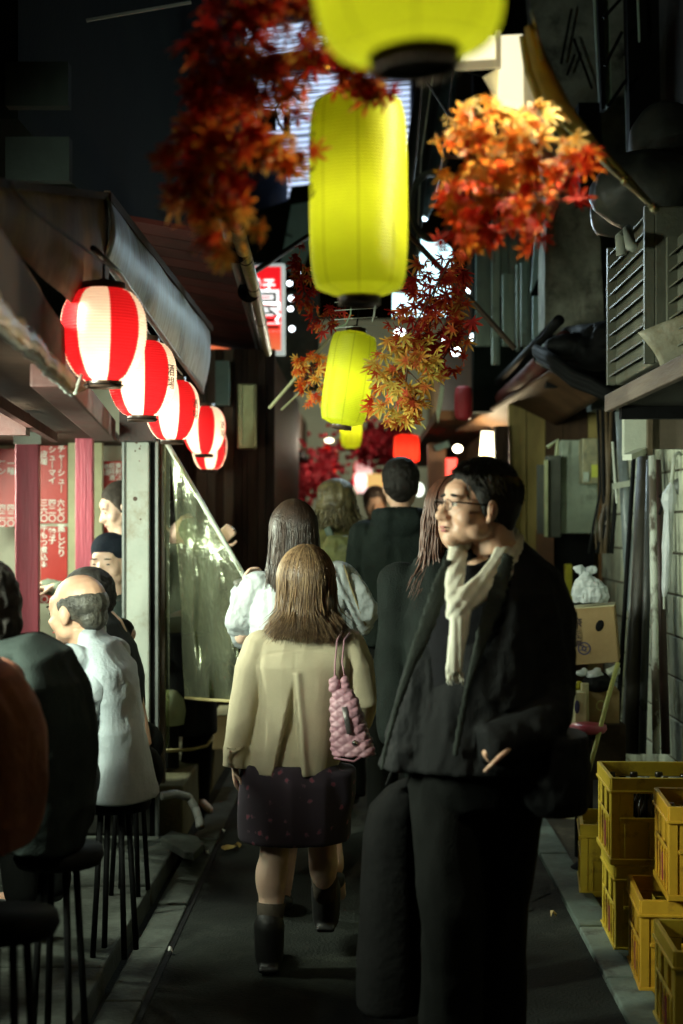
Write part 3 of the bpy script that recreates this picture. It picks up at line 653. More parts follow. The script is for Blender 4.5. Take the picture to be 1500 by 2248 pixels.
MB().slab([P(530, 165, 13.4), P(905, 135, 13.4), P(905, 85, 13.4), P(530, 127, 13.4)], .08).build('rail', M('dark_rail', (.05, .06, .06), (.03, .035, .035), .6), t)
o = MB().ell(P(718, 148, 13.3), (.03, .03, .025)).build('warning_lamp', E('orange_glow', (1, .5, .05), 2.0), None, True); tag(o, 'tiny orange lamp on the dark rail between the lit blinds', 'lamp')
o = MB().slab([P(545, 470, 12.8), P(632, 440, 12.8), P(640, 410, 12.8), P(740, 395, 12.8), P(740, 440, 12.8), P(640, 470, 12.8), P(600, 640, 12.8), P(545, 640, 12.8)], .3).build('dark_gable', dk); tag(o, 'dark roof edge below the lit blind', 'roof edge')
t = thing('flood_lamp', P(600, 270, 9), 'black flood lamp on a bracket before the lit blind', 'lamp')
MB().box(P(585, 265, 9), (.12, .1, .11)).build('lamp_head', black, t, bevel=.01)
MB().tube([P(556, 238, 9), P(620, 235, 9), P(628, 262, 9), P(632, 300, 9)], .010, 8).build('bracket', black, t)
MB().tube([P(632, 300, 9), P(612, 270, 9), P(605, 240, 9), P(618, 215, 9), P(640, 205, 9), P(668, 222, 9)], .009, 8).build('cable', black, t)
MB().box(P(630, 275, 9), (.04, .06, .14)).build('arm', black, t)
o = MB().slab([P(598, 640, 14), P(700, 640, 14), P(700, 860, 14), P(598, 860, 14)], .2).build('rear_wall', M('grey_rear_wall', (.11, .14, .14), (.06, .08, .08), .8)); tag(o, 'dull grey wall behind the small lit bulbs left of the lanterns', 'wall')
for k, (px, py) in enumerate(((636, 622), (640, 655), (638, 678), (641, 722), (655, 600))):
    o = MB().ell(P(px, py, 11), (.022, .022, .018 + .004 * (k % 2))).build('string_bulb', E('cool_bulb', (.85, .95, 1), 4), None, True)
    tag(o, ['small white bulb just right of the red sign, uppermost but one', 'small pale bulb right of the red sign, in the middle of the string', 'small bulb right of the foot of the red sign', 'lowest small white bulb of the string right of the red sign', 'topmost small bulb glinting among the maple leaves right of the red sign'][k], 'bulb', 'small bulbs strung right of the red sign')
# utility pole, duct, ring
t = thing('utility_pole', (P(925, 0, 8.4).x, 8.4, 2.0), 'dark pole with a pale flexible duct rising behind the large yellow lantern', 'pole')
MB().tube([P(885, 640, 8.4), P(905, 430, 8.4), P(960, 60, 8.2), P(975, -60, 8.2)], .075, 14).build('pole', M('tarred_pole', (.02, .025, .022), (.012, .014, .013), .5), t, True)
MB().tube([P(915, 560, 8.2), P(925, 340, 8.2), P(957, 120, 8.0)], .006, 6).build('wire', M('pale_wire', (.5, .55, .48)), t)
duct = M('flexible_duct', (.30, .42, .48), (.16, .24, .28), .35, 4, .6, 14, metal=.4)
mb = MB(); R = []; pts = [P(910, 470, 8.9), P(945, 400, 8.9), P(958, 300, 8.9), P(968, 220, 8.9), P(975, 150, 8.9)]; cur = []
for i in range(4):
    for q in range(14): cur.append(pts[i].lerp(pts[i + 1], q / 14))
o = mb.tube(cur, [.085 + (.006 if i % 2 else 0) for i in range(len(cur))], 18).build('flexible_duct', duct, None, True); tag(o, 'blue-grey flexible duct hanging beside the dark pole', 'duct')
t = thing('cable_coil', P(938, 450, 7.6), 'round coil of grey cable hanging right of the large yellow lantern', 'cable coil')
for k, r in enumerate((.155, .145, .150, .138)):
    c = P(950, 452, 7.6 + k * .015)
    MB().tube([c + Vector((r * .78 * math.cos(a), .02 * math.sin(a * 2), r * 1.2 * math.sin(a))) for a in np.linspace(0, 6.2832, 33)], .010, 8).build('loop', M('grey_cable', (.12, .14, .12), (.07, .08, .07), .5), t, True)
# big lit blue-white sign
t = thing('lit_wall_sign', P(940, 690, 9.4), 'bright bluish white lit sign behind red maple leaves right of the large yellow lantern', 'sign')
bw = E('blue_white_glow', (.62, .93, 1), 1.15)
MB().slab([P(862, 520, 9.4), P(955, 516, 9.4), P(992, 545, 9.4), P(996, 590, 9.4), P(985, 690, 9.4), P(862, 690, 9.4)], .12).build('panel', bw, t)
MB().slab([P(880, 505, 9.2), P(885, 447, 9.2), P(903, 447, 9.2), P(914, 494, 9.2)], .05).build('upper_panel', E('blue_white_glow_soft', (.55, .75, .9), .6), t)
MB().slab([P(882, 515, 9.3), P(888, 499, 9.3), P(924, 500, 9.3), P(923, 520, 9.3)], .05).build('middle_panel', bw, t)
arealight('sign_light', P(925, 600, 9.3), (-.95, 5.5, 2.0), .3, .5, 13, (.70, .92, 1))
text('チキ', .06, inkblack, t, P(912, 550, 9.38), off=.002)
text('王', .06, inkblack, t, P(976, 543, 9.38), off=.002)
for k, (px, py, r) in enumerate(((878, 733, .04), (1000, 770, .035), (975, 745, .02), (1042, 740, .03), (1025, 640, .02), (935, 660, .02))):
    o = MB().ell(P(px, py, 9.6), (r, r, r)).build('shop_bulb', E('cold_bulb', (.8, .95, 1), 5), None, True)
    tag(o, ['brightest cold bulb at the left of the dark red maple leaves', 'cold bulb near the right tips of the maple leaves', 'small cold bulb in the middle of the dark red leaves', 'cold bulb farthest right beyond the maple leaves', 'cold bulb right of the lit blue-white sign', 'cold bulb low on the lit blue-white sign'][k], 'bulb', 'cold bulbs behind the lower maple branch')
o = MB().tube([P(884, 500, 7.0), P(940, 560, 7.0), P(1040, 665, 7.1), P(1130, 765, 7.2)], .014, 8).build('slanting_pipe', M('brown_steel', (.07, .045, .03))); tag(o, 'thin brown pipe slanting down right before the lit blue-white sign', 'pipe')

# ================================================================ right side, upper part
t = thing('corrugated_boards', P(1120, 800, 9.2), 'grey-green upright boards and sheets on the upper right behind the maple leaves', 'cladding')
gg = M('weathered_green_board', (.26, .31, .24), (.16, .20, .16), .6, 4, .2, 30, stretch=(5, 5, .6), rnd=.3, third=(.09, .09, .07), tscale=3)
for x0, x1, y0, y1, Y in ((1045, 1078, 545, 760, 9.3), (1080, 1098, 478, 800, 9.2), (1099, 1117, 478, 650, 9.22), (1118, 1136, 478, 640, 9.2), (1137, 1150, 478, 620, 9.22), (1152, 1166, 480, 770, 9.2),
                          (1104, 1130, 600, 760, 9.1), (1134, 1142, 580, 770, 9.0), (1082, 1092, 740, 800, 9.1), (1144, 1160, 575, 760, 8.95)):
    pxbox(MB(), x0, x1, y0, y1, Y, .04).build('board', gg, t, bevel=.004)
MB().slab([P(1166, 640, 8.8), P(1180, 440, 8.8), P(1204, 430, 8.8), P(1203, 520, 8.8), P(1190, 590, 8.8), P(1168, 640, 8.8)], .03).build('pale_board', M('pale_teal_board', (.42, .54, .5), (.3, .4, .37), .5), t)
pxbox(MB(), 1170, 1194, 650, 770, 8.8, .03).build('pale_board', M('pale_teal_board', (.42, .54, .5)), t)
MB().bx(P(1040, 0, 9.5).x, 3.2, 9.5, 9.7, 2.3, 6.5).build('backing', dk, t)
wl_ = thing('stained_wall', P(1255, 750, 8.3), 'grey rendered wall blotched with black mould at upper right', 'wall')
MB().slab([P(1196, 820, 8.3), P(1196, 560, 8.3), P(1203, 430, 8.3), P(1312, 425, 8.3), P(1335, 860, 8.3)], .3).build('render', stained, wl_)
MB().slab([P(1196, 430, 8.6), P(1160, -60, 8.6), P(1560, -60, 8.6), P(1560, 900, 8.6), P(1300, 900, 8.6)], .2).build('upper_wall', M('grey_night_wall', (.34, .37, .32), (.2, .22, .19), .8, third=(.03, .03, .03), tscale=2), wl_)
MB().slab([P(1270, 225, 8.0), P(1318, 225, 8.0), P(1330, 430, 8.0), P(1275, 440, 8.0)], .2).build('black_recess_panel', black, wl_)  # solid black slab painted in for the darkness of a recess
lw = thing('lattice_window', P(1330, 240, 7.4), 'tall window frame with pale green bars and dark stiles at the top right corner', 'window')
gb = M('pale_green_bar', (.32, .42, .32), (.24, .32, .24), .5, emis=None)
MB().slab([P(1303, -20, 7.4), P(1311, -20, 7.4), P(1321, 222, 7.4), P(1316, 222, 7.4)], .03).build('bar', gb, lw)
MB().slab([P(1324, -20, 7.4), P(1336, -20, 7.4), P(1344, 215, 7.4), P(1333, 238, 7.4), P(1328, 225, 7.4)], .03).build('bar', gb, lw)
MB().slab([P(1311, -20, 7.35), P(1324, -20, 7.35), P(1330, 240, 7.35), P(1321, 240, 7.35)], .06).build('stile', black, lw)
MB().slab([P(1372, 120, 7.2), P(1376, 120, 7.2), P(1383, 345, 7.2), P(1378, 345, 7.2)], .03).build('bar', gb, lw)
MB().slab([P(1376, -20, 7.1), P(1446, -20, 7.1), P(1452, 330, 7.1), P(1384, 330, 7.1)], .1).build('stile', black, lw)
MB().slab([P(1399, -20, 7.0), P(1402, -20, 7.0), P(1406, 90, 7.0), P(1403, 90, 7.0)], .02).build('bar', gb, lw)
for k, (a, b) in enumerate(((P(1370, -10, 7.0), P(1325, 40, 7.0)), (P(1366, 70, 7.0), P(1328, 145, 7.0)), (P(1375, 175, 7.0), P(1335, 235, 7.0)), (P(1255, 20, 8.5), P(1232, 140, 8.5)), (P(1260, 85, 8.5), P(1300, 195, 8.5)), (P(1262, 120, 8.5), P(1245, 165, 8.5)))):
    o = MB().tube([a, b], .008, 6).build('bracing_wire', black); tag(o, ['uppermost dark wire crossing the pale green window bars', 'second dark wire across the pale green window bars', 'lowest dark wire at the foot of the green window bars', 'steep dark wire at the left on the grey upper wall', 'longest dark wire slanting down right on the grey upper wall', 'shortest dark wire on the grey upper wall'][k], 'wire', 'thin dark wires at the top right')
# right side wall above the shelf
o = MB().bx(1.62, 1.8, 2.5, 8.3, 2.1, 6.5).build('side_wall', M('dark_timber_wall', (.06, .055, .045), (.03, .028, .024), .8)); tag(o, 'dark wall of the building on the right above the shelf', 'wall')

# awning, its valance and the lit lamp box near the camera
t = thing('side_awning', P(1300, 250, 3.6), 'olive-yellow awning edge curving down from top centre to the right', 'awning')
aw = M('olive_awning', (.40, .33, .07), (.25, .20, .04), .55, 5, .2, transl=.25)
def ribbon(pts, w, amp=0, axis=Vector((1, 0, 0))):
    def fn(u, v):
        s = u * (len(pts) - 1); i = min(int(s), len(pts) - 2); f = s - i; a = pts[i].lerp(pts[i + 1], f); ww = lerp(w[i], w[i + 1], f)
        return a + axis * (v - .5) * ww + Vector((0, -amp * math.sin(v * math.pi), 0))
    return MB().grid(fn, 30, 6)
A = [P(1162, 60, 3.3), P(1190, 150, 3.35), P(1225, 230, 3.45), P(1290, 310, 3.6), P(1370, 390, 3.8), P(1420, 440, 3.9)]
solid(ribbon(A, [.022, .045, .06, .055, .035, .02], .02).build('valance', aw, t, True), .004)
A2 = [P(1150, 80, 3.4), P(1165, 160, 3.45), P(1200, 250, 3.55), P(1260, 320, 3.65)]
solid(ribbon(A2, [.02, .028, .03, .02], .01).build('fold', aw, t, True), .004)
MB().slab([P(1163, 20, 3.28), P(1172, 40, 3.28), P(1192, 130, 3.3), P(1186, 135, 3.3)], .005).build('trim', M('pale_teal_board', (.42, .54, .5)), t)
t = thing('awning_rod', P(1340, 370, 3.3), 'pale metal rod with two round knobs at upper right', 'rod')
rodM = M('brass_rod', (.5, .52, .34), (.35, .36, .22), .3, metal=.6)
MB().tube([P(1235, 270, 3.3), P(1374, 398, 3.35), P(1438, 457, 3.4)], .0065, 10).build('rod', rodM, t, True)
MB().ell(P(1374, 396, 3.34), (.012, .012, .012)).build('knob', rodM, t, True); MB().ell(P(1438, 457, 3.39), (.012, .012, .012)).build('knob', rodM, t, True)
t = thing('lit_lamp_box', P(1110, 150, 3.5), 'glowing cream lamp box above the orange maple leaves at the top', 'lamp')
cream = M('cream_lamp_panel', (.8, .75, .5), (.7, .64, .38), .5, 3, .1, emis=(1, .93, .62), es=.75)
creamd = M('cream_lamp_cloth', (.75, .68, .42), (.6, .52, .28), .5, 4, .2, emis=(1, .88, .5), es=.16)
MB().slab([P(1010, 140, 3.5), P(1092, 132, 3.5), P(1092, 78, 3.5), P(1030, 80, 3.5)], .05).build('panel', cream, t)
MB().slab([P(1097, 215, 3.48), P(1150, 230, 3.48), P(1148, 75, 3.48), P(1097, 78, 3.48)], .05).build('panel', cream, t)
MB().beam(P(1094, 70, 3.45), P(1094, 150, 3.45), .012, .02).build('frame', creamd, t)
MB().beam(P(1000, 146, 3.45), P(1096, 140, 3.45), .012, .02).build('frame', creamd, t)
solid(bilin(P(1060, 170, 3.5), P(1150, 320, 3.6), P(1215, 300, 3.7), P(1150, 90, 3.5), .02).build('cloth', creamd, t, True), .003)
sl = bpy.data.lights.new('lamp_box_light', 'SPOT'); sl.energy = 21; sl.color = (1, .90, .62); sl.spot_size = math.radians(155); sl.spot_blend = .8; sl.shadow_soft_size = .03
so = bpy.data.objects.new('lamp_box_light', sl); COL.objects.link(so); so.location = P(1135, 150, 3.1); so.rotation_euler = (P(1010, 430, 2.9) - so.location).to_track_quat('-Z', 'Y').to_euler()
o = MB().bx(-.3, .9, 3.2, 3.9, 3.05, 3.12).build('canopy_slat', black); tag(o, 'black canopy slat at the very top of the picture', 'canopy')

# ---------------------------------------------------------------- shelf with condenser units
sf2 = thing('wall_shelf', (1.25, 5, 2.07), 'wooden shelf carrying the outdoor units on the right', 'shelf')
shm = M('shelf_edge_wood', (.20, .16, .13), (.12, .09, .075), .7, 5, .4, 30, stretch=(1, .3, 3))
MB().bx(1.0, 1.03, 3.0, 5.92, 2.015, 2.085).build('edge_board', shm, sf2, bevel=.004)
MB().bx(1.03, 1.62, 3.0, 5.92, 2.03, 2.06).build('deck', M('dark_deck', (.03, .028, .025), (.015, .014, .013), .7), sf2)
for yy in (3.4, 4.6, 5.8): MB().bx(1.05, 1.62, yy, yy + .06, 1.98, 2.03).build('bearer', black, sf2)
def condenser(y0, y1, z0, z1, x0, label, white_end=False):
    t = thing('outdoor_unit', ((x0 + 1.5) / 2, (y0 + y1) / 2, z0), label, 'outdoor unit')
    body = M('unit_grey', (.17, .175, .13), (.10, .105, .08), .5, third=(.10, .08, .05), tscale=3)
    MB().bx(x0 + .03, x0 + .40, y0, y1, z0, z1).build('casing', body, t, bevel=.008)
    n = int((z1 - z0) / .055)
    for i in range(n):
        z = z0 + .03 + i * .055
        MB().add([(x0, y0 + .03, z), (x0, y1 - .03, z), (x0 + .03, y1 - .03, z + .022), (x0 + .03, y0 + .03, z + .022),
                  (x0, y0 + .03, z + .006), (x0, y1 - .03, z + .006), (x0 + .03, y1 - .03, z + .028), (x0 + .03, y0 + .03, z + .028)],
                 [(0, 1, 2, 3), (7, 6, 5, 4), (0, 4, 5, 1), (1, 5, 6, 2), (2, 6, 7, 3), (3, 7, 4, 0)]).build('louvre', body, t)
    for yy in (y0, y1 - .03): MB().bx(x0 - .004, x0 + .03, yy, yy + .03, z0, z1).build('stile', body, t)
    for xx in (x0 + .06, x0 + .3): MB().bx(xx, xx + .05, y0 + .03, y1 - .03, 2.0861, z0).build('foot', black, t)
    return t
condenser(5.05, 5.85, 2.12, 2.68, 1.0, 'louvred grey outdoor unit at the far end of the shelf on the right')
condenser(4.45, 4.98, 2.12, 2.55, 1.06, 'second outdoor unit on the shelf, cut by the right edge of the picture')
t = thing('white_hood', P(1460, 720, 4.9), 'curved off-white metal hood tilted on the shelf at the right edge', 'hood')
def hf(u, v):
    a = lerp(-.5, 1.2, v); return P(1412, 735, 4.9) + Vector((.30 * u, -.12 * u, .115 * u)) + Vector((.05 * math.sin(a) * 1.2, -.10 * math.cos(a) * .6, -.12 * v))
solid(MB().grid(hf, 16, 12).build('hood', M('dirty_cream_metal', (.48, .46, .36), (.34, .32, .24), .4, third=(.2, .17, .1), tscale=3), t, True, recalc=False), .004)
o = MB().tube([P(1365, 560, 5.1), P(1362, 520, 5.1), P(1378, 505, 5.1), P(1385, 540, 5.0), P(1398, 545, 5.0)], .02, 8).build('torn_cover', M('torn_cloth', (.4, .42, .36), (.3, .32, .27), .7), None, True); tag(o, 'pale torn cloth draped over the top of the louvred unit', 'cloth')
# dark clutter of tarps above the units
o = organic(MB().ell(P(1420, 420, 5.6), (.22, .2, .16)).ell(P(1460, 330, 5.8), (.14, .16, .2)).ell(P(1350, 470, 5.9), (.12, .1, .1)), 'dark_tarpaulin', M('dark_tarp', (.07, .075, .065), (.04, .042, .038), .45, 5, .5, 20), None, .02, 3, None, [(.02, (9, 9, 4))]); tag(o, 'dark creased tarpaulin heaped above the outdoor units at right', 'tarpaulin')
# white box under shelf
t = thing('signboard_box', P(1430, 1000, 6.3), 'box with a pale end panel and ledge under the shelf at right', 'box')
a = P(1371, 1000, 6.3); b = P(1419, 907, 6.3)
MB().bx(a.x, b.x, 6.3, 6.36, a.z, b.z + .02).build('end_panel', M('pale_end_panel', (.5, .54, .44), (.42, .45, .37), .5), t)
MB().bx(b.x, b.x + .02, 6.26, 6.36, a.z, b.z + .02).build('corner_trim', M('brown_jamb', (.12, .09, .05)), t)
MB().bx(b.x + .02, 1.62, 6.3, 6.36, a.z + .03, b.z + .02).build('panel', M('brown_panel', (.13, .10, .07), (.09, .07, .05), .6), t)
MB().slab([P(1387, 1010, 6.2), P(1432, 990, 6.3), P(1432, 978, 6.3), P(1387, 997, 6.2)], .05).build('ledge', M('pale_end_panel', (.5, .54, .44)), t)

# ---------------------------------------------------------------- block wall
bw_ = thing('block_wall', (1.56, 7.2, 0), 'pale painted concrete block wall along the right side', 'wall')
blocks = []
for r in range(10):
    y = 5.9 - (.2 if r % 2 else 0)
    while y < 8.9:
        y1 = min(y + .39, 9.0)
        key = round(y1 - y, 3); z0 = .012 + r * .2
        mb = MB().bx(1.5 + random.uniform(-.002, .003), 1.6, y, y1 - .008, z0, z0 + .19)
        mb.build('block', blockpaint, bw_, bevel=.006); y += .40
MB().bx(1.508, 1.62, 2.6, 9.0, 0, 2.03).build('mortar_core', M('mortar', (.16, .15, .11), (.1, .09, .07), .9), bw_)
bk = thing('back_boards', (1.3, 9.1, 0), 'brown and olive boards closing the bay behind the meter cabinet', 'board wall')
x = P(1118, 0, 9.1).x
while x < 1.5:
    w = random.uniform(.10, .16); MB().bx(x, min(x + w - .004, 1.5), 9.1 + random.uniform(0, .012), 9.2, 0, 2.35).build('board', olivewall if x < 1.16 or random.random() < .4 else M('grimy_brown_board', (.10, .06, .035), (.05, .03, .02), .7, stretch=(1, 1, .3)), bk); x += w
pxbox(MB(), 1088, 1117, 935, 1700, 9.05, .12).build('post', darkwood, bk)
pxbox(MB(), 1181, 1216, 1165, 1600, 8.9, .1).build('post', M('rust_brown_post', (.16, .07, .03), (.09, .04, .02), .6), bk)
pxbox(MB(), 1200, 1305, 1172, 1330, 8.95, .05).build('black_recess_panel', black, bk)  # flat black panel before the boards, stands in for a dark opening
t = thing('meter_cabinet', P(1258, 1170, 8.6), 'grey-green steel cabinet on the right wall beyond the man', 'cabinet')
pxbox(MB(), 1232, 1312, 966, 1171, 8.6, .2).build('door', greenpanel, t, bevel=.006)
pxbox(MB(), 1203, 1232, 1000, 1180, 8.5, .15).build('side_box', M('dark_cabinet', (.08, .09, .07), (.05, .055, .045), .5), t, bevel=.006)
pxbox(MB(), 1197, 1203, 1010, 1178, 8.45, .05).build('edge_strip', M('pale_green_edge', (.5, .55, .3)), t)
pxbox(MB(), 1183, 1197, 1020, 1172, 8.5, .1).build('side_recess', M('dark_cabinet', (.08, .09, .07)), t)
MB().tube([P(1202, 982, 8.4), P(1224, 966, 8.4), P(1222, 1000, 8.4)], .012, 8).build('handle', M('pale_green_edge', (.5, .55, .3)), t)
t = thing('electric_meter', P(1297, 1060, 8.3), 'small meter with papers stuck on it at the upper right of the cabinet', 'meter')
pxbox(MB(), 1279, 1313, 962, 1062, 8.4, .15).build('body', M('meter_face', (.36, .34, .2), (.14, .15, .1), .5, 14), t, bevel=.006)
pxbox(MB(), 1299, 1312, 1020, 1048, 8.38, .01).build('label', M('yellow_label', (.55, .6, .08)), t); pxbox(MB(), 1281, 1293, 1036, 1058, 8.38, .01).build('label', M('pale_label', (.5, .6, .5)), t)
# conduit and awning over the right shopfront
con = thing('conduit', P(1120, 850, 8.5), 'thick brown conduit descending leftward with yellow taped lower end', 'conduit')
cp = [P(1240, 748, 7.6), P(1150, 835, 8.6), P(1092, 885, 9.8), P(1050, 925, 10.8)]
MB().tube(cp, .055, 14).build('pipe', M('maroon_pipe', (.09, .022, .016), (.04, .012, .01), .7, 8), con, True)
for u in (.55, .62, .72, .8):
    p = cp[2].lerp(cp[3], (u - .5) * 2); d = (cp[3] - cp[2]).normalized() * .035; MB().tube([p - d, p + d], .059, 12).build('tape', M('cream_tape', (.6, .5, .25), (.5, .4, .2), .5), con, True)
MB().tube([p + Vector((-.03, 0, .11)) for p in cp], .03, 12).build('pipe', black, con, True)
o = solid(bilin(P(1000, 945, 10.8), P(1205, 815, 7.9), P(1340, 860, 7.5), P(1175, 962, 10.0), .02, 20, 8, .002, Vector((0, 0, 1))).build('board_awning', brownawn, None, True), .02); tag(o, 'sagging brown board awning over the right shop front', 'awning')
tb = thing('cable_bundle', P(1260, 800, 7.3), 'tangle of thick black cables and hoses between the stained wall and the brown awning', 'cables')
rr = np.random.RandomState(5)
for k in range(9):
    o1 = rr.uniform(-14, 14); pts = [P(1185 + rr.uniform(-10, 10), 775 + o1, 7.6), P(1225, 790 + o1 + 12, 7.4), P(1260, 830 + o1, 7.3), P(1300, 845 + o1, 7.2), P(1345, 870 + o1 * .6, 7.1)]
    MB().tube(pts, rr.uniform(.014, .03), 9).build('cable', black, tb, True)
organic(MB().ell(P(1255, 760, 7.6), (.14, .12, .07)).ell(P(1310, 775, 7.5), (.12, .12, .10)).ell(P(1215, 790, 7.7), (.07, .08, .06)).tube([P(1190, 790, 7.9), P(1250, 740, 7.8), P(1345, 735, 7.4)], [.03, .06, .08], 12, rnd=True), 'black_sheeting', black, tb, .016, 2, None, [(.018, (12, 12, 12)), (.008, (30, 30, 30))])
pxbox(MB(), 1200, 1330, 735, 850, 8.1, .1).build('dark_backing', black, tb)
# cables by the meter
for k in range(7):
    x0 = 1312 + k * 6; pts = [P(x0, 900, 7.9), P(x0 + rr.uniform(-5, 5), 1000, 7.9), P(x0 + rr.uniform(-9, 7), 1080, 7.85), P(x0 + rr.uniform(-12, 8), 1150, 7.8), P(x0 - 6 + rr.uniform(-14, 8), 1215, 7.8)]
    o = MB().tube(pts, rr.uniform(.006, .014), 8).build('wall_cable', M('brown_cable', (.12, .08, .04), (.04, .03, .02), .5) if k % 2 else black, None, True)
    tag(o, ['black cable hanging closest to the meter edge', 'brown cable just right of the meter, first of the brown ones', 'black cable third from the meter', 'brown cable in the middle of the bunch beside the meter', 'black cable fifth from the meter', 'brown cable nearest the grey downpipe', 'black cable hanging against the grey downpipe'][k], 'cable', 'cables beside the meter')
dp = thing('downpipe', P(1375, 1330, 7.3), 'grey plastic downpipe with a pale bracket on the right wall', 'pipe')
MB().tube([P(1362, 905, 7.5), P(1372, 1080, 7.45), P(1386, 1340, 7.3)], .028, 14).build('pipe', M('grey_downpipe', (.24, .28, .29), (.15, .18, .19), .35), dp, True)
MB().beam(P(1345, 1068, 7.35), P(1388, 1060, 7.35), .02, .03).build('bracket', M('pale_end_panel', (.5, .54, .44)), dp)
MB().tube([P(1345, 970, 7.4), P(1350, 1050, 7.4), P(1355, 1105, 7.4)], .007, 8).build('thin_tube', M('pale_plastic_pole', (.55, .6, .52)), dp)
# leaning poles
polegrp = 'poles leaning against the block wall'
for a, b, r, m, lab in ((P(1352, 1655, 6.9), P(1392, 1000, 7.2), .012, black, 'thin black pole leaning leftmost of the poles on the block wall'),
                        (P(1366, 1655, 6.85), P(1404, 985, 7.15), .010, greymetal, 'thin steel-edged pole second from the left of the leaning poles'),
                        (P(1388, 1655, 6.8), P(1420, 975, 7.1), .042, M('dark_board', (.04, .035, .025), (.02, .018, .014), .5), 'broad dark board leaning between the steel-edged pole and the flaking white pipe'),
                        (P(1410, 1655, 6.75), P(1428, 1010, 7.0), .020, M('dark_grey_pipe', (.07, .075, .075), (.04, .045, .045), .3), 'dark grey round pipe leaning behind the flaking white pipe'),
                        (P(1441, 1655, 6.6), P(1432, 1000, 6.75), .018, M('flaking_white_pipe', (.55, .58, .52), (.12, .10, .08), .7, 7, .6, 20, stretch=(1, 1, .6), lo=.44, hi=.52), 'flaking white pipe standing upright among the leaning poles'),
                        (P(1462, 1655, 6.7), P(1442, 1010, 6.85), .022, M('maroon_pole', (.06, .03, .028), (.03, .015, .014), .5), 'dark maroon pole leaning right of the flaking white pipe')):
    o = MB().tube([a, a.lerp(b, .5), b], r, 12).build('leaning_pole', m, None, True); tag(o, lab, 'pole', polegrp)
# rolled umbrella on a hook
t = thing('folded_umbrella', P(1470, 1340, 6.5), 'folded white umbrella hanging by its hooked handle on the block wall', 'umbrella')
uw = M('white_umbrella_cloth', (.70, .74, .76), (.52, .56, .58), .4, 8, .5, 20, transl=.2)
MB().tube([P(1497, 1000, 6.5), P(1490, 994, 6.5), P(1481, 1000, 6.5), P(1478, 1030, 6.5), P(1474, 1062, 6.5)], .009, 10).build('handle', white, t, True)
ax = [P(1474, 1060, 6.5), P(1470, 1085, 6.5), P(1469, 1100, 6.5), P(1469, 1130, 6.5), P(1466, 1200, 6.5), P(1461, 1290, 6.5), P(1458, 1310, 6.5)]
MB().tube(ax, [.008, .034, .036, .017, .024, .018, .008], 10).build('canopy', uw, t, False)
MB().tube([P(1458, 1308, 6.5), P(1458, 1337, 6.5)], .005, 8).build('tip', white, t)
for q in (0, 2.1, 4.2): MB().tube([ax[1], ax[2] + Vector((.02 * math.cos(q), .02 * math.sin(q), 0)), ax[4] + Vector((.022 * math.cos(q + .6), .022 * math.sin(q + .6), 0)), ax[6]], .006, 6).build('pleat', uw, t, True)
o = MB().tube([P(1448, 1090, 6.7), P(1462, 1075, 6.6), P(1455, 1110, 6.7), P(1447, 1130, 6.7)], .006, 6).build('hanging_strap', black); tag(o, 'black strap hooked beside the white umbrella', 'strap')
t = thing('wall_fittings', P(1490, 1060, 6.9), 'round grey fitting on the wall behind the umbrella handle', 'fitting')
MB().ell(P(1492, 1068, 6.8), (.04, .03, .04)).build('bulk', greymetal, t, True); MB().tube([P(1486, 1000, 6.9), P(1486, 1050, 6.9), P(1500, 1110, 6.9)], .012, 8).build('pipe', greymetal, t, True)

# ---------------------------------------------------------------- cartons, bag, stool, broom
def rot_box(t, name, c, size, rx, ry, rz, m, bev=.004):
    return MB().box(c, size, Euler((rx, ry, rz)).to_matrix()).build(name, m, t, bevel=bev)
t = thing('cardboard_carton', P(1305, 1460, 6.6), 'large brown carton with printed marks under the white plastic bag', 'carton')
c = P(1300, 1392, 6.7); S = (.235, .24, .26)
Rm = Euler((0, math.radians(-5), math.radians(-12))).to_matrix()
MB().box(c, S, Rm).build('box', card, t, bevel=.004)
MB().box(c + Rm @ Vector((0, 0, .133)), (.238, .243, .006), Rm).build('lid', cardtop, t)
def face(p): return c + Rm @ Vector((p[0], -.122, p[1]))
er = (math.radians(90), 0, math.radians(-12)); inkm = M('printed_ink', (.07, .05, .05), (.05, .035, .035), .7); inkb = M('blue_ink', (.06, .06, .14), (.05, .05, .1), .7)
text('奈\n良\n漬', .045, inkm, t, face((-.06, .02)), er, off=.001)
T = Matrix.Translation(face((-.035, -.055))) @ Euler(er).to_matrix().to_4x4()
mb = MB(); mb.lathe([(.030, 0), (.030, .001), (.024, .001), (.024, 0)], 28, T); mb.lathe([(.012, 0), (.012, .001), (.006, .001), (.006, 0)], 16, T)
for a in range(4):
    q = a * math.pi / 2 + .5; mb.box(T @ Vector((.017 * math.cos(q), .017 * math.sin(q), 0)), (.012, .003, .003))
mb.build('emblem', inkb, t)
mb = MB().ell(face((.045, .045)) , (.018, .002, .028), Euler((0, .35, math.radians(-12))).to_matrix()); mb.build('hand_hole', black, t, True)
t = thing('plastic_bag', P(1290, 1325, 6.6), 'tied white plastic bag standing on the large brown carton', 'bag')
c = P(1295, 1322, 6.62); mb = MB().stack([(c.x, c.y, c.z, .068, .05), (c.x, c.y, c.z + .03, .078, .06), (c.x - .003, c.y, c.z + .07, .072, .055), (c.x - .012, c.y, c.z + .105, .048, .04), (c.x - .018, c.y, c.z + .125, .020, .02), (c.x - .02, c.y, c.z + .14, .012, .012)], 30, 2.2)
mb.tube([c + Vector((-.02, 0, .13)), c + Vector((-.045, 0, .150)), c + Vector((-.055, 0, .168))], [(.008, .010), (.005, .018), (.003, .014)], 10, ref=(0, 1, 0)); mb.tube([c + Vector((-.02, 0, .13)), c + Vector((.01, .01, .150)), c + Vector((.022, .01, .160))], [(.008, .010), (.005, .018), (.003, .010)], 10, ref=(0, 1, 0))
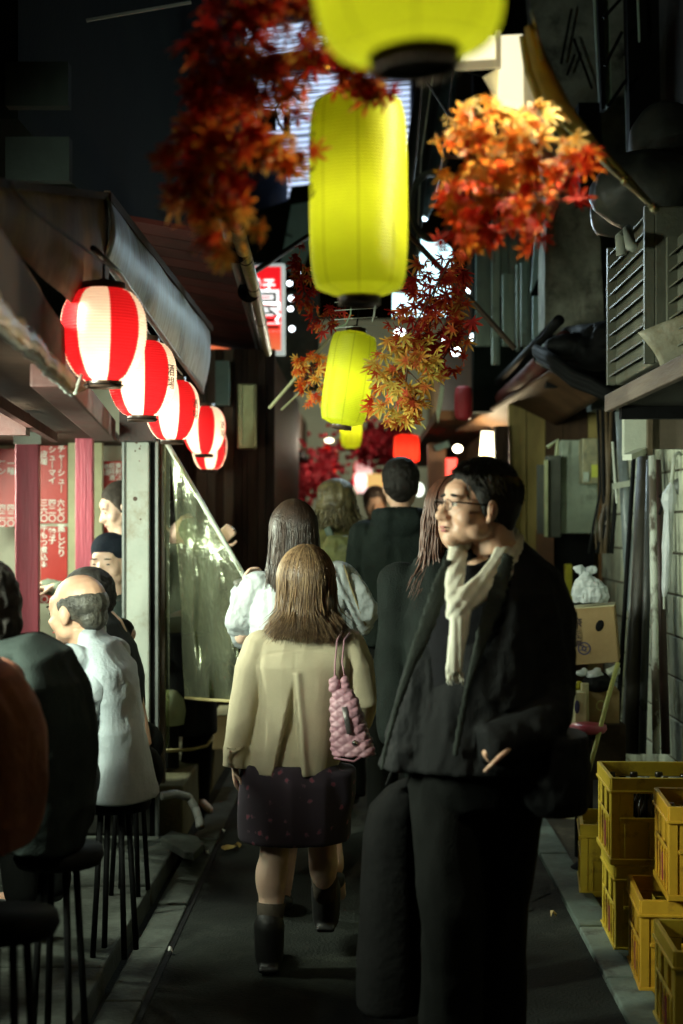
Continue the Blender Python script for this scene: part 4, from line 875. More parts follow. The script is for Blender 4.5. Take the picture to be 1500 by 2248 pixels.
organic(mb, 'bag', plasticbag, t, .0045, 1, None, [(.012, (34, 34, 9)), (.006, (60, 60, 30)), (.003, (110, 110, 60))])
t = thing('yellow_packet', P(1247, 1310, 8.4), 'yellow packet hanging behind the plastic bag', 'packet')
pxbox(MB(), 1240, 1257, 1238, 1335, 8.4, .05).build('packet', M('yellow_wrap', (.6, .55, .04), (.45, .4, .03), .35, 12, .6, 20), t, bevel=.01)
t = thing('open_carton', P(1310, 1600, 6.5), 'open brown carton of scraps below the large printed carton', 'carton')
rot_box(t, 'box', P(1318, 1556, 6.6), (.16, .2, .19), 0, 0, -.1, card)
rot_box(t, 'side_panel', P(1284, 1550, 6.45), (.035, .02, .21), 0, 0, .2, cardtop)
T = Matrix.Translation(P(1320, 1549, 6.43) - Vector((0, 0, 0))) @ Euler((math.radians(90), 0, 0)).to_matrix().to_4x4()
MB().lathe([(.024, 0), (.024, .002), (.018, .002), (.018, 0)], 24, T).build('emblem', M('yellow_ring', (.5, .5, .15)), t)
t = thing('small_carton', P(1268, 1600, 6.4), 'small pale carton with a dark oval mark left of the open carton', 'carton')
rot_box(t, 'box', P(1267, 1555, 6.45), (.055, .15, .16), 0, 0, .1, cardtop); MB().ell(P(1267, 1552, 6.37), (.012, .004, .03)).build('mark', inkb, t)
for k, (px, py, rx, m, lab) in enumerate(((1277, 1478, .026, plasticbag, 'white bottle cap end lying on scraps above the open carton'), (1305, 1482, .04, plasticbag, 'crumpled white packet on scraps above the open carton'),
                                          (1265, 1508, .03, M('yellow_wrap', (.6, .55, .04)), 'crumpled yellow packet above the small pale carton'), (1312, 1500, .07, black, 'black rubbish bag stuffed in the open carton'), (1345, 1475, .035, M('pale_end_panel', (.5, .54, .44)), 'pale plastic lid behind the black rubbish bag'))):
    o = organic(MB().ell(P(px, py, 6.5), (rx, rx, rx * .6)).ell(P(px + 6, py - 4, 6.52), (rx * .6, rx * .7, rx * .7)), 'rubbish', m, None, .006, 2, None, [(.006, (40, 40, 40))]); tag(o, lab, 'rubbish')
rot_box(t, 'base', P(1300, 1640, 6.6), (.26, .3, .25), 0, 0, 0, M('dark_crate_wood', (.05, .035, .02), (.03, .02, .012), .7))
tag(t, None, None)
o = MB().tube([P(1357, 1455, 6.35), P(1333, 1540, 6.3), P(1311, 1625, 6.25), P(1283, 1728, 6.15)], .0105, 10).build('broom_stick', M('yellow_green_stick', (.50, .52, .18), (.38, .4, .12), .4, 6), None, True); tag(o, 'yellow-green stick leaning down between the poles and the round stool', 'stick')
t = thing('round_stool', (P(1290, 0, 6.32).x, 6.32, .01), 'round stool with a dark pink seat and black pedestal at right', 'stool')
c = P(1290, 1600, 6.32)
MB().lathe([(0, -.015), (.076, -.015), (.086, 0), (.083, .018), (.045, .026), (0, .027)], 36, Matrix.Translation(c)).build('seat', M('maroon_vinyl', (.45, .07, .12), (.33, .045, .08), .35, 4, .1), t, True)
MB().lathe([(0, -.04), (.06, -.04), (.07, -.016), (0, -.016)], 30, Matrix.Translation(c)).build('seat_pan', black, t, True)
MB().tube([c + Vector((0, 0, -.03)), c + Vector((0, 0, -.20)), c + Vector((0, 0, -c.z + .05))], [.018, .022, .028], 14).build('pedestal', black, t, True)
MB().lathe([(0, .01), (.075, .01), (.075, .025), (.03, .06), (0, .06)], 30, Matrix.Translation((c.x, c.y, 0))).build('base', black, t, True)
t = thing('paper_lantern_stub', P(1275, 1690, 6.6), 'small orange ribbed lantern standing on the ground behind the stool', 'lantern')
MB().lathe(ribbed(superprof(.045, .03, .2, 4), 12, .002), 24, Matrix.Translation(P(1276, 1690, 6.6))).build('shade', M('orange_paper', (.5, .12, .03), (.35, .08, .02), .6), t, True)
MB().tube([(P(1276, 0, 6.6).x, 6.6, 0), P(1276, 1735, 6.6)], .03, 12).build('base', black, t)
o = MB().slab([P(1240, 1795, 6.9), P(1262, 1782, 6.95), P(1300, 1788, 7.0), P(1270, 1797, 6.85)], .004, Vector((0, 0, -1))).build('torn_card', M('pale_cardboard', (.50, .46, .28))); tag(o, 'torn scrap of pale card on the ground behind the single yellow crate', 'litter')

# ---------------------------------------------------------------- beer crates
def crate_meshes(W, D, Hh):
    mb = MB(); w = .012; rim = .05
    mb.bx(0, W, 0, D, .0, .012)
    for x in (0, W - .03):
        for y in (0, D - .03): mb.bx(x, x + .03, y, y + .03, .0125, Hh - rim - .0005)
    def wallpx(a0, a1, fixed, axis, out):
        def q(u0, u1, z0, z1, d0, d1):
            if axis == 'x': mb.bx(u0, u1, fixed + min(d0, d1), fixed + max(d0, d1), z0, z1)
            else: mb.bx(fixed + min(d0, d1), fixed + max(d0, d1), u0, u1, z0, z1)
        s = out
        q(a0 + .0305, a1 - .0305, .0125, Hh * .50, s * .004, s * (.004 + w))
        q(a0 + .001, a1 - .001, Hh - rim, Hh - .001, -s * .004, s * w)
        q(a0 - .004, a1 + .004, Hh - rim - .006, Hh - rim + .004, -s * .008, s * (w + .001))
        q(a0 - .004, a1 + .004, .004, .024, -s * .006, s * (w + .002))
        L = a1 - a0; c = (a0 + a1) / 2
        for u in (a0 + .0305, a1 - .0305 - .05, c - .03): q(u, u + (.05 if u != c - .03 else .06), Hh * .5 + .0005, Hh - rim - .0065, s * .004, s * (.004 + w))
        q(a0 + .0305, a1 - .0305, Hh * .5, Hh * .5 + .014, -s * .003, s * .003)
        for u in np.linspace(a0 + .05, a1 - .05, 5): q(u - .003, u + .003, .025, Hh * .48, -s * .003, s * .003)
    wallpx(0, W, 0, 'x', 1); wallpx(0, W, D, 'x', -1); wallpx(0, D, 0, 'y', 1); wallpx(0, D, W, 'y', -1)
    for i in range(1, 5): mb.bx(W * i / 5 - .002, W * i / 5 + .002, .016, D - .016, .013, Hh * .45)
    for i in range(1, 4): mb.bx(.016, W - .016, D * i / 4 - .002, D * i / 4 + .002, .013, Hh * .44)
    return mb.mesh('crate_body')
def logo_mesh():
    mb = MB(); mb.bx(-.03, .03, -.0015, .0015, -.045, .045); return mb.mesh('logo')
logoR = M('crate_red_print', (.30, .015, .05), (.22, .01, .04), .5); CR = {}; LG = logo_mesh(); LG.materials.append(logoR)
prof = [(0, 0), (.029, 0), (.03, .01), (.03, .155), (.026, .18), (.014, .205), (.0125, .25), (.014, .252), (.014, .262), (0, .262)]
bot_me = MB().lathe(prof, 14).mesh('bottle'); bot_me.materials.append(bottleM); bot_me.polygons.foreach_set('use_smooth', [True] * len(bot_me.polygons))
cap_me = MB().lathe([(0, .262), (.014, .262), (.0155, .25), (.0155, .262), (.013, .268), (0, .269)], 14).mesh('cap'); cap_me.materials.append(capM)
def crate(x, y, z, W, D, Hh, rz, mat, label, group='beer crates stacked on the right', bottles=0, blabel=None):
    key = (W, D, Hh, mat.name)
    t = thing('beer_crate', (x, y, z), label, 'crate', group); t.rotation_euler = (0, 0, rz)
    if key not in CR:
        me = crate_meshes(W, D, Hh); me.materials.append(mat); CR[key] = me
    o = bpy.data.objects.new('crate_body', CR[key]); COL.objects.link(o); o.parent = t; b = o.modifiers.new('bevel', 'BEVEL'); b.width = .003; b.segments = 1; b.limit_method = 'ANGLE'
    for lx, ly, lr in ((W * .62, .0015, 0), (.0015, D * .5, math.pi / 2)):
        l = bpy.data.objects.new('printed_mark', LG); COL.objects.link(l); l.parent = t; l.location = (lx, ly, Hh * .26); l.rotation_euler = (0, 0, lr)
    if bottles:
        R = Matrix.Rotation(rz, 3, 'Z'); rr_ = random.Random(int(x * 1000 + y * 77))
        for j in range(min(bottles, 4)):
            for i in range(5):
                p = Vector((x, y, z)) + R @ Vector((W * (i + .5) / 5, D * (j + .5) / 4, .013))
                r = bpy.data.objects.new('beer_bottle', bot_me); COL.objects.link(r); r.location = p; r.rotation_euler = (rr_.uniform(-.03, .03), rr_.uniform(-.03, .03), 0)
                tag(r, blabel, 'bottle', 'bottles in the ' + label[:28].strip())
                if rr_.random() < .5: q = bpy.data.objects.new('cap', cap_me); COL.objects.link(q); q.parent = r
rz = math.radians(-2)
crate(.895, 5.88, .008, .44, .34, .30, math.radians(-7), crateY, 'single yellow beer crate on the ground farthest back beside the tall stack', bottles=2, blabel='dark beer bottle in the single yellow crate farthest back')
crate(.90, 5.10, .008, .45, .36, .315, rz, crateY, 'lower yellow crate of the farther two-crate stack')
crate(.885, 5.10, .325, .45, .36, .315, rz, crateY, 'upper yellow crate of the farther two-crate stack, open and filled with bottles', bottles=4, blabel='dark beer bottle in the upper crate of the farther stack')
crate(.905, 4.66, .008, .42, .34, .31, rz * 2, crateO, 'orange crate with a handle hole at ground level before the farther stack', bottles=1, blabel='dark beer bottle in the ground-level orange crate with handle hole')
crate(.985, 4.60, .326, .42, .34, .31, rz * 2, crateO, 'upper orange crate cut by the right edge, with bottle necks inside', bottles=3, blabel='dark beer bottle in the upper orange crate at the right edge')
crate(.895, 4.10, .008, .42, .34, .31, rz, crateY, 'nearest yellow crate in the bottom right corner')

# ================================================================ far end of the lane
fw_ = thing('lane_end_wall', (P(760, 0, 24).x, 24, 0), 'pale greenish wall closing the lane far away', 'wall')
MB().bx(-6, 6, 24, 24.3, 0, 5).build('wall', M('far_pale_wall', (.42, .46, .34), (.33, .36, .27), .8, 2, .1), fw_)
pointlight('far_lane_light', (-.2, 21, 2.9), 90, (1, .95, .75), .2)
o = MB().ell((-.2, 21, 3.0), (.1, .1, .05)).build('lane_lamp', E('warm_bulb', (1, .86, .6), 8), None, True); tag(o, 'round lamp above the far end of the lane', 'lamp')
fl = thing('far_left_shops', (-1.6, 16, 0), 'row of dark shop fronts on the far left side of the lane', 'shops')
MB().bx(-2.6, -.95, 13.6, 23.5, 0, 3.2).build('wall', darkwood, fl)
MB().bx(-.95, -.6, 13.8, 22, 2.2, 2.26).build('awning', black, fl)
fr = thing('far_right_shops', (1.6, 14, 0), 'row of warm-lit shop fronts on the far right side of the lane', 'shops')
MB().bx(1.05, 2.6, 10.5, 23.5, 0, 4.2).build('wall', M('far_brown_wall', (.12, .08, .04), (.06, .04, .02), .8), fr)
MB().bx(.55, 1.05, 10.9, 20, 2.35, 2.42).build('awning', brownawn, fr)
a = P(940, 1700, 11.5); b = P(980, 972, 11.5)
o = MB().bx(a.x, b.x, 11.5, 11.65, 0, b.z).build('timber_post', M('orange_brown_post', (.30, .12, .04), (.2, .08, .03), .5, 4, .2, stretch=(5, 5, .6)), None, bevel=.01); tag(o, 'orange-brown timber post between the hooded man and the man with glasses', 'post')
def glow(px, py, Y, rx, rz_, col, s, name, label, cat='lamp', shape='e'):
    c = P(px, py, Y)
    o = (MB().ell(c, (rx, rx, rz_)) if shape == 'e' else MB().box(c, (rx * 2, .06, rz_ * 2))).build(name, E(name + '_%02d' % int(s * 10) + str(px), col, s), None, shape == 'e', bevel=0 if shape == 'e' else .01); tag(o, label, cat); return o
glow(1005, 985, 10.6, .035, .03, (1, .88, .6), 9, 'bare_bulb', 'small bright bare bulb above the man with glasses')
t = thing('hanging_lamp', P(1072, 975, 10.2), 'warm white cylindrical lamp shade hanging above the man with glasses', 'lamp')
MB().tube([P(1070, 1004, 10.2), P(1074, 948, 10.2)], [.058, .056], 24).build('lamp_shade', E('warm_shade', (1, .88, .6), 2.6), t, True)
MB().tube([P(1074, 947, 10.2), P(1075, 915, 10.2)], .006, 6).build('cord', black, t)
pointlight('hanging_lamp_light', P(1050, 1000, 9.95), 26, (1, .82, .5), .06)
glow(645, 1066, 16, .045, .045, (1, .93, .65), 5, 'globe_lamp', 'round warm lamp at left over the head of the woman in white')
glow(640, 1007, 15, .05, .03, (1, .97, .8), 3.5, 'disc_lamp', 'oval white lamp in the dark left of the small far yellow lantern')
glow(723, 967, 14, .045, .022, (1, .9, .6), 3.5, 'small_lamp', 'tiny warm lamp left of the small far yellow lantern')
glow(607, 1095, 14, .03, .16, (1, .33, .06), 1.6, 'orange_sign', 'glowing orange sign at the edge of the plank shop front', 'sign', 'b')
glow(616, 1082, 13.9, .028, .10, (.95, .95, 1), 1.3, 'white_sign', 'glowing white sign beside the orange sign on the far left', 'sign', 'b')
glow(600, 1070, 14, .02, .05, (1, .25, .1), 1, 'red_sign', 'small red glow above the orange sign on the far left', 'sign', 'b')
glow(991, 1040, 10.9, .045, .12, (1, .05, .04), .9, 'red_banner', 'red glowing banner directly left of the bald forehead of the man with glasses'.replace('bald ', ''), 'banner', 'b')
glow(830, 1062, 17, .13, .12, (1, .62, .2), .55, 'yellow_sign', 'dim yellow sign left of the hooded man, beside the half white lantern', 'sign', 'b')
glow(920, 1075, 12, .045, .06, (.9, 1, .85), 1.6, 'white_lamp', 'small white lamp at the right ear of the hooded man')
glow(1000, 1062, 13, .05, .02, (1, .8, .4), .4, 'amber_strip', 'dim amber strip beside the orange-brown post', 'sign', 'b')
o = MB().slab([P(958, 905, 9), P(968, 845, 9), P(975, 850, 9), P(972, 880, 9), P(962, 930, 9)], .02).build('hanging_flag', M('pale_green_cloth', (.45, .5, .35), (.35, .4, .27), .6)); tag(o, 'pale green scrap of cloth hanging right of the lower maple branch', 'cloth')
t = thing('dark_red_lantern', P(1018, 900, 9.3), 'unlit dark red lantern under the brown conduit', 'lantern')
MB().lathe(ribbed(superprof(.06, .03, .22, 3), 14, .002), 24, Matrix.Translation(P(1018, 885, 9.3))).build('paper_shade', M('dull_red_paper', (.35, .02, .03), (.25, .015, .02), .6), t, True)
o = MB().beam(P(955, 985, 11.4), P(985, 975, 11.4), .1, .05).build('post_cap', tealpanel); tag(o, 'blue-grey cap box at the top of the orange-brown post', 'box')
# bamboo rods beside the leaning lantern
for a, b, r, lab in ((P(592, 896, 7.4), P(733, 732, 7.2), .009, 'longer pale bamboo rod slanting behind the orange leaves left of the leaning lantern'), (P(618, 900, 7.6), P(700, 822, 7.5), .006, 'shorter thin rod under the pale bamboo rod')):
    o = MB().tube([a, b], r, 8).build('bamboo_rod', M('pale_bamboo', (.5, .5, .28), (.38, .38, .2), .5)); tag(o, lab, 'rod')
# overhead wires
for k, (a, b) in enumerate(((P(560, -20, 6), P(1180, 200, 6)), (P(470, 555, 8), P(600, 575, 9)), (P(860, 60, 5), P(1060, 330, 8)), (P(1000, 110, 6), P(960, 420, 8.3)), (P(930, 150, 5), P(905, 420, 8)))):
    m = (a + b) / 2 + Vector((0, 0, -.05)); o = MB().tube([a, m, b], .006, 6).build('overhead_wire', black); tag(o, ['black wire across the top of the picture behind the red leaves', 'short wire above the red shop sign', 'black wire passing behind the topmost lantern to the right', 'black wire falling beside the pole at upper centre', 'black wire close behind the large yellow lantern'][k], 'wire')

# ================================================================ maple branches
def leaf_mesh(seed, lobes=7):
    r = random.Random(seed); vs = [(0, 0, 0)]; ang = [-2.15, -1.45, -.72, 0, .72, 1.45, 2.15]; ln = [.26, .40, .49, .55, .49, .40, .26]; droop = r.uniform(.05, .35); cup = r.uniform(-.1, .25)
    def pt(a, l): x, y = l * math.sin(a), l * math.cos(a); return (x, y, -droop * (l ** 2) * 1.3 + cup * abs(x) * .6 + r.uniform(-.012, .012))
    ring = []
    for i, (a, l) in enumerate(zip(ang, ln)):
        l *= r.uniform(.9, 1.08)
        ring += [pt(a - .20, l * .55), pt(a - .09, l * .82), pt(a, l), pt(a + .09, l * .82), pt(a + .20, l * .55)]
        if i < 6: ring.append(pt((a + ang[i + 1]) / 2, .13))
    ring.append(pt(2.9, .06)); ring.append((0, -.04, 0)); ring.append(pt(-2.9, .06))
    vs += ring; n = len(ring); fs = [(0, 1 + i, 1 + (i + 1) % n) for i in range(n)]
    st_ = len(vs); vs += [(-.006, 0, .003), (.006, 0, .003), (.004, -.32, -.05 + r.uniform(-.05, .05)), (-.004, -.32, -.05)]; fs.append((st_, st_ + 1, st_ + 2, st_ + 3))
    me = bpy.data.meshes.new('maple_leaf'); me.from_pydata(vs, [], fs); me.update(); return me
LM = [leaf_mesh(i) for i in range(6)]
def leafmat(name, cols, transl=.35):
    m = bpy.data.materials.new(name); m.use_nodes = True; nt = m.node_tree; N = nt.nodes; L = nt.links; b = N['Principled BSDF']; b.inputs['Roughness'].default_value = .7; b.inputs['Specular IOR Level'].default_value = .2
    oi = N.new('ShaderNodeObjectInfo'); tc = N.new('ShaderNodeTexCoord'); ln = N.new('ShaderNodeVectorMath'); ln.operation = 'LENGTH'; L.new(tc.outputs['Object'], ln.inputs[0])
    nz = N.new('ShaderNodeTexNoise'); nz.inputs['Scale'].default_value = 3.5; L.new(tc.outputs['Object'], nz.inputs[0])
    a = N.new('ShaderNodeMath'); a.operation = 'MULTIPLY_ADD'; a.inputs[1].default_value = .55; L.new(oi.outputs['Random'], a.inputs[0]); a.inputs[2].default_value = -.18
    c = N.new('ShaderNodeMath'); c.operation = 'MULTIPLY_ADD'; c.inputs[1].default_value = .8; L.new(ln.outputs['Value'], c.inputs[0]); L.new(a.outputs[0], c.inputs[2])
    d = N.new('ShaderNodeMath'); d.operation = 'MULTIPLY_ADD'; d.inputs[1].default_value = .45; L.new(nz.outputs[0], d.inputs[0]); L.new(c.outputs[0], d.inputs[2])
    rp = N.new('ShaderNodeValToRGB'); el = rp.color_ramp.elements; el[0].color = (*cols[0], 1); el[0].position = .2; el[1].color = (*cols[-1], 1); el[1].position = .85
    for i, cc in enumerate(cols[1:-1]):
        e = el.new(.2 + .65 * (i + 1) / (len(cols) - 1)); e.color = (*cc, 1)
    L.new(d.outputs[0], rp.inputs[0]); L.new(rp.outputs[0], b.inputs['Base Color']); t = N.new('ShaderNodeBsdfTranslucent'); L.new(rp.outputs[0], t.inputs[0]); ms = N.new('ShaderNodeMixShader'); ms.inputs[0].default_value = transl
    L.new(b.outputs[0], ms.inputs[1]); L.new(t.outputs[0], ms.inputs[2]); L.new(ms.outputs[0], N['Material Output'].inputs[0]); return m
LRED = leafmat('red_maple', [(.32, .012, .008), (.50, .03, .012), (.62, .09, .015), (.68, .28, .03)])
LORG = leafmat('orange_maple', [(.50, .03, .01), (.70, .15, .02), (.78, .38, .06), (.80, .55, .14)])
LGLD = leafmat('golden_maple', [(.62, .12, .02), (.78, .34, .05), (.85, .55, .14), (.88, .70, .30)])
LDRK = leafmat('dark_red_maple', [(.24, .008, .008), (.38, .02, .012), (.50, .07, .015), (.58, .32, .06)])
LGRN = leafmat('yellow_green_maple', [(.38, .05, .015), (.52, .22, .03), (.60, .44, .08), (.62, .55, .13)])
MS = {}
def lm(i, mat):
    k = (i, mat.name)
    if k not in MS: me = LM[i].copy(); me.materials.append(mat); MS[k] = me
    return MS[k]
def branch(blobs, label, seed, size, twigs=None):
    """blobs: (px, py, Y, rx_px, ry_px, count, material)"""
    r = random.Random(seed); b0 = blobs[0]; c0 = P(b0[0], b0[1], b0[2]); t = thing('maple_branch', c0, label, 'maple branch'); n = 0; cs = []
    for px, py, Y, rx, ry, cnt, mat in blobs:
        cs.append(P(px, py, Y))
        for _ in range(cnt):
            while True:
                u, v = r.uniform(-1, 1), r.uniform(-1, 1)
                if u * u + v * v < 1: break
            p = P(px + u * rx, py + v * ry, Y) + Vector((0, r.uniform(-1, 1) * min(rx, ry) / F * Y * .9, 0))
            o = bpy.data.objects.new('maple_leaf', lm(r.randrange(6), mat)); COL.objects.link(o); o.parent = t; o.location = p - c0
            s = size * r.uniform(.7, 1.2); o.scale = (s, s, s)
            # leaves droop: tip down and outward, blade facing roughly sideways or up
            o.rotation_euler = Euler((math.radians(90 + r.gauss(25, 28)) , r.gauss(0, .35), math.radians(r.gauss(0, 40)) ), 'XYZ')
            e = Matrix.Rotation(math.pi + r.gauss(u * -.9, .7), 4, 'Y') @ o.rotation_euler.to_matrix().to_4x4(); o.rotation_euler = e.to_euler()
            n += 1
    for a, b in zip(cs, cs[1:]):
        m = (a + b) / 2 + Vector((r.uniform(-.02, .02), 0, r.uniform(-.02, .02)))
        MB().tube([a, m, b], [.004, .0035, .003], 6).build('twig', M('twig_bark', (.10, .05, .03), (.06, .03, .02), .7), t)
        for _ in range(3):
            q = a.lerp(b, r.random()); MB().tube([q, q + Vector((r.uniform(-.08, .08), r.uniform(-.03, .03), r.uniform(-.08, .02)))], [.0025, .0015], 5).build('twig', M('twig_bark', (.10, .05, .03)), t)
    return t
branch([(600, 20, 2.6, 150, 75, 60, LDRK), (520, 130, 2.6, 115, 90, 55, LDRK), (500, 250, 2.65, 100, 80, 50, LRED), (455, 340, 2.6, 90, 70, 34, LRED), (600, 330, 2.7, 100, 40, 24, LORG), (430, 430, 2.6, 75, 60, 20, LORG), (500, 490, 2.55, 80, 70, 22, LORG), (430, 400, 2.55, 80, 60, 12, LRED),
        (640, 200, 2.9, 60, 70, 14, LDRK), (690, 90, 2.9, 50, 60, 16, LDRK)], 'large dark red maple branch hanging at upper left, blurred and near', 11, .082)
branch([(800, 170, 2.75, 60, 35, 22, LDRK), (760, 150, 2.8, 40, 40, 8, LDRK), (835, 200, 2.7, 40, 20, 8, LDRK)], 'small red maple sprig over the top of the large upright yellow lantern', 12, .075)
branch([(1110, 270, 2.95, 130, 48, 44, LGLD), (1185, 320, 2.95, 95, 60, 22, LGLD), (1030, 340, 2.95, 80, 60, 26, LORG), (1110, 390, 2.95, 120, 60, 30, LORG), (1060, 460, 3.0, 110, 75, 36, LRED), (1080, 430, 2.9, 110, 60, 14, LORG), (1190, 430, 3.05, 95, 45, 18, LRED), (1265, 365, 2.95, 60, 38, 11, LRED), (1180, 505, 3.0, 24, 50, 8, LRED), (1010, 500, 3.0, 60, 60, 18, LRED)],
       'orange and red maple branch lit from above at upper right', 13, .075)
branch([(960, 620, 5.7, 65, 60, 50, LDRK), (945, 715, 5.6, 95, 65, 92, LDRK), (895, 805, 5.5, 80, 65, 66, LGRN), (880, 900, 5.4, 50, 45, 36, LGRN), (985, 770, 5.6, 40, 50, 18, LDRK), (1010, 680, 5.7, 35, 50, 18, LDRK), (845, 850, 5.6, 40, 65, 16, LORG), (990, 570, 5.5, 30, 25, 4, LRED)],
       'dark red and greenish maple branch in focus right of the leaning yellow lantern', 14, .098)
branch([(685, 800, 6.6, 40, 30, 28, LORG), (690, 850, 6.6, 32, 45, 24, LORG), (660, 800, 6.6, 20, 20, 6, LORG), (800, 880, 6.9, 40, 55, 20, LORG)], 'orange maple sprig left of and behind the leaning yellow lantern', 15, .08)
branch([(660, 570, 6.2, 22, 50, 18, LDRK), (668, 640, 6.2, 25, 40, 16, LDRK), (705, 700, 6.0, 28, 40, 14, LDRK), (740, 690, 6.0, 30, 20, 8, LDRK)], 'dark red maple sprig between the red sign and the large yellow lantern', 16, .085)
# far foliage: leaves too small to tell apart
def farfol(blobs, name, label, mat, n, s, seed):
    r = np.random.RandomState(seed); vs = []; fs = []
    for px, py, Y, rx, ry in blobs:
        for _ in range(n):
            a = r.normal(0, .5, 2); p = np.array(P(px + a[0] * rx, py + a[1] * ry, Y + r.normal(0, .2))); k = len(vs)
            for q in range(5):
                t_ = q * 1.257 + r.uniform(0, 1); vs.append(tuple(p + s * np.array([math.cos(t_), r.uniform(-.5, .5), math.sin(t_)]) * r.uniform(.3, 1)))
            fs.append((k, k + 1, k + 2)); fs.append((k, k + 2, k + 3)); fs.append((k, k + 3, k + 4))
    me = bpy.data.meshes.new(name); me.from_pydata(vs, [], fs); me.update(); o = link(name, me, mat); tag(o, label, 'foliage', kind='stuff'); return o
frd = M('far_red_foliage', (.55, .02, .04), (.22, .008, .02), .6, 8, 0, transl=.4)
farfol([(660, 1055, 15, 60, 45), (700, 1030, 15, 60, 50), (830, 990, 15.5, 50, 35), (800, 960, 15, 60, 40), (640, 1090, 15, 25, 25), (870, 960, 14.5, 30, 40)], 'far_maple_foliage', 'deep red maple foliage filling the far lane under the yellow lanterns', frd, 260, .045, 3)
pointlight('far_foliage_light', (-.35, 14.2, 2.35), 9, (1, .8, .6), .1)

# ================================================================ people
def headmb(mb, Mx, k=1.0, ears=True, detail=True):
    """head shapes in a frame: +Y face, +Z crown, origin mid-head; Mx places it"""
    R = Mx.to_3x3(); s = k
    def e(c, r): mb.ell(Mx @ (Vector(c) * s), tuple(q * s for q in r), R, 16, 11)
    e((0, -.016, .032), (.074, .092, .080)); e((0, .022, -.012), (.066, .068, .082)); e((0, .040, -.068), (.052, .046, .036)); e((0, .072, -.092), (.024, .022, .020))
    e((0, .062, .030), (.052, .028, .030))
    for q in (-1, 1):
        e((q * .038, .050, -.036), (.028, .030, .030)); e((q * .048, .02, -.062), (.022, .034, .028)); e((q * .026, .076, .013), (.024, .012, .007))
    if detail:
        mb.tube([Mx @ (Vector(p) * s) for p in ((0, .082, .008), (0, .097, -.018), (0, .106, -.034))], [.009 * s, .011 * s, .0145 * s], 10, rnd=True)
        for q in (-1, 1): e((q * .012, .096, -.037), (.010, .012, .008))
        e((0, .086, -.056), (.022, .012, .010)); e((0, .088, -.062), (.020, .011, .0055)); e((0, .085, -.072), (.017, .010, .006))
        for q in (-1, 1): e((q * .031, .074, -.006), (.017, .010, .008))
    if ears:
        for q in (-1, 1):
            Re = R @ Euler((0, 0, q * -.35)).to_matrix(); mb.ell(Mx @ (Vector((q * .078, -.004, -.012)) * s), (.009 * s, .020 * s, .031 * s), Re, 12, 8)
            mb.ell(Mx @ (Vector((q * .074, .002, -.036)) * s), (.007 * s, .010 * s, .012 * s), Re, 10, 7)
def hframe(c, fwd, up=(0, 0, 1)):
    f = Vector(fwd).normalized(); u = Vector(up); u = (u - f * u.dot(f)).normalized(); x = f.cross(u)
    return Matrix.Translation(Vector(c)) @ Matrix((x, f, u)).transposed().to_4x4()
def handmb(mb, wrist, d, nrm, curl=.5, side=1, s=1.0):
    """palm, four unequal fingers and a thumb; d points to the fingertips, nrm out of the palm"""
    d = Vector(d).normalized(); n = Vector(nrm); n = (n - d * n.dot(d)).normalized(); x = d.cross(n) * side; w = Vector(wrist)
    Rm = Matrix((x, n, d)).transposed()
    mb.ell(w + d * .045 * s, (.038 * s, .015 * s, .050 * s), Rm)
    for i, (off, L) in enumerate(((-.028, .060), (-.010, .074), (.009, .080), (.027, .070))):
        p = w + d * .075 * s + x * off * s; pts = [p]; a = 0
        for j, f in enumerate((.45, .32, .25)):
            a += curl * (.8 if j == 0 else 1.0); p = p + (d * math.cos(a) + n * math.sin(a)) * L * f * s; pts.append(p)
        mb.tube([w + d * .04 * s + x * off * s * .8] + pts, [.010 * s, .0095 * s, .0088 * s, .008 * s, .007 * s], 8, rnd=True)
    p = w + d * .02 * s + x * .03 * s; pts = [p, p + (x * .7 + d * .6 + n * .3) * .032 * s, p + (x * .8 + d * 1.2 + n * .7) * .045 * s, p + (x * .7 + d * 1.7 + n * 1.2) * .048 * s]
    mb.tube(pts, [.013 * s, .011 * s, .009 * s, .008 * s], 8, rnd=True)

def legs(mb, hips, knees, ankles, toes, r=(.085, .055, .042), foot=True):
    for h, k, a, t in zip(hips, knees, ankles, toes):
        mb.tube([h, Vector(h).lerp(Vector(k), .5), k, Vector(k).lerp(Vector(a), .35), a], [r[0], (r[0] + r[1]) / 2, r[1], r[1] * 1.02, r[2] * .85], 12, rnd=True)
        if foot: mb.tube([Vector(a) + Vector((0, 0, -.035)), Vector(a).lerp(Vector(t), .5) + Vector((0, 0, -.01)), t], [.028, .03, .022], 10, rnd=True)
def torso(mb, rows): mb.stack(rows, 24, 2.2)

def hair_cap(mb, Mx, k=1.0, front=.02, back=-.09, thick=.012, wide=1.0, top=0):
    """short hair volume over crown, sides and nape"""
    R = Mx.to_3x3(); s = k
    def e(c, r): mb.ell(Mx @ (Vector(c) * s), tuple(q * s for q in r), R, 18, 12)
    e((0, -.022, .042), ((.074 + thick) * wide, .090 + thick, .078 + thick + top)); e((0, -.050, .0), ((.068 + thick) * wide, .062 + thick, .068)); e((0, -.062, -.038), (.055, .042, .045))
    e((0, .018, .075), (.060, .045, .034 + top))
    for q in (-1, 1): e((q * .066, -.012, .018), (.018, .046, .040)); e((q * .074, .014, -.004), (.007, .012, .030))

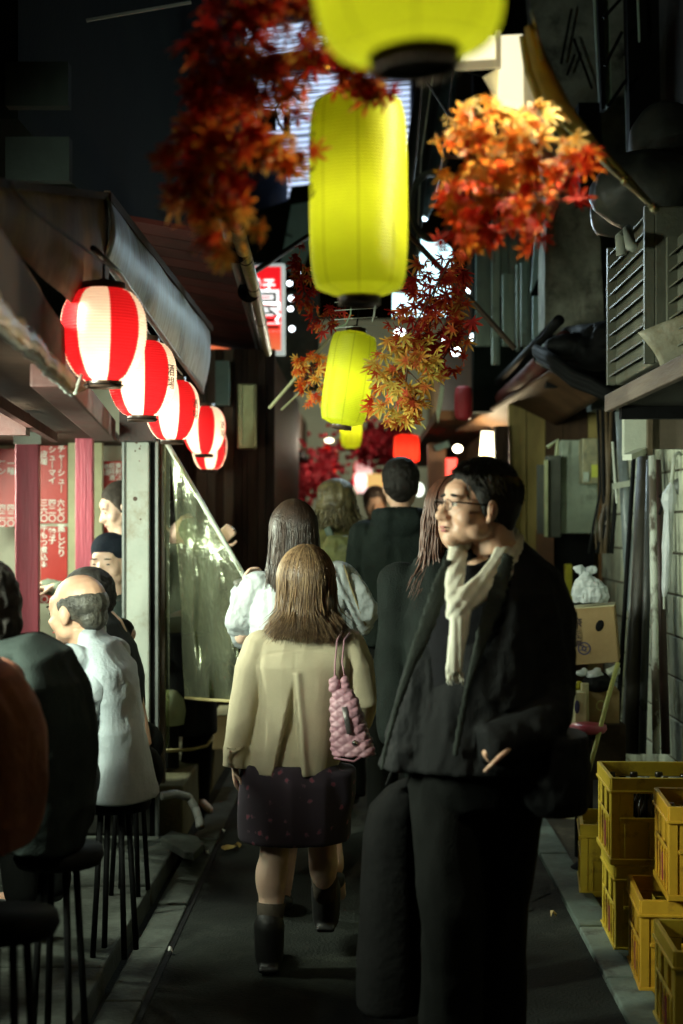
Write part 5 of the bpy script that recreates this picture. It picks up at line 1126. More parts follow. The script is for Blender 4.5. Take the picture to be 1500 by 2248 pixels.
def strands(name, parent, mat, c, R, n, zend, seed, flare=0.0, wid=.0016, side=None, part=.0, wav=.0, jit=.02, rear=None, under=True, cut=0.0):
    """hair falling from the scalp: each strand follows the skull then hangs; c centre, R radii, zend lowest height; rear = direction of the back of the head"""
    r = random.Random(seed); mb = MB(); c = Vector(c); rear = Vector(rear).normalized()
    for i in range(n):
        a = r.uniform(-math.pi, math.pi) * .80 if rear is not None else r.uniform(-math.pi, math.pi)
        base = math.atan2(rear.y, rear.x); az = base + a; th0 = r.uniform(.02, .75); ln = 1 - cut * r.random() ** 3
        pts = []; L = r.uniform(.985, 1.02) + .02 * r.random(); off = r.gauss(0, .05)
        th = th0
        while th < 1.45:
            q = Vector((math.cos(az + off * th) * math.sin(th) * R[0], math.sin(az + off * th) * math.sin(th) * R[1], math.cos(th) * R[2])) * L; pts.append(c + q); th += .24
        q0 = pts[-1]; d = Vector((math.cos(az), math.sin(az), 0)); ze = zend + r.gauss(0, .012) + (c.z - zend) * (1 - ln); m = 7; ph = r.uniform(0, 6.28); jx = r.gauss(0, jit)
        for k in range(1, m + 1):
            u = k / m; out = -.010 * math.sin(u * 2.2) + flare * max(0, u - .7) ** 1.3 * 4
            pts.append(Vector((q0.x, q0.y, lerp(q0.z, ze, u))) + d * out + Vector((jx * u + wav * math.sin(u * 9 + ph), wav * math.cos(u * 7 + ph), 0)))
        w = wid * r.uniform(.7, 1.5); rr_ = [w * 1.6] * len(pts); rr_[-1] = w * .25; rr_[-2] = w * .8
        mb.tube(pts, rr_, 3, cap=False)
    o = mb.build(name, mat, parent, True, recalc=False)
    return o

def person(loc, label): return thing('person', loc, label, 'person')
blk = M('black_wool', (.014, .015, .016), (.008, .009, .009), .9, 12, .5, 260, bdist=.003, spec=.2)
blkjk = M('black_corduroy', (.009, .0095, .010), (.004, .0045, .005), .8, 9, .6, 120, stretch=(3, 3, .3), bdist=.004, spec=.2)
tee = M('black_cotton', (.010, .010, .012), (.006, .006, .007), .9)
trous = M('dark_trousers', (.007, .0075, .007), (.004, .0045, .004), .9, 12, .3, 200, spec=.1)
shoeM = M('black_leather', (.012, .011, .010), (.006, .006, .006), .55, 10, .2)

# ---------------------------------------------------------------- the man with glasses and scarf
s0 = 3.9
def Q(px, py, dy=0.0): v = P(px, py, s0); return Vector((v.x, s0 + dy, v.z))
man = person((P(1050, 0, s0).x, s0, 0), 'man in glasses, black jacket and long cream scarf walking towards us and looking left')
fwd = Vector((-.93, -.36, .05)); hc = Q(1050, 1108, .0); HM = hframe(hc, fwd, (.06, 0, 1)); kk = 1.06
body = MB(); headmb(body, HM, kk)
nb = Q(1090, 1215, .03)
body.tube([hc + Vector((.035, .02, -.04)), hc + Vector((.045, .03, -.10)), nb], [(.058, .062), (.060, .064), (.075, .07)], 14)
torso(body, [(nb.x - .0, s0 + .04, 1.455, .10, .07), (.372, s0 + .04, 1.38, .14, .09), (.33, s0 + .02, 1.2, .17, .11), (.31, s0 + .02, 1.0, .155, .11), (.31, s0, .88, .165, .115)])
sR, eR, wR = Q(1172, 1268, .03), Q(1200, 1500, -.02), Q(1118, 1602, -.185)
sL, eL, wL = Q(1000, 1290, .06), Q(965, 1450, .08), Q(945, 1550, .06)
for a, b, c in ((sR, eR, wR), (sL, eL, wL)): body.tube([a, b], [.040, .036], 12, rnd=True); body.tube([b, c], [.042, .03], 12, rnd=True)
handmb(body, wR, (-1, -.05, -.08), (.1, .25, -1), 1.15, 1, .92)
handmb(body, wL, (0, -.1, -1), (1, 0, 0), .4, 1, 1.0)
hipL, hipR = Vector((.22, s0, .9)), Vector((.40, s0, .9))
kL, kR = Vector((.235, s0 - .06, .5)), Vector((.37, s0 + .02, .5)); aL, aR = Vector((.235, s0 - .02, .1)), Vector((.37, s0 + .12, .1))
legs(body, (hipL, hipR), (kL, kR), (aL, aR), (aL + Vector((-.03, -.17, -.06)), aR + Vector((-.02, -.16, -.06))))
organic(body, 'body', skin, man, .0052, 6)
# face details
def onface(name, mat, c, r, R=None): return MB().ell(HM @ (Vector(c) * kk), tuple(q * kk for q in r), (HM.to_3x3() @ R) if R else HM.to_3x3()).build(name, mat, man, True)
eyeM = M('eye_dark', (.03, .02, .015), (.02, .012, .01), .15); eyeW = M('eye_white', (.7, .68, .62), (.6, .58, .52), .3)
for q in (-1, 1):
    onface('eye', eyeW, (q * .031, .0805, -.004), (.012, .006, .0045)); onface('iris', eyeM, (q * .031, .0858, -.004), (.0048, .002, .0044))
    onface('eyebrow', hairblack, (q * .031, .0855, .019), (.019, .005, .0042), Euler((0, q * .12, 0)).to_matrix())
onface('upper_lip', lipM, (0, .0985, -.0625), (.019, .005, .0035)); onface('lower_lip', lipM, (0, .0945, -.0715), (.016, .005, .0042))
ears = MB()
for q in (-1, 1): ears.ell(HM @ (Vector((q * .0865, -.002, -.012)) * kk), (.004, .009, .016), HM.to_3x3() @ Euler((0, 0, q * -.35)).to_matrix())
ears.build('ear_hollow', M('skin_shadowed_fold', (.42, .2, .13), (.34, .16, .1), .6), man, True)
# hair: short, brushed up at the front
hm = MB(); hair_cap(hm, HM, kk, thick=.005, top=.0)
o = organic(hm, 'hair', M('man_hair', (.010, .008, .006), (.005, .004, .003), .6, 40, .6, 160, spec=.3), man, .006, 3)
tf = MB(); rr = random.Random(4); Rh = HM.to_3x3()
for i in range(4200):
    th = rr.uniform(0, 1) ** .7 * 1.75; az = rr.uniform(-math.pi, math.pi); d3 = Vector((math.sin(th) * math.cos(az), math.sin(th) * math.sin(az), math.cos(th)))
    p = Vector((d3.x * .080, d3.y * .098 - .020, d3.z * .086 + .034))
    if (p.y > .058 and p.z < .095) or (abs(p.x) > .05 and p.y > .012 and p.z < .055) or (p.z < .0 and p.y > -.03): continue
    n3 = Vector((d3.x / .08, d3.y / .098, d3.z / .086)).normalized(); comb = Vector((d3.x * .6, .55 if p.z > .08 else -.35, -.15 if p.z > .08 else -1)); comb = (comb - n3 * comb.dot(n3)).normalized()
    L = rr.uniform(.012, .024); lift = .38 if (p.y > .02 and p.z > .08) else .14; j = Vector((rr.gauss(0, .12), rr.gauss(0, .12), rr.gauss(0, .12)))
    q1 = p + (comb + n3 * lift + j) * L * .5; q2 = p + (comb + n3 * lift * .9 + j * 1.4) * L
    tf.tube([HM @ (p * kk), HM @ (q1 * kk), HM @ (q2 * kk)], [.0015, .0014, .0004], 3, cap=False)
tf.build('hair_tuft', M('hair_tips', (.022, .016, .010), (.008, .006, .004), .5, 30, 0), man, False, recalc=False)
# glasses
gl = MB()
for q in (-1, 1):
    ring = [HM @ (Vector((q * .031 + .021 * math.cos(a), .104 - abs(.006 * math.cos(a)), -.006 + .0145 * math.sin(a))) * kk) for a in np.linspace(0, 6.2832, 25)]
    gl.tube(ring, .0013, 6)
    gl.tube([HM @ (Vector(p) * kk) for p in ((q * .052, .100, .001), (q * .074, .086, .002), (q * .081, .02, -.001), (q * .082, -.012, -.006))], [.002, .0026, .0024, .002], 8)
gl.tube([HM @ (Vector(p) * kk) for p in ((-.010, .104, -.002), (0, .108, .001), (.010, .104, -.002))], .0014, 6)
gl.build('glasses', M('dark_metal_frame', (.03, .025, .02), (.015, .012, .01), .25, metal=.8), man, True)
# trousers, shoes, T-shirt, jacket
tr_ = MB(); tr_.stack([(.31, s0, .94, .175, .125), (.31, s0, .84, .178, .13), (.31, s0, .78, .17, .12)], 24, 2.2)
for h, k, a in ((hipL, kL, aL), (hipR, kR, aR)): tr_.tube([h + Vector((0, 0, -.05)), (h + k) / 2, k, (k + a) / 2, a + Vector((0, 0, -.02)), a + Vector((0, -.01, -.06))], [.105, .098, .085, .082, .085, .088], 14)
organic(tr_, 'trousers', trous, man, .011, 3, None, [(.006, (7, 7, 3)), (.003, (20, 20, 9))])
for a in (aL, aR):
    sh_ = MB().ell(a + Vector((0, .0, -.055)), (.043, .06, .042)).ell(a + Vector((-.02, -.12, -.068)), (.043, .085, .030)); sh_.box(a + Vector((-.012, -.07, -.094)), (.07, .22, .012)); organic(sh_, 'shoe', shoeM, man, .007, 2)
ts = MB(); ts.stack([(.33, s0 + .01, 1.438, .07, .07), (.335, s0 + .005, 1.40, .13, .10), (.33, s0, 1.3, .17, .125), (.32, s0, 1.1, .165, .13), (.315, s0, .86, .17, .135)], 28, 2.2); organic(ts, 'tee_shirt', tee, man, .009, 3, None, [(.003, (12, 12, 8))])
jk = MB()
jk.stack([(.40, s0 + .075, 1.505, .045, .04), (.385, s0 + .06, 1.478, .095, .07), (.375, s0 + .045, 1.43, .155, .11), (.370, s0 + .035, 1.36, .178, .14), (.352, s0 + .03, 1.24, .205, .155), (.330, s0 + .025, 1.12, .222, .165),
          (.310, s0 + .02, .98, .236, .17), (.295, s0 + .01, .885, .246, .17)], 36, 2.4)
jk.tube([Q(1172, 1268, .03), Q(1194, 1360, .02), Q(1202, 1440, 0), Q(1200, 1500, -.02), Q(1196, 1560, -.06), Q(1150, 1592, -.14), Q(1054, 1610, -.19)], [.078, .082, .078, .074, .068, .060, .052], 16, rnd=False)
jk.tube([sL, eL, wL], [.06, .056, .05], 14, rnd=True)
jk.stack([(.48, s0 - .0, .98, .13, .15), (.50, s0, .88, .12, .15), (.51, s0, .80, .11, .14), (.52, s0, .765, .085, .12)], 20, 2.4)
jk.stack([(.14, s0 + .0, .95, .07, .12), (.12, s0, .88, .072, .12)], 20, 2.4)
def jdisp(co, no):
    # open front: press the middle of the front inward so the lapels stand proud
    xc = .235 + (co[:, 2] - 1.3) * .25; m = np.exp(-((co[:, 0] - xc) / .055) ** 2) * (co[:, 1] < s0 - .02) * (co[:, 2] > .7) * (co[:, 2] < 1.47)
    co = co.copy(); co[:, 1] += .03 * m; return co
organic(jk, 'jacket', blkjk, man, .0075, 4, jdisp, [(.010, (8, 8, 3.2)), (.005, (22, 22, 9)), (.002, (60, 60, 40))])
lp = MB(); yf = s0 - .155
pts = [Q(982, 1226, -.09), Q(958, 1290, -.145), Q(930, 1370, -.165), Q(900, 1440, -.17), Q(870, 1530, -.175), Q(848, 1610, -.175), Q(836, 1668, -.17)]
lp.tube(pts, [(.004, .016), (.005, .026), (.005, .026), (.005, .018), (.004, .011), (.004, .008), (.004, .008)], 10, ref=(0, 1, 0))
lp.tube([Q(1112, 1215, -.08), Q(1080, 1300, -.15), Q(1045, 1400, -.165), Q(1015, 1500, -.165), Q(990, 1640, -.17)], [(.004, .02), (.005, .03), (.005, .022), (.004, .012), (.004, .01)], 10, ref=(0, 1, 0))
organic(lp, 'lapel', M('lit_edge_charcoal', (.040, .047, .041), (.024, .029, .025), .8, 12, .4, 200), man, .006, 2)  # paler charcoal carries the light along the jacket edge
# scarf
sc = MB()
sc.tube([Q(1128, 1172, .06), Q(1122, 1200, -.0), Q(1095, 1245, -.08), Q(1060, 1280, -.13), Q(1018, 1306, -.165), Q(992, 1328, -.18), Q(990, 1350, -.175)], [(.014, .036), (.014, .038), (.014, .040), (.014, .038), (.015, .035), (.017, .030), (.014, .024)], 14, rnd=True, ref=(0, 1, 0))
sc.tube([Q(1006, 1206, -.01), Q(1000, 1226, -.06), Q(994, 1260, -.12), Q(988, 1300, -.165), Q(998, 1340, -.18)], [(.013, .026), (.014, .028), (.013, .027), (.013, .024), (.012, .02)], 14, rnd=True, ref=(0, 1, 0))
sc.tube([Q(1005, 1310, -.175), Q(1000, 1350, -.185), Q(994, 1400, -.19), Q(990, 1440, -.19), Q(986, 1462, -.19)], [(.014, .026), (.012, .027), (.010, .024), (.009, .022), (.007, .021)], 12, rnd=True, ref=(0, 1, 0))
sc.tube([Q(1016, 1320, -.17), Q(1012, 1360, -.175), Q(1014, 1385, -.175)], [(.01, .015), (.008, .009), (.004, .004)], 10, ref=(0, 1, 0))
sc.tube([Q(1128, 1172, .06), Q(1110, 1180, .13), Q(1060, 1195, .12), Q(1015, 1200, .05), Q(1006, 1198, .0)], [(.02, .03)] * 5, 12, rnd=True, ref=(0, 0, 1))
scM = M('cream_knit', (.82, .80, .68), (.60, .57, .46), .85, 16, .6, 220, stretch=(1.6, 1.6, .22), bdist=.004)
def scd(co, no):
    u = co[:, 0] * 1.0 + co[:, 2] * .0; w = np.sin((co[:, 0] * .75 + (co[:, 2] - 1.3) * -.62) * 260) * (co[:, 2] > 1.31) + np.sin(co[:, 0] * 330) * (co[:, 2] <= 1.31); return co + no * (w * .0012)[:, None]
organic(sc, 'scarf', scM, man, .0045, 3, scd, [(.0015, (30, 30, 10))])
fr_ = MB(); rr = random.Random(9)
for i in range(30):
    b = Q(971 + i * 1.2, 1460 + rr.uniform(-3, 3), -.19 + rr.uniform(-.006, .006)); fr_.tube([b, b + Vector((rr.gauss(0, .003), 0, -.015)), b + Vector((rr.gauss(.002, .005), rr.gauss(0, .003), -rr.uniform(.02, .032)))], [.0022, .0018, .0008], 4, cap=False)
fr_.build('scarf_fringe', scM, man, recalc=False)
# large soft bag at his side
bg = thing('black_bag', (P(870, 0, 3.95).x, 3.95, .1), 'large black soft bag hanging low beside the left leg of the man with glasses', 'bag')
def Q2(px, py, dy=0): v = P(px, py, 3.95); return Vector((v.x, 3.95 + dy, v.z))
b_ = MB(); b_.stack([(Q2(px, 0).x, 4.03, Q2(0, py).z, w * 3.95 / F, dd) for px, py, w, dd in ((902, 1722, 12, .04), (888, 1742, 36, .08), (870, 1785, 58, .11), (864, 1850, 66, .12), (864, 2000, 72, .13), (860, 2120, 78, .14), (860, 2225, 76, .14))], 28, 2.6)
organic(b_, 'bag_body', M('black_nylon', (.005, .005, .005), (.003, .003, .003), .9, 8, .4, 40), bg, .009, 4, None, [(.004, (4, 4, 3))])
MB().tube([Q2(850, 1722), Q2(868, 1672, -.02), Q2(890, 1660, -.03), Q2(905, 1680), Q2(896, 1722)], [(.012, .005)] * 5, 8, ref=(0, 1, 0)).build('strap', black, bg, True)

# ---------------------------------------------------------------- woman in the tan coat
s1 = 4.95
def W(px, py, dy=0.0): v = P(px, py, s1); return Vector((v.x, s1 + dy, v.z))
wo = person((W(640, 0).x, s1, 0), 'woman from behind in a tan pleated coat and dark flowered skirt, hair brown')
hc = W(672, 1282, .03); HM1 = hframe(hc, (.12, 1, -.15))
body = MB(); headmb(body, HM1, .98)
body.tube([hc + Vector((0, -.01, -.06)), W(665, 1400, .03)], [.05, .055], 12)
torso(body, [(W(665, 0).x, s1 + .03, W(0, 1395).z, .10, .07), (W(660, 0).x, s1 + .03, 1.10, .16, .09), (W(655, 0).x, s1 + .04, .9, .12, .06), (W(650, 0).x, s1 + .04, .72, .14, .07)])
shl, ell_, wrl = W(560, 1430, .03), W(530, 1560, .04), W(517, 1672, .0)
shr, elr, wrr = W(770, 1430, .03), W(790, 1540, .02), W(765, 1600, .20)
for a, b, c in ((shl, ell_, wrl), (shr, elr, wrr)): body.tube([a, b], [.042, .034], 10, rnd=True); body.tube([b, c], [.034, .024], 10, rnd=True)
handmb(body, wrl, (0, .1, -1), (1, 0, 0), .4, 1, .85); handmb(body, wrr, (-.3, .9, .2), (0, 0, 1), .6, -1, .85)
hips = (W(600, 0).x, W(695, 0).x)
hl, hr_ = Vector((hips[0], s1 + .02, .72)), Vector((hips[1], s1 + .02, .72)); kl, kr = W(602, 1862, .03), W(705, 1850, .08); al, ar = W(592, 2055, -.02), W(712, 2010, .22)
legs(body, (hl, hr_), (kl, kr), (al, ar), (al + Vector((0, .17, -.05)), ar + Vector((.02, .17, -.05))), r=(.08, .052, .038))
for c in (W(594, 1925, .0), W(708, 1910, .12)): body.ell(c, (.054, .058, .10))
organic(body, 'body', skinpale, wo, .0075, 3)
# coat
ct = MB()
ct.stack([(W(668, 0).x, s1 + .03, W(0, 1372).z, .06, .055), (W(668, 0).x, s1 + .03, W(0, 1392).z, .125, .08), (W(668, 0).x, s1 + .03, W(0, 1412).z, .170, .10), (W(664, 0).x, s1 + .02, W(0, 1460).z, .172, .125), (W(662, 0).x, s1 + .02, W(0, 1540).z, .150, .13),
          (W(652, 0).x, s1 + .02, W(0, 1620).z, .158, .145), (W(640, 0).x, s1 + .02, W(0, 1692).z, .162, .155)], 40, 2.5)
ct.tube([W(577, 1418, .02), W(552, 1475, .0), W(535, 1560, -.02), W(524, 1620, -.04), W(517, 1680, -.05)], [.062, .056, .046, .042, .046], 16, rnd=False)
ct.ell(W(577, 1418, .03), (.062, .07, .055))
ct.tube([W(762, 1418, .03), W(785, 1470, .03), W(798, 1540, .04), W(790, 1590, .10), W(770, 1610, .18)], [.062, .058, .052, .048, .046], 16, rnd=True)
apx, hem0 = W(650, 1468), W(0, 1695).z
def cdisp(co, no):
    co = co.copy(); back = co[:, 1] < s1 - .01; z = co[:, 2]; v = np.clip((apx.z - z) / (apx.z - hem0), 0, 1.1)
    xl = apx.x + (W(602, 0).x - apx.x) * v; xr = apx.x + (W(668, 0).x - apx.x) * v
    ins = np.clip((co[:, 0] - xl) / .006, 0, 1) * np.clip((xr - co[:, 0]) / .006, 0, 1) * back * (v > 0)
    co[:, 1] += .036 * ins * np.minimum(1, v * 2)
    # right flap edge stands proud, yoke seam across the shoulders
    e = np.exp(-((co[:, 0] - xr - .010) / .012) ** 2) * back * (v > 0); co[:, 1] -= .012 * e
    zs = W(0, 1425).z - .9 * (co[:, 0] - W(665, 0).x) ** 2; seam = np.exp(-((z - zs) / .004) ** 2) * back * (np.abs(co[:, 0] - W(665, 0).x) < .16); co[:, 1] += .003 * seam
    mid = np.exp(-((co[:, 0] - apx.x) / .003) ** 2) * back * (z > apx.z) * (z < W(0, 1425).z); co[:, 1] += .002 * mid
    for x0, x1 in ((W(575, 0).x, W(560, 0).x), (W(752, 0).x, W(758, 0).x)):
        xx = x0 + (x1 - x0) * v; ss = np.exp(-((co[:, 0] - xx) / .006) ** 2) * back * (z < W(0, 1440).z); co[:, 1] += .004 * ss
    return co
tan_ = M('tan_gabardine', (.62, .545, .38), (.52, .45, .31), .7, 5, .3, 220, bdist=.002)
organic(ct, 'coat', tan_, wo, .006, 3, cdisp, [(.006, (6, 6, 4)), (.0035, (16, 16, 7))])
cb = MB(); R0 = [W(516, 1640, .02), W(516, 1640, .02)]
mb = MB().tube([W(523, 1634, -.10), W(506, 1632, -.085), W(498, 1640, -.03)], .004, 6).tube([W(500, 1636, -.06), W(518, 1641, -.10), W(540, 1632, -.075)], [(.003, .007)] * 3, 6, ref=(0, 1, 0)).tube([W(510, 1638, -.10), W(506, 1655, -.10), W(512, 1668, -.10)], [(.003, .007)] * 3, 6, ref=(0, 1, 0))
mb.build('cuff_tab', tan_, wo, True)
# skirt with flowers, socks, boots
sk = MB(); sk.stack([(W(640, 0).x, s1 + .02, .72, .165, .14), (W(645, 0).x, s1 + .02, .66, .185, .16), (W(646, 0).x, s1 + .02, .54, .192, .17), (W(646, 0).x, s1 + .02, W(0, 1842).z, .190, .17)], 36, 2.4)
sk.stack([(W(735, 0).x, s1 + .02, .70, .07, .12), (W(752, 0).x, s1 + .02, .6, .04, .1), (W(742, 0).x, s1 + .02, .5, .03, .08)], 16, 2.2)
sm = bpy.data.materials.new('flowered_skirt'); sm.use_nodes = True; nt = sm.node_tree; N = nt.nodes; b = N['Principled BSDF']; b.inputs['Roughness'].default_value = .85
tc = N.new('ShaderNodeTexCoord'); vo = N.new('ShaderNodeTexVoronoi'); vo.inputs['Scale'].default_value = 24; nt.links.new(tc.outputs['Object'], vo.inputs['Vector'])
nz = N.new('ShaderNodeTexNoise'); nz.inputs['Scale'].default_value = 70; nt.links.new(tc.outputs['Object'], nz.inputs[0]); ad = N.new('ShaderNodeMath'); ad.operation = 'MULTIPLY_ADD'; ad.inputs[1].default_value = .5; nt.links.new(nz.outputs[0], ad.inputs[0]); nt.links.new(vo.outputs['Distance'], ad.inputs[2])
rp = N.new('ShaderNodeValToRGB'); rp.color_ramp.elements[0].position = .36; rp.color_ramp.elements[1].position = .50; rp.color_ramp.elements[0].color = (.30, .07, .10, 1); rp.color_ramp.elements[1].color = (.045, .032, .046, 1)
e = rp.color_ramp.elements.new(.43); e.color = (.15, .08, .11, 1); nt.links.new(ad.outputs[0], rp.inputs[0]); nt.links.new(rp.outputs[0], b.inputs['Base Color'])
organic(sk, 'skirt', sm, wo, .009, 3, None, [(.008, (9, 9, 1.5))])
for k_, a_ in ((kl, al), (kr, ar)):
    MB().tube([Vector(k_).lerp(Vector(a_), .62), Vector(k_).lerp(Vector(a_), .8), a_ + Vector((0, 0, -.02))], [.050, .045, .043], 16).build('sock', M('grey_sock', (.085, .07, .055), (.06, .05, .04), .9), wo, True)
    bt = MB().tube([a_ + Vector((0, -.0, .045)), a_ + Vector((0, 0, -.03)), a_ + Vector((0, 0, -.07))], [.055, .052, .05], 14, rnd=True).ell(a_ + Vector((0, .10, -.07)), (.045, .10, .035)); bt.box(a_ + Vector((0, .03, -.095)), (.07, .2, .02)); organic(bt, 'boot', shoeM, wo, .008, 2)
# hair
hcap = MB().ell(hc + Vector((0, -.012, .008)), (.094, .108, .118)).tube([hc + Vector((0, -.03, 0)), hc + Vector((.002, -.045, -.07)), hc + Vector((.002, -.045, -.13))], [(.09, .08), (.098, .07), (.09, .05)], 18)
organic(hcap, 'hair_mass', hairbrown, wo, .008, 3, None, [(.004, (50, 50, 5))])
strands('hair', wo, hairbrown, hc + Vector((0, -.012, .008)), (.100, .112, .124), 3600, W(0, 1392).z, 5, flare=.05, wid=.0013, rear=(0, -1, 0), jit=.010, cut=.12, wav=.002)
strands('hair_highlight', wo, M('light_brown_hair', (.42, .28, .15), (.22, .13, .065), .4, 26, 0, 120, stretch=(3, 3, .15)), hc + Vector((0, -.012, .008)), (.1015, .1135, .1255), 700, W(0, 1394).z, 15, flare=.055, wid=.0011, rear=(0, -1, 0), jit=.014, cut=.2, wav=.003)
# pink handbag (hangs from her shoulder, a thing of its own)
hb = thing('handbag', W(778, 1640, -.17), 'quilted pink handbag hanging from the right shoulder of the woman in tan', 'handbag')
pk = M('pink_quilted_leather', (.62, .36, .42), (.48, .24, .30), .4, 6, .3, 60)
b_ = MB(); yb = s1 - .17
for (px0, px1, py, ry) in ((734, 748, 1482, .02), (732, 762, 1500, .03), (731, 775, 1520, .04)): pass
b_.stack([(W(756, 0).x, yb, W(0, 1500).z, .030, .022, 0), (W(759, 0).x, yb, W(0, 1530).z, .048, .034), (W(766, 0).x, yb, W(0, 1580).z, .060, .044), (W(775, 0).x, yb, W(0, 1622).z, .070, .050), (W(778, 0).x, yb, W(0, 1640).z, .070, .048)], 28, 2.6)
b_.ell(W(737, 1492, -.175), (.016, .018, .03)).ell(W(760, 1490, -.175), (.014, .018, .03))
def qd(co, no):
    a = co[:, 0] * .7 + co[:, 2]; b2 = co[:, 0] * .7 - co[:, 2]; w = np.minimum(np.abs(np.sin(a * 95)), np.abs(np.sin(b2 * 95))); return co + no * ((w - .3) * .006)[:, None]
organic(b_, 'bag_body', pk, hb, .004, 2, qd, [(.004, (20, 20, 12))])
for q in ((737, 1490, 742, 1400, 752, 1385), (760, 1486, 757, 1400, 768, 1388)):
    MB().tube([W(q[0], q[1], -.18), W(q[2] - 4, (q[1] + q[3]) // 2, -.16), W(q[2], q[3], -.12), W(q[4], q[5], -.03)], [(.003, .006)] * 4, 8, ref=(1, 0, 0)).build('strap', pk, hb, True)
MB().lathe([(.0, -.003), (.010, -.003), (.010, .003), (0, .003)], 20, Matrix.Translation(W(780, 1610, -.222)) @ Euler((math.radians(90), 0, 0)).to_matrix().to_4x4()).build('stud', M('silver', (.7, .7, .68), (.6, .6, .58), .15, metal=1), hb, True)
MB().tube([W(758, 1535, -.21), W(763, 1560, -.22), W(769, 1590, -.225)], [(.003, .009)] * 3, 8, ref=(0, 1, 0)).build('buckle_strap', M('grey_strap', (.35, .33, .32), (.2, .18, .18), .3, metal=.6), hb, True)
MB().tube([W(736, 1642, -.21), W(778, 1648, -.225), W(822, 1622, -.2)], .004, 8).build('piping', M('dark_pink_piping', (.35, .16, .2), (.25, .1, .14), .5), hb, True)

# ---------------------------------------------------------------- woman in the white jacket
s2 = 5.65
def V(px, py, dy=0.0): v = P(px, py, s2); return Vector((v.x, s2 + dy, v.z))
ww = person((V(650, 0).x, s2, 0), 'woman seen from behind in a white jacket with long dark hair and raised elbows')
hc = V(645, 1168, .02); HMw = hframe(hc, (-.1, 1, -.2)); body = MB(); headmb(body, HMw, 1.0)
body.tube([hc + Vector((0, -.01, -.06)), V(652, 1262, .03)], [.052, .056], 12)
torso(body, [(V(655, 0).x, s2 + .03, 1.32, .12, .07), (V(660, 0).x, s2 + .03, 1.2, .16, .09), (V(660, 0).x, s2 + .02, .95, .13, .09), (V(660, 0).x, s2, .8, .16, .1)])
A1 = (V(565, 1290, .03), V(530, 1400, .05), V(522, 1290, .20)); A2_ = (V(742, 1275, .03), V(798, 1365, .08), V(745, 1330, .25))
for a, b, c in (A1, A2_): body.tube([a, b], [.042, .034], 10, rnd=True); body.tube([b, c], [.034, .025], 10, rnd=True)
handmb(body, V(524, 1300, .18), (.25, .3, 1), (1, 0, 0), .6, 1, .9); handmb(body, A2_[2], (-1, .4, .3), (0, 0, 1), .6, 1, .9)
al2, ar2 = V(622, 1955, .0), V(745, 1900, -.12); al2.z = .1; kl2, kr2 = Vector((V(632, 0).x, s2 + .05, .45)), Vector((V(705, 0).x, s2 + .06, .45)); ar2 = Vector((V(738, 0).x, s2 - .12, .22))
legs(body, (Vector((V(630, 0).x, s2, .8)), Vector((V(690, 0).x, s2, .8))), (kl2, kr2), (al2, ar2), (al2 + Vector((0, .16, -.06)), ar2 + Vector((.02, .10, -.14))))
organic(body, 'body', skinpale, ww, .009, 3)
jw = MB(); jw.stack([(V(650, 0).x, s2 + .03, 1.345, .06, .055), (V(652, 0).x, s2 + .03, 1.31, .13, .085), (V(652, 0).x, s2 + .03, 1.27, .175, .10), (V(655, 0).x, s2 + .02, 1.15, .185, .125), (V(655, 0).x, s2 + .02, 1.0, .17, .13), (V(655, 0).x, s2 + .02, .92, .165, .13)], 32, 2.4)
jw.tube([V(570, 1285, .03), V(540, 1320, .04), V(532, 1370, .05), V(540, 1410, .08), V(530, 1340, .16), V(524, 1305, .19)], [.06, .062, .060, .050, .045, .038], 14, rnd=True)
jw.tube([V(742, 1262, .03), V(775, 1300, .03), V(803, 1350, .05), V(797, 1375, .09), V(770, 1350, .18), V(748, 1330, .24)], [.058, .056, .054, .05, .045, .038], 14, rnd=True)
organic(jw, 'jacket', M('white_cotton_jacket', (.52, .56, .57), (.40, .44, .45), .6, 6, .4, 60), ww, .0075, 3, None, [(.011, (12, 12, 7)), (.006, (26, 26, 18)), (.003, (50, 50, 50))])
MB().tube([V(709, 1238, -.10), V(722, 1290, -.135), V(745, 1360, -.14), V(770, 1420, -.13), V(790, 1500, -.1)], [(.003, .012)] * 5, 8, ref=(1, 0, 0)).build('bag_strap', M('teal_strap', (.10, .14, .15), (.06, .08, .09), .6), ww, True)
MB().tube([V(756, 1240, -.03), V(770, 1285, -.035), V(790, 1340, -.01), V(803, 1372, .02)], [(.004, .010)] * 4, 8, ref=(1, 0, 0)).build('sleeve_braid', M('gold_braid', (.35, .28, .13), (.15, .12, .07), .6, 60, .5), ww, True)
tw = MB(); tw.stack([(V(655, 0).x, s2 + .02, .94, .17, .13), (V(655, 0).x, s2 + .02, .8, .19, .15), (V(655, 0).x, s2 + .02, .55, .21, .17), (V(655, 0).x, s2 + .02, .40, .215, .18)], 30, 2.3)
organic(tw, 'skirt', trous, ww, .011, 3, None, [(.012, (9, 9, 1.5))])
MB().box(V(519, 1283, .16), (.045, .05, .022), Euler((.2, -.3, .3)).to_matrix()).build('bracelet', M('beaded_bracelet', (.3, .3, .25), (.08, .08, .07), .4, 90, .5), ww, bevel=.008)
for c in (al2, ar2): organic(MB().ell(c + Vector((0, .03, -.06)), (.04, .09, .035)).ell(c + Vector((0, -.02, -.05)), (.038, .045, .035)), 'shoe', shoeM, ww, .008, 2)
hcap = MB().ell(hc + Vector((0, -.012, .008)), (.088, .10, .112)).tube([hc + Vector((0, -.03, 0)), hc + Vector((0, -.05, -.10)), hc + Vector((0, -.06, -.2))], [(.085, .078), (.09, .06), (.07, .035)], 18, ref=(1, 0, 0))
organic(hcap, 'hair_mass', hairdark, ww, .009, 3, None, [(.004, (50, 50, 5))])
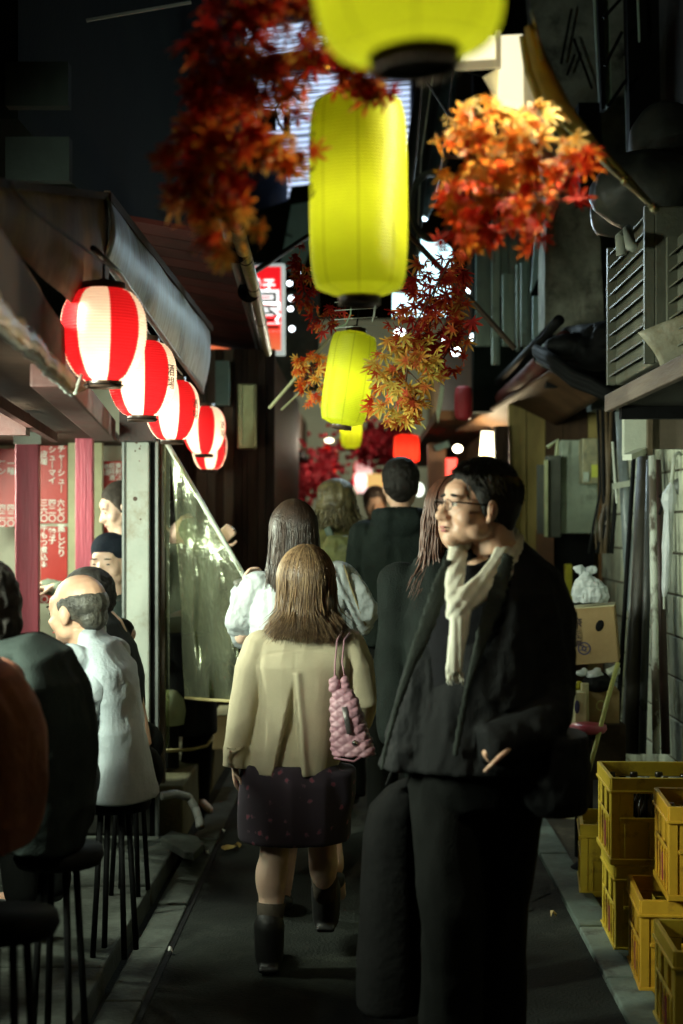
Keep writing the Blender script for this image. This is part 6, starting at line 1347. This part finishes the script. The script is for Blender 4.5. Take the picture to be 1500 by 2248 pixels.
strands('hair', ww, hairdark, hc + Vector((0, -.012, .008)), (.094, .105, .118), 2800, V(0, 1325).z, 8, flare=-.01, rear=(0, -1, 0), jit=.016, cut=.3, wav=.003)

# ---------------------------------------------------------------- others walking
def simple_walker(x, y, h, label, cloth, hairm, fwd=(0, 1, 0), wid=.21, hw=1.0, hairfn=None, hood=False, coatlen=.85, bag=None, bend=0, folds=((.012, (7, 7, 4)), (.006, (18, 18, 10))), skinm=skin, armout=0.0):
    """person of height h standing at x, y, clothed, facing fwd"""
    t = person((x, y, 0), label); f = Vector(fwd).normalized(); k = h / 1.72; hz = h - .115 * k; hc = Vector((x, y, hz)) + f * .02; HMx = hframe(hc, f)
    a = math.atan2(f.y, f.x) - math.pi / 2; rt = Vector((math.cos(a), math.sin(a), 0)); c = Vector((x, y, 0))
    def at(u, v, z): return c + rt * u + f * v + Vector((0, 0, z * k))
    body = MB(); headmb(body, HMx, k); body.tube([hc + Vector((0, 0, -.06)), at(0, -.01, 1.42)], [.054, .06], 12)
    body.stack([(x, y, 1.44 * k, .12, .07, a), (x, y, 1.36 * k, .17, .09, a), (x, y, 1.15 * k, .15, .1, a), (x, y, .92 * k, .16, .1, a)], 22, 2.2)
    sh = [(at(q * .185, 0, 1.38), at(q * (.225 + armout), .02, 1.10), at(q * (.21 + armout), .12, .88)) for q in (-1, 1)]
    for s_, e_, w_ in sh: body.tube([s_, e_], [.045, .037], 10, rnd=True); body.tube([e_, w_], [.037, .027], 10, rnd=True); handmb(body, w_, (0, 0, -1), -rt, .4, 1, .95)
    hp = (at(-.09, 0, .9), at(.09, 0, .9)); kn = (at(-.095, .05, .5), at(.095, -.02, .5)); an = (at(-.095, .0, .1), at(.095, -.14, .12))
    legs(body, hp, kn, an, (an[0] + f * .17 + Vector((0, 0, -.06)), an[1] + f * .17 + Vector((0, 0, -.06)))); organic(body, 'body', skinm, t, .011, 3)
    ct = MB(); ct.stack([(x, y, 1.50 * k, .07, .065, a), (x, y, 1.455 * k, .13, .09, a), (x, y, 1.40 * k, wid * .92, .115, a), (x, y, 1.25 * k, wid, .14, a), (x, y, 1.05 * k, wid * .95, .145, a), (x, y, coatlen * k, wid, .16, a)], 32, 2.4)
    for s_, e_, w_ in sh: ct.tube([s_, e_, w_], [.07, .062, .05], 14, rnd=True)
    if hood: ct.tube([at(-.10, -.02, 1.46), at(-.06, -.10, 1.45), at(.06, -.10, 1.45), at(.10, -.02, 1.46)], [.045, .06, .06, .045], 12, rnd=True); ct.ell(at(0, -.10, 1.42), (.10, .06, .07))
    organic(ct, 'coat', cloth, t, .010, 3, None, folds)
    tr = MB()
    for hh, kk_, aa in zip(hp, kn, an): tr.tube([hh, (hh + kk_) / 2, kk_, aa + Vector((0, 0, -.04))], [.10, .095, .08, .08], 12, rnd=False)
    tr.stack([(x, y, .97 * k, .165, .125, a), (x, y, .80 * k, .175, .13, a)], 20, 2.3); organic(tr, 'trousers', trous, t, .012, 3, None, [(.006, (7, 7, 3))])
    for aa in an: organic(MB().ell(aa + f * .05 + Vector((0, 0, -.06)), (.045, .1, .035), Matrix.Rotation(a, 3, 'Z')), 'shoe', shoeM, t, .01, 2)
    if hairfn: hairfn(t, hc, HMx, k, hairm)
    return t, at, HMx, hc, k
def short_hair(t, hc, HMx, k, m): hm = MB(); hair_cap(hm, HMx, k, thick=.014, top=.004); organic(hm, 'hair', m, t, .009, 2, None, [(.006, (50, 50, 50))])
def shaggy(t, hc, HMx, k, m):
    hm = MB(); hair_cap(hm, HMx, k, thick=.022, wide=1.08); hm.ell(hc + Vector((0, -.03, -.07)), (.09, .07, .06)); organic(hm, 'hair_mass', m, t, .01, 2, None, [(.01, (26, 26, 14))])
    strands('hair', t, m, hc + Vector((0, -.015, .01)), (.100, .115, .120), 700, hc.z - .135, 3, flare=.02, rear=(0, -1, 0), jit=.02, cut=.5, wav=.008, wid=.0026)
p_, at_, HMp, hcp, k_ = simple_walker(P(738, 0, 7.8).x, 7.8, 1.55 + 90 / F * 7.8, 'person with shaggy brown hair and an olive backpack walking away', M('olive_jacket', (.20, .19, .07), (.08, .08, .035), .8, 5, .4, 40), M('ash_brown_hair', (.16, .13, .055), (.04, .03, .015), .5, 18, .5, 60), (.1, 1, 0), .185, 1, shaggy)
bp_ = thing('backpack', (P(765, 0, 7.6).x, 7.6, 1.0), 'olive and dark backpack on the back of the shaggy-haired walker', 'backpack')
def B(px, py, dy=0): v = P(px, py, 7.6); return Vector((v.x, 7.6 + dy, v.z))
organic(MB().stack([(B(757, 0).x, 7.58, B(0, 1175).z, .09, .05), (B(760, 0).x, 7.57, B(0, 1200).z, .13, .08), (B(765, 0).x, 7.57, B(0, 1260).z, .15, .10), (B(768, 0).x, 7.57, B(0, 1320).z, .14, .09)], 24, 2.8), 'bag_body', M('olive_backpack', (.26, .27, .10), (.09, .10, .045), .6, 6, .4, 40), bp_, .01, 3, None, [(.012, (9, 9, 8)), (.006, (24, 24, 24))])
for q in ((715, 735), (790, 780)): MB().tube([B(q[0], 1165, .12), B(q[0] + 4, 1160, -.02), B(q[1], 1195, -.06)], [(.006, .02)] * 3, 8, ref=(0, 1, 0)).build('strap', M('dark_teal_webbing', (.06, .09, .07), (.04, .06, .05), .6), bp_, True)
organic(MB().ell(B(768, 1285, -.12), (.09, .035, .06)), 'pocket', M('dark_olive', (.09, .09, .04), (.06, .06, .03), .6), bp_, .01, 2)
simple_walker(P(880, 0, 7.3).x, 7.3, 1.55 + 138 / F * 7.3, 'man in a black hooded jacket walking away in the middle of the lane', M('green_black_hoodie', (.014, .020, .018), (.008, .012, .011), .85, 8, .5, 90), hairblack, (0, 1, 0), .205, 1, short_hair, hood=True, armout=.01)
simple_walker(P(824, 0, 11).x, 11, 1.55 + 78 / F * 11, 'distant walker with reddish lit face between the backpack and the hooded man', blk, hairdark, (0, -1, 0), .2, 1, short_hair)
# woman half hidden behind the man with glasses
def long_hair(t, hc, HMx, k, m):
    hm = MB(); hair_cap(hm, HMx, k, thick=.018); organic(hm, 'hair_mass', m, t, .009, 2, None, [(.004, (40, 40, 8))])
    strands('hair', t, m, hc + Vector((0, .012, .012)), (.098, .112, .118), 1400, hc.z - .26, 6, flare=.03, rear=(.2, 1, 0), jit=.02, cut=.3, wav=.006)
t_, at_, HMp, hcp, k_ = simple_walker(P(1000, 0, 4.75).x, 4.75, 1.55 + 92 / F * 4.75, 'woman in a long dark coat with brown hair, mostly hidden behind the man with glasses', M('dark_green_coat', (.010, .014, .012), (.006, .008, .007), .85, 8, .5, 200), M('auburn_hair', (.13, .05, .028), (.05, .02, .012), .4, 24, .5, 90, stretch=(3, 3, .3)), (-.25, -1, 0), .175, 1, long_hair, coatlen=.55, armout=-.02)

# ---------------------------------------------------------------- diners and staff at the stall
def seated(label, hcpx, Y, fwd, pel, chest, neck, cloth, r, hairm=None, bald=False, cap=None, arm=None, sk=skin, k=1.0, up=(0, 0, 1), hem=None, rows=None, spine=None):
    """someone on a stool leaning to the counter; body points given in survey pixels at depth Y"""
    def p(q, dy=0): v = P(q[0], q[1], Y); return Vector((v.x, Y + dy, v.z))
    t = person((p(pel).x, Y, .09), label); hc = p(hcpx); HMx = hframe(hc, fwd, up); body = MB(); headmb(body, HMx, k)
    nk = p(neck); body.tube([hc - HMx.to_3x3() @ Vector((0, .01, .05)), (hc + nk) / 2 + Vector((0, 0, -.02)), nk], [.056, .054, .052], 12)
    pv, cv = p(pel), p(chest); body.tube([nk, cv, (cv + pv) / 2, pv], [(.06, .05), (.075, .055), (.08, .06), (.09, .07)], 16, rnd=True)
    f = Vector(fwd); f.z = 0; f.normalize(); side = Vector((-f.y, f.x, 0))
    hp = [pv + side * q * .09 for q in (-1, 1)]; kn = [h + f * .40 + Vector((0, 0, .02)) for h in hp]; an = [k2 + Vector((0, 0, -(k2.z - .30))) - f * .05 for k2 in kn]
    legs(body, hp, kn, an, [a + f * .15 + Vector((0, 0, -.05)) for a in an])
    sh = [nk + side * q * .17 + Vector((0, 0, -.06)) for q in (-1, 1)]; ha = []
    for s_ in sh:
        e_ = s_ + f * .16 + Vector((0, 0, -.24)); w_ = e_ + f * .24 + Vector((0, 0, .06)); q_ = .72 if spine else 1; body.tube([s_, e_], [.042 * q_, .036 * q_], 10, rnd=True); body.tube([e_, w_], [.036 * q_, .026], 10, rnd=True); handmb(body, w_, f, (0, 0, -1), .5, 1, .95); ha.append((s_, e_, w_))
    organic(body, 'body', sk, t, .009 if Y > 5 else .0065, 2)
    ct = MB(); path = [nk + (nk - cv).normalized() * .0, nk.lerp(cv, .5), cv, cv.lerp(pv, .35), cv.lerp(pv, .7), pv]
    ct.tube(path, [(r * .8, r * .62), (r * 1.3, r * .95), (r * 1.28, r * 1.0), (r * 1.2, r * 1.0), (r * 1.2, r * 1.05), (r * 1.25, r * 1.1)] if rows is None else rows, 26, rnd=False, ref=side)
    ct.tube([ha[0][0] + Vector((0, 0, .02)), nk + Vector((0, 0, -.03)), ha[1][0] + Vector((0, 0, .02))], [.06, .07, .06], 14, rnd=True)
    for s_, e_, w_ in ha: ct.tube([s_, e_, w_.lerp(e_, .15)], [.068, .058, .045], 14, rnd=True)
    if hem: ct.stack(hem, 24, 2.4)
    if spine:
        ct.v = []; ct.f = []; sp = [(p(q[:2]), q[2] / F * Y, q[3]) for q in spine]; ct.tube([q[0] for q in sp], [(q[2], q[1]) for q in sp], 30, ref=(0, 1, 0)); ct.ell(sp[0][0], (sp[0][1], sp[0][2], sp[0][1]))
        for s_, e_, w_ in ha: s2_ = Vector((sp[1][0].x, s_.y, sp[1][0].z - .03)); s2_ = s2_ + (s_ - s2_) * .5; ct.tube([s2_, e_, w_.lerp(e_, .15)], [.060, .058, .045], 14, rnd=True)
    organic(ct, 'jacket', cloth, t, .0075, 4, None, [(.009, (6, 6, 4.5)), (.005, (14, 14, 9)), (.002, (34, 34, 20))])
    tr = MB()
    for h, k2, a in zip(hp, kn, an): tr.tube([h, k2, k2 + Vector((0, 0, -.05)), a], [.095, .078, .072, .06], 12, rnd=True)
    organic(tr, 'trousers', trous, t, .012, 2)
    for a in an: organic(MB().ell(a + f * .06 + Vector((0, 0, -.05)), (.045, .1, .035), Matrix.Rotation(math.atan2(f.y, f.x) - math.pi / 2, 3, 'Z')), 'shoe', shoeM, t, .01, 2)
    if Y > 4 or True:
        for q in (-1, 1):
            MB().ell(HMx @ (Vector((q * .031, .0815, -.004)) * k), (.011 * k, .005, .004), HMx.to_3x3()).build('eye', eyeM, t, True)
            MB().ell(HMx @ (Vector((q * .031, .0855, .019)) * k), (.018 * k, .004, .0038), HMx.to_3x3()).build('eyebrow', hairblack, t, True)
        MB().ell(HMx @ (Vector((0, .0965, -.067)) * k), (.018 * k, .005, .004), HMx.to_3x3()).build('lips', lipM, t, True)
    return t, HMx, hc
# balding man in the pale shirt
t, HMx, hc = seated('balding older man in a pale blue-grey shirt seated with his back to the lane', (170, 1338), 4.75, (-.86, .42, -.1), (268, 1700), (212, 1500), (192, 1402), M('pale_blue_shirt', (.46, .51, .54), (.36, .41, .44), .7, 6, .35, 90), .125, sk=skin, k=1.03, up=(-.10, 0, 1),
                    rows=[(.075, .07), (.155, .11), (.165, .125), (.16, .135), (.165, .145), (.18, .155)], spine=[(204, 1400, 26, .10), (210, 1422, 46, .16), (234, 1475, 57, .19), (253, 1560, 55, .18), (266, 1640, 58, .18), (270, 1710, 68, .19), (270, 1748, 74, .19)])
hm = MB(); R_ = HMx.to_3x3()
for c, r in (((0, -.022, .018), (.0785, .0925, .068)), ((0, -.060, -.030), (.058, .042, .046))): hm.ell(HMx @ (Vector(c) * 1.03), tuple(q * 1.03 for q in r), R_, 18, 12)
organic(hm, 'hair', M('greying_hair', (.09, .085, .068), (.02, .018, .015), .5, 40, .5, 120), t, .006, 3, None, [(.0015, (90, 90, 30))])
organic(MB().tube([P(178, 1398, 4.72), P(205, 1388, 4.76), P(226, 1384, 4.86)], [(.014, .03)] * 3, 12, rnd=True, ref=(0, 1, 0)), 'collar', M('pale_blue_shirt', (.52, .57, .60)), t, .006, 2)
organic(MB().tube([P(206, 1440, 4.66), P(196, 1510, 4.60), P(180, 1585, 4.58), P(140, 1600, 4.6)], [.058, .056, .050, .045], 16, rnd=True), 'sleeve', M('pale_blue_shirt', (.46, .51, .54)), t, .007, 3, None, [(.007, (14, 14, 16)), (.003, (34, 34, 34))])
# dark-clad diner
t, HMx, hc = seated('diner in a black jacket hunched at the left edge with dark hair', (-52, 1335), 3.95, (-.95, .3, -.25), (105, 1790), (95, 1560), (15, 1440), M('green_black_fleece', (.016, .022, .020), (.010, .014, .013), .9, 8, .4, 200), .15, k=1.0,
                    rows=[(.10, .075), (.17, .11), (.19, .13), (.19, .135), (.185, .135), (.18, .125)], spine=[(5, 1440, 24, .10), (30, 1432, 38, .14), (66, 1428, 44, .15), (92, 1450, 62, .18), (100, 1500, 88, .21), (105, 1580, 101, .21), (107, 1650, 104, .20), (98, 1750, 102, .19), (82, 1850, 92, .18)])
hm = MB(); hair_cap(hm, HMx, 1.0, thick=.02); hm.ell(HMx @ Vector((0, -.05, -.05)), (.08, .07, .08), HMx.to_3x3()); organic(hm, 'hair', hairblack, t, .007, 2, None, [(.005, (60, 60, 30))])
# rust jacket diner, head outside the picture
t, HMx, hc = seated('diner in a rust-brown jacket cut by the left edge, nearest to us', (-120, 1330), 3.3, (-1, .1, -.2), (-25, 1800), (-40, 1600), (-75, 1450), M('rust_jacket', (.48, .20, .13), (.36, .14, .09), .75, 5, .4, 60), .13, k=1.0,
                    rows=[(.09, .07), (.11, .09), (.12, .105), (.115, .11), (.115, .11), (.115, .105)], spine=[(-45, 1455, 30, .10), (-38, 1490, 66, .16), (-22, 1560, 92, .19), (-8, 1640, 95, .19), (0, 1720, 92, .18), (-4, 1790, 86, .18), (-12, 1845, 76, .17)])
hm = MB(); hair_cap(hm, HMx, 1.0, thick=.014); organic(hm, 'hair', hairblack, t, .009, 2)
# dark haired diner beyond the balding man
t, HMx, hc = seated('diner with thick dark hair and black coat just beyond the balding man', (188, 1318), 5.6, (-.9, .35, -.1), (285, 1640), (262, 1450), (235, 1365), blk, .13, k=.95, rows=[(.085, .07), (.13, .11), (.135, .12), (.135, .12), (.13, .12), (.13, .12)], spine=[(222, 1345, 22, .09), (228, 1372, 42, .16), (238, 1420, 57, .19), (248, 1490, 61, .19), (250, 1580, 60, .18), (256, 1640, 58, .18)])
hm = MB(); hair_cap(hm, HMx, .98, thick=.016, wide=1.03); organic(hm, 'hair', hairblack, t, .008, 2, None, [(.007, (60, 60, 60))])
# beanie man facing us
t, HMx, hc = seated('smiling man in a dark knitted cap facing us behind the balding man', (240, 1234), 6.95, (-.25, -1, -.05), (262, 1560), (258, 1400), (250, 1318), M('dark_green_jumper', (.03, .04, .035), (.02, .026, .023), .8, 9, .4, 90), .13, sk=skinpale, k=1.12)
mb = MB().ell(HMx @ (Vector((0, -.012, .055)) * 1.12), (.092, .108, .085), HMx.to_3x3(), 20, 14).ell(HMx @ (Vector((0, -.03, .02)) * 1.12), (.09, .095, .06), HMx.to_3x3())
organic(mb, 'knitted_cap', M('navy_knit', (.020, .026, .038), (.012, .016, .024), .9, 20, .6, 160), t, .007, 3)
MB().ell(HMx @ (Vector((0, .092, -.093)) * 1.12), (.022, .008, .012), HMx.to_3x3()).build('beard', hairblack, t, True)
MB().ell(HMx @ (Vector((0, .105, -.053)) * 1.12), (.022, .004, .004), HMx.to_3x3()).build('moustache', hairblack, t, True)
# shaven cook
t, HMx, hc = seated('cook with a shaven head looking down behind the knitted cap', (262, 1112), 7.5, (-.85, -.35, -.35), (285, 1480), (280, 1300), (272, 1185), M('grey_green_uniform', (.18, .20, .15), (.12, .14, .10), .8, 6, .3, 60), .13, sk=skinpale, k=1.08)
hm = MB(); hair_cap(hm, HMx, 1.08, thick=.004); organic(hm, 'hair', M('shaven_hair', (.05, .04, .032), (.03, .024, .02), .7, 60), t, .007, 2)
# stall hand behind the vinyl
t, at_, HMp, hcp, k_ = simple_walker(P(392, 0, 7.6).x, 7.6, 1.66, 'stall hand in a dull green shirt reaching out behind the clear vinyl sheet', M('dull_green_shirt', (.16, .18, .12), (.10, .115, .08), .8, 6, .4, 50), hairblack, (.6, -.8, 0), .2, 1, short_hair, skinm=skinpale)
def B7(px, py, dy=0): v = P(px, py, 7.1); return Vector((v.x, 7.1 + dy, v.z))
organic(MB().tube([B7(405, 1165, .3), B7(440, 1200, .1), B7(470, 1192, -.05)], [.07, .06, .05], 12, rnd=True), 'sleeve', M('dull_green_shirt', (.16, .18, .12)), t, .009, 3, None, [(.006, (14, 14, 14))])
hmb = MB().tube([B7(455, 1195, .02), B7(478, 1190, -.06)], [.034, .028], 10, rnd=True); handmb(hmb, B7(478, 1190, -.06), (.6, -.2, .5), (0, -1, 0), .5, 1, 1.0); organic(hmb, 'forearm', skinpale, t, .006, 2)
organic(MB().stack([(P(392, 0, 7.45).x, 7.47, .98, .16, .12), (P(392, 0, 7.45).x, 7.47, .7, .19, .14), (P(392, 0, 7.45).x, 7.47, .45, .2, .14)], 24, 2.3), 'apron', blk, t, .012, 3, None, [(.008, (8, 8, 2))])
o = MB().slab([P(366, 1352, 6.95), P(398, 1338, 7.0), P(402, 1352, 7.0), P(366, 1356, 6.95)], .01).build('paper_slip', paper); tag(o, 'white slip of paper held low behind the clear vinyl strip', 'paper')

# ---------------------------------------------------------------- stools of the diners
def stool(px, Y, zs, label, legs_=4, spread=.03):
    c = P(px, 0, Y); t = thing('bar_stool', (c.x, Y, .085), label, 'stool', 'stools along the stall counter')
    MB().lathe([(0, -.02), (.115, -.02), (.125, 0), (.12, .025), (0, .03)], 32, Matrix.Translation((c.x, Y, zs))).build('seat', black, t, True)
    for a in (.6, 2.2, 3.75, 5.3):
        d = Vector((math.cos(a), math.sin(a), 0)); MB().tube([Vector((c.x, Y, zs - .02)) + d * .05, Vector((c.x, Y, .086)) + d * (.050 + spread)], .010, 10).build('leg', black, t, True)
stool(252, 4.85, P(0, 1762, 4.85).z, 'black stool under the balding man in the pale shirt')
stool(130, 3.98, .62, 'black stool under the diner in the black jacket')
stool(12, 3.3, .62, 'black stool under the rust-jacketed diner at the left edge')
stool(285, 5.65, .58, 'black stool under the diner with thick dark hair')
stool(250, 6.35, .55, 'black stool deepest in the stall before the man in the knitted cap')
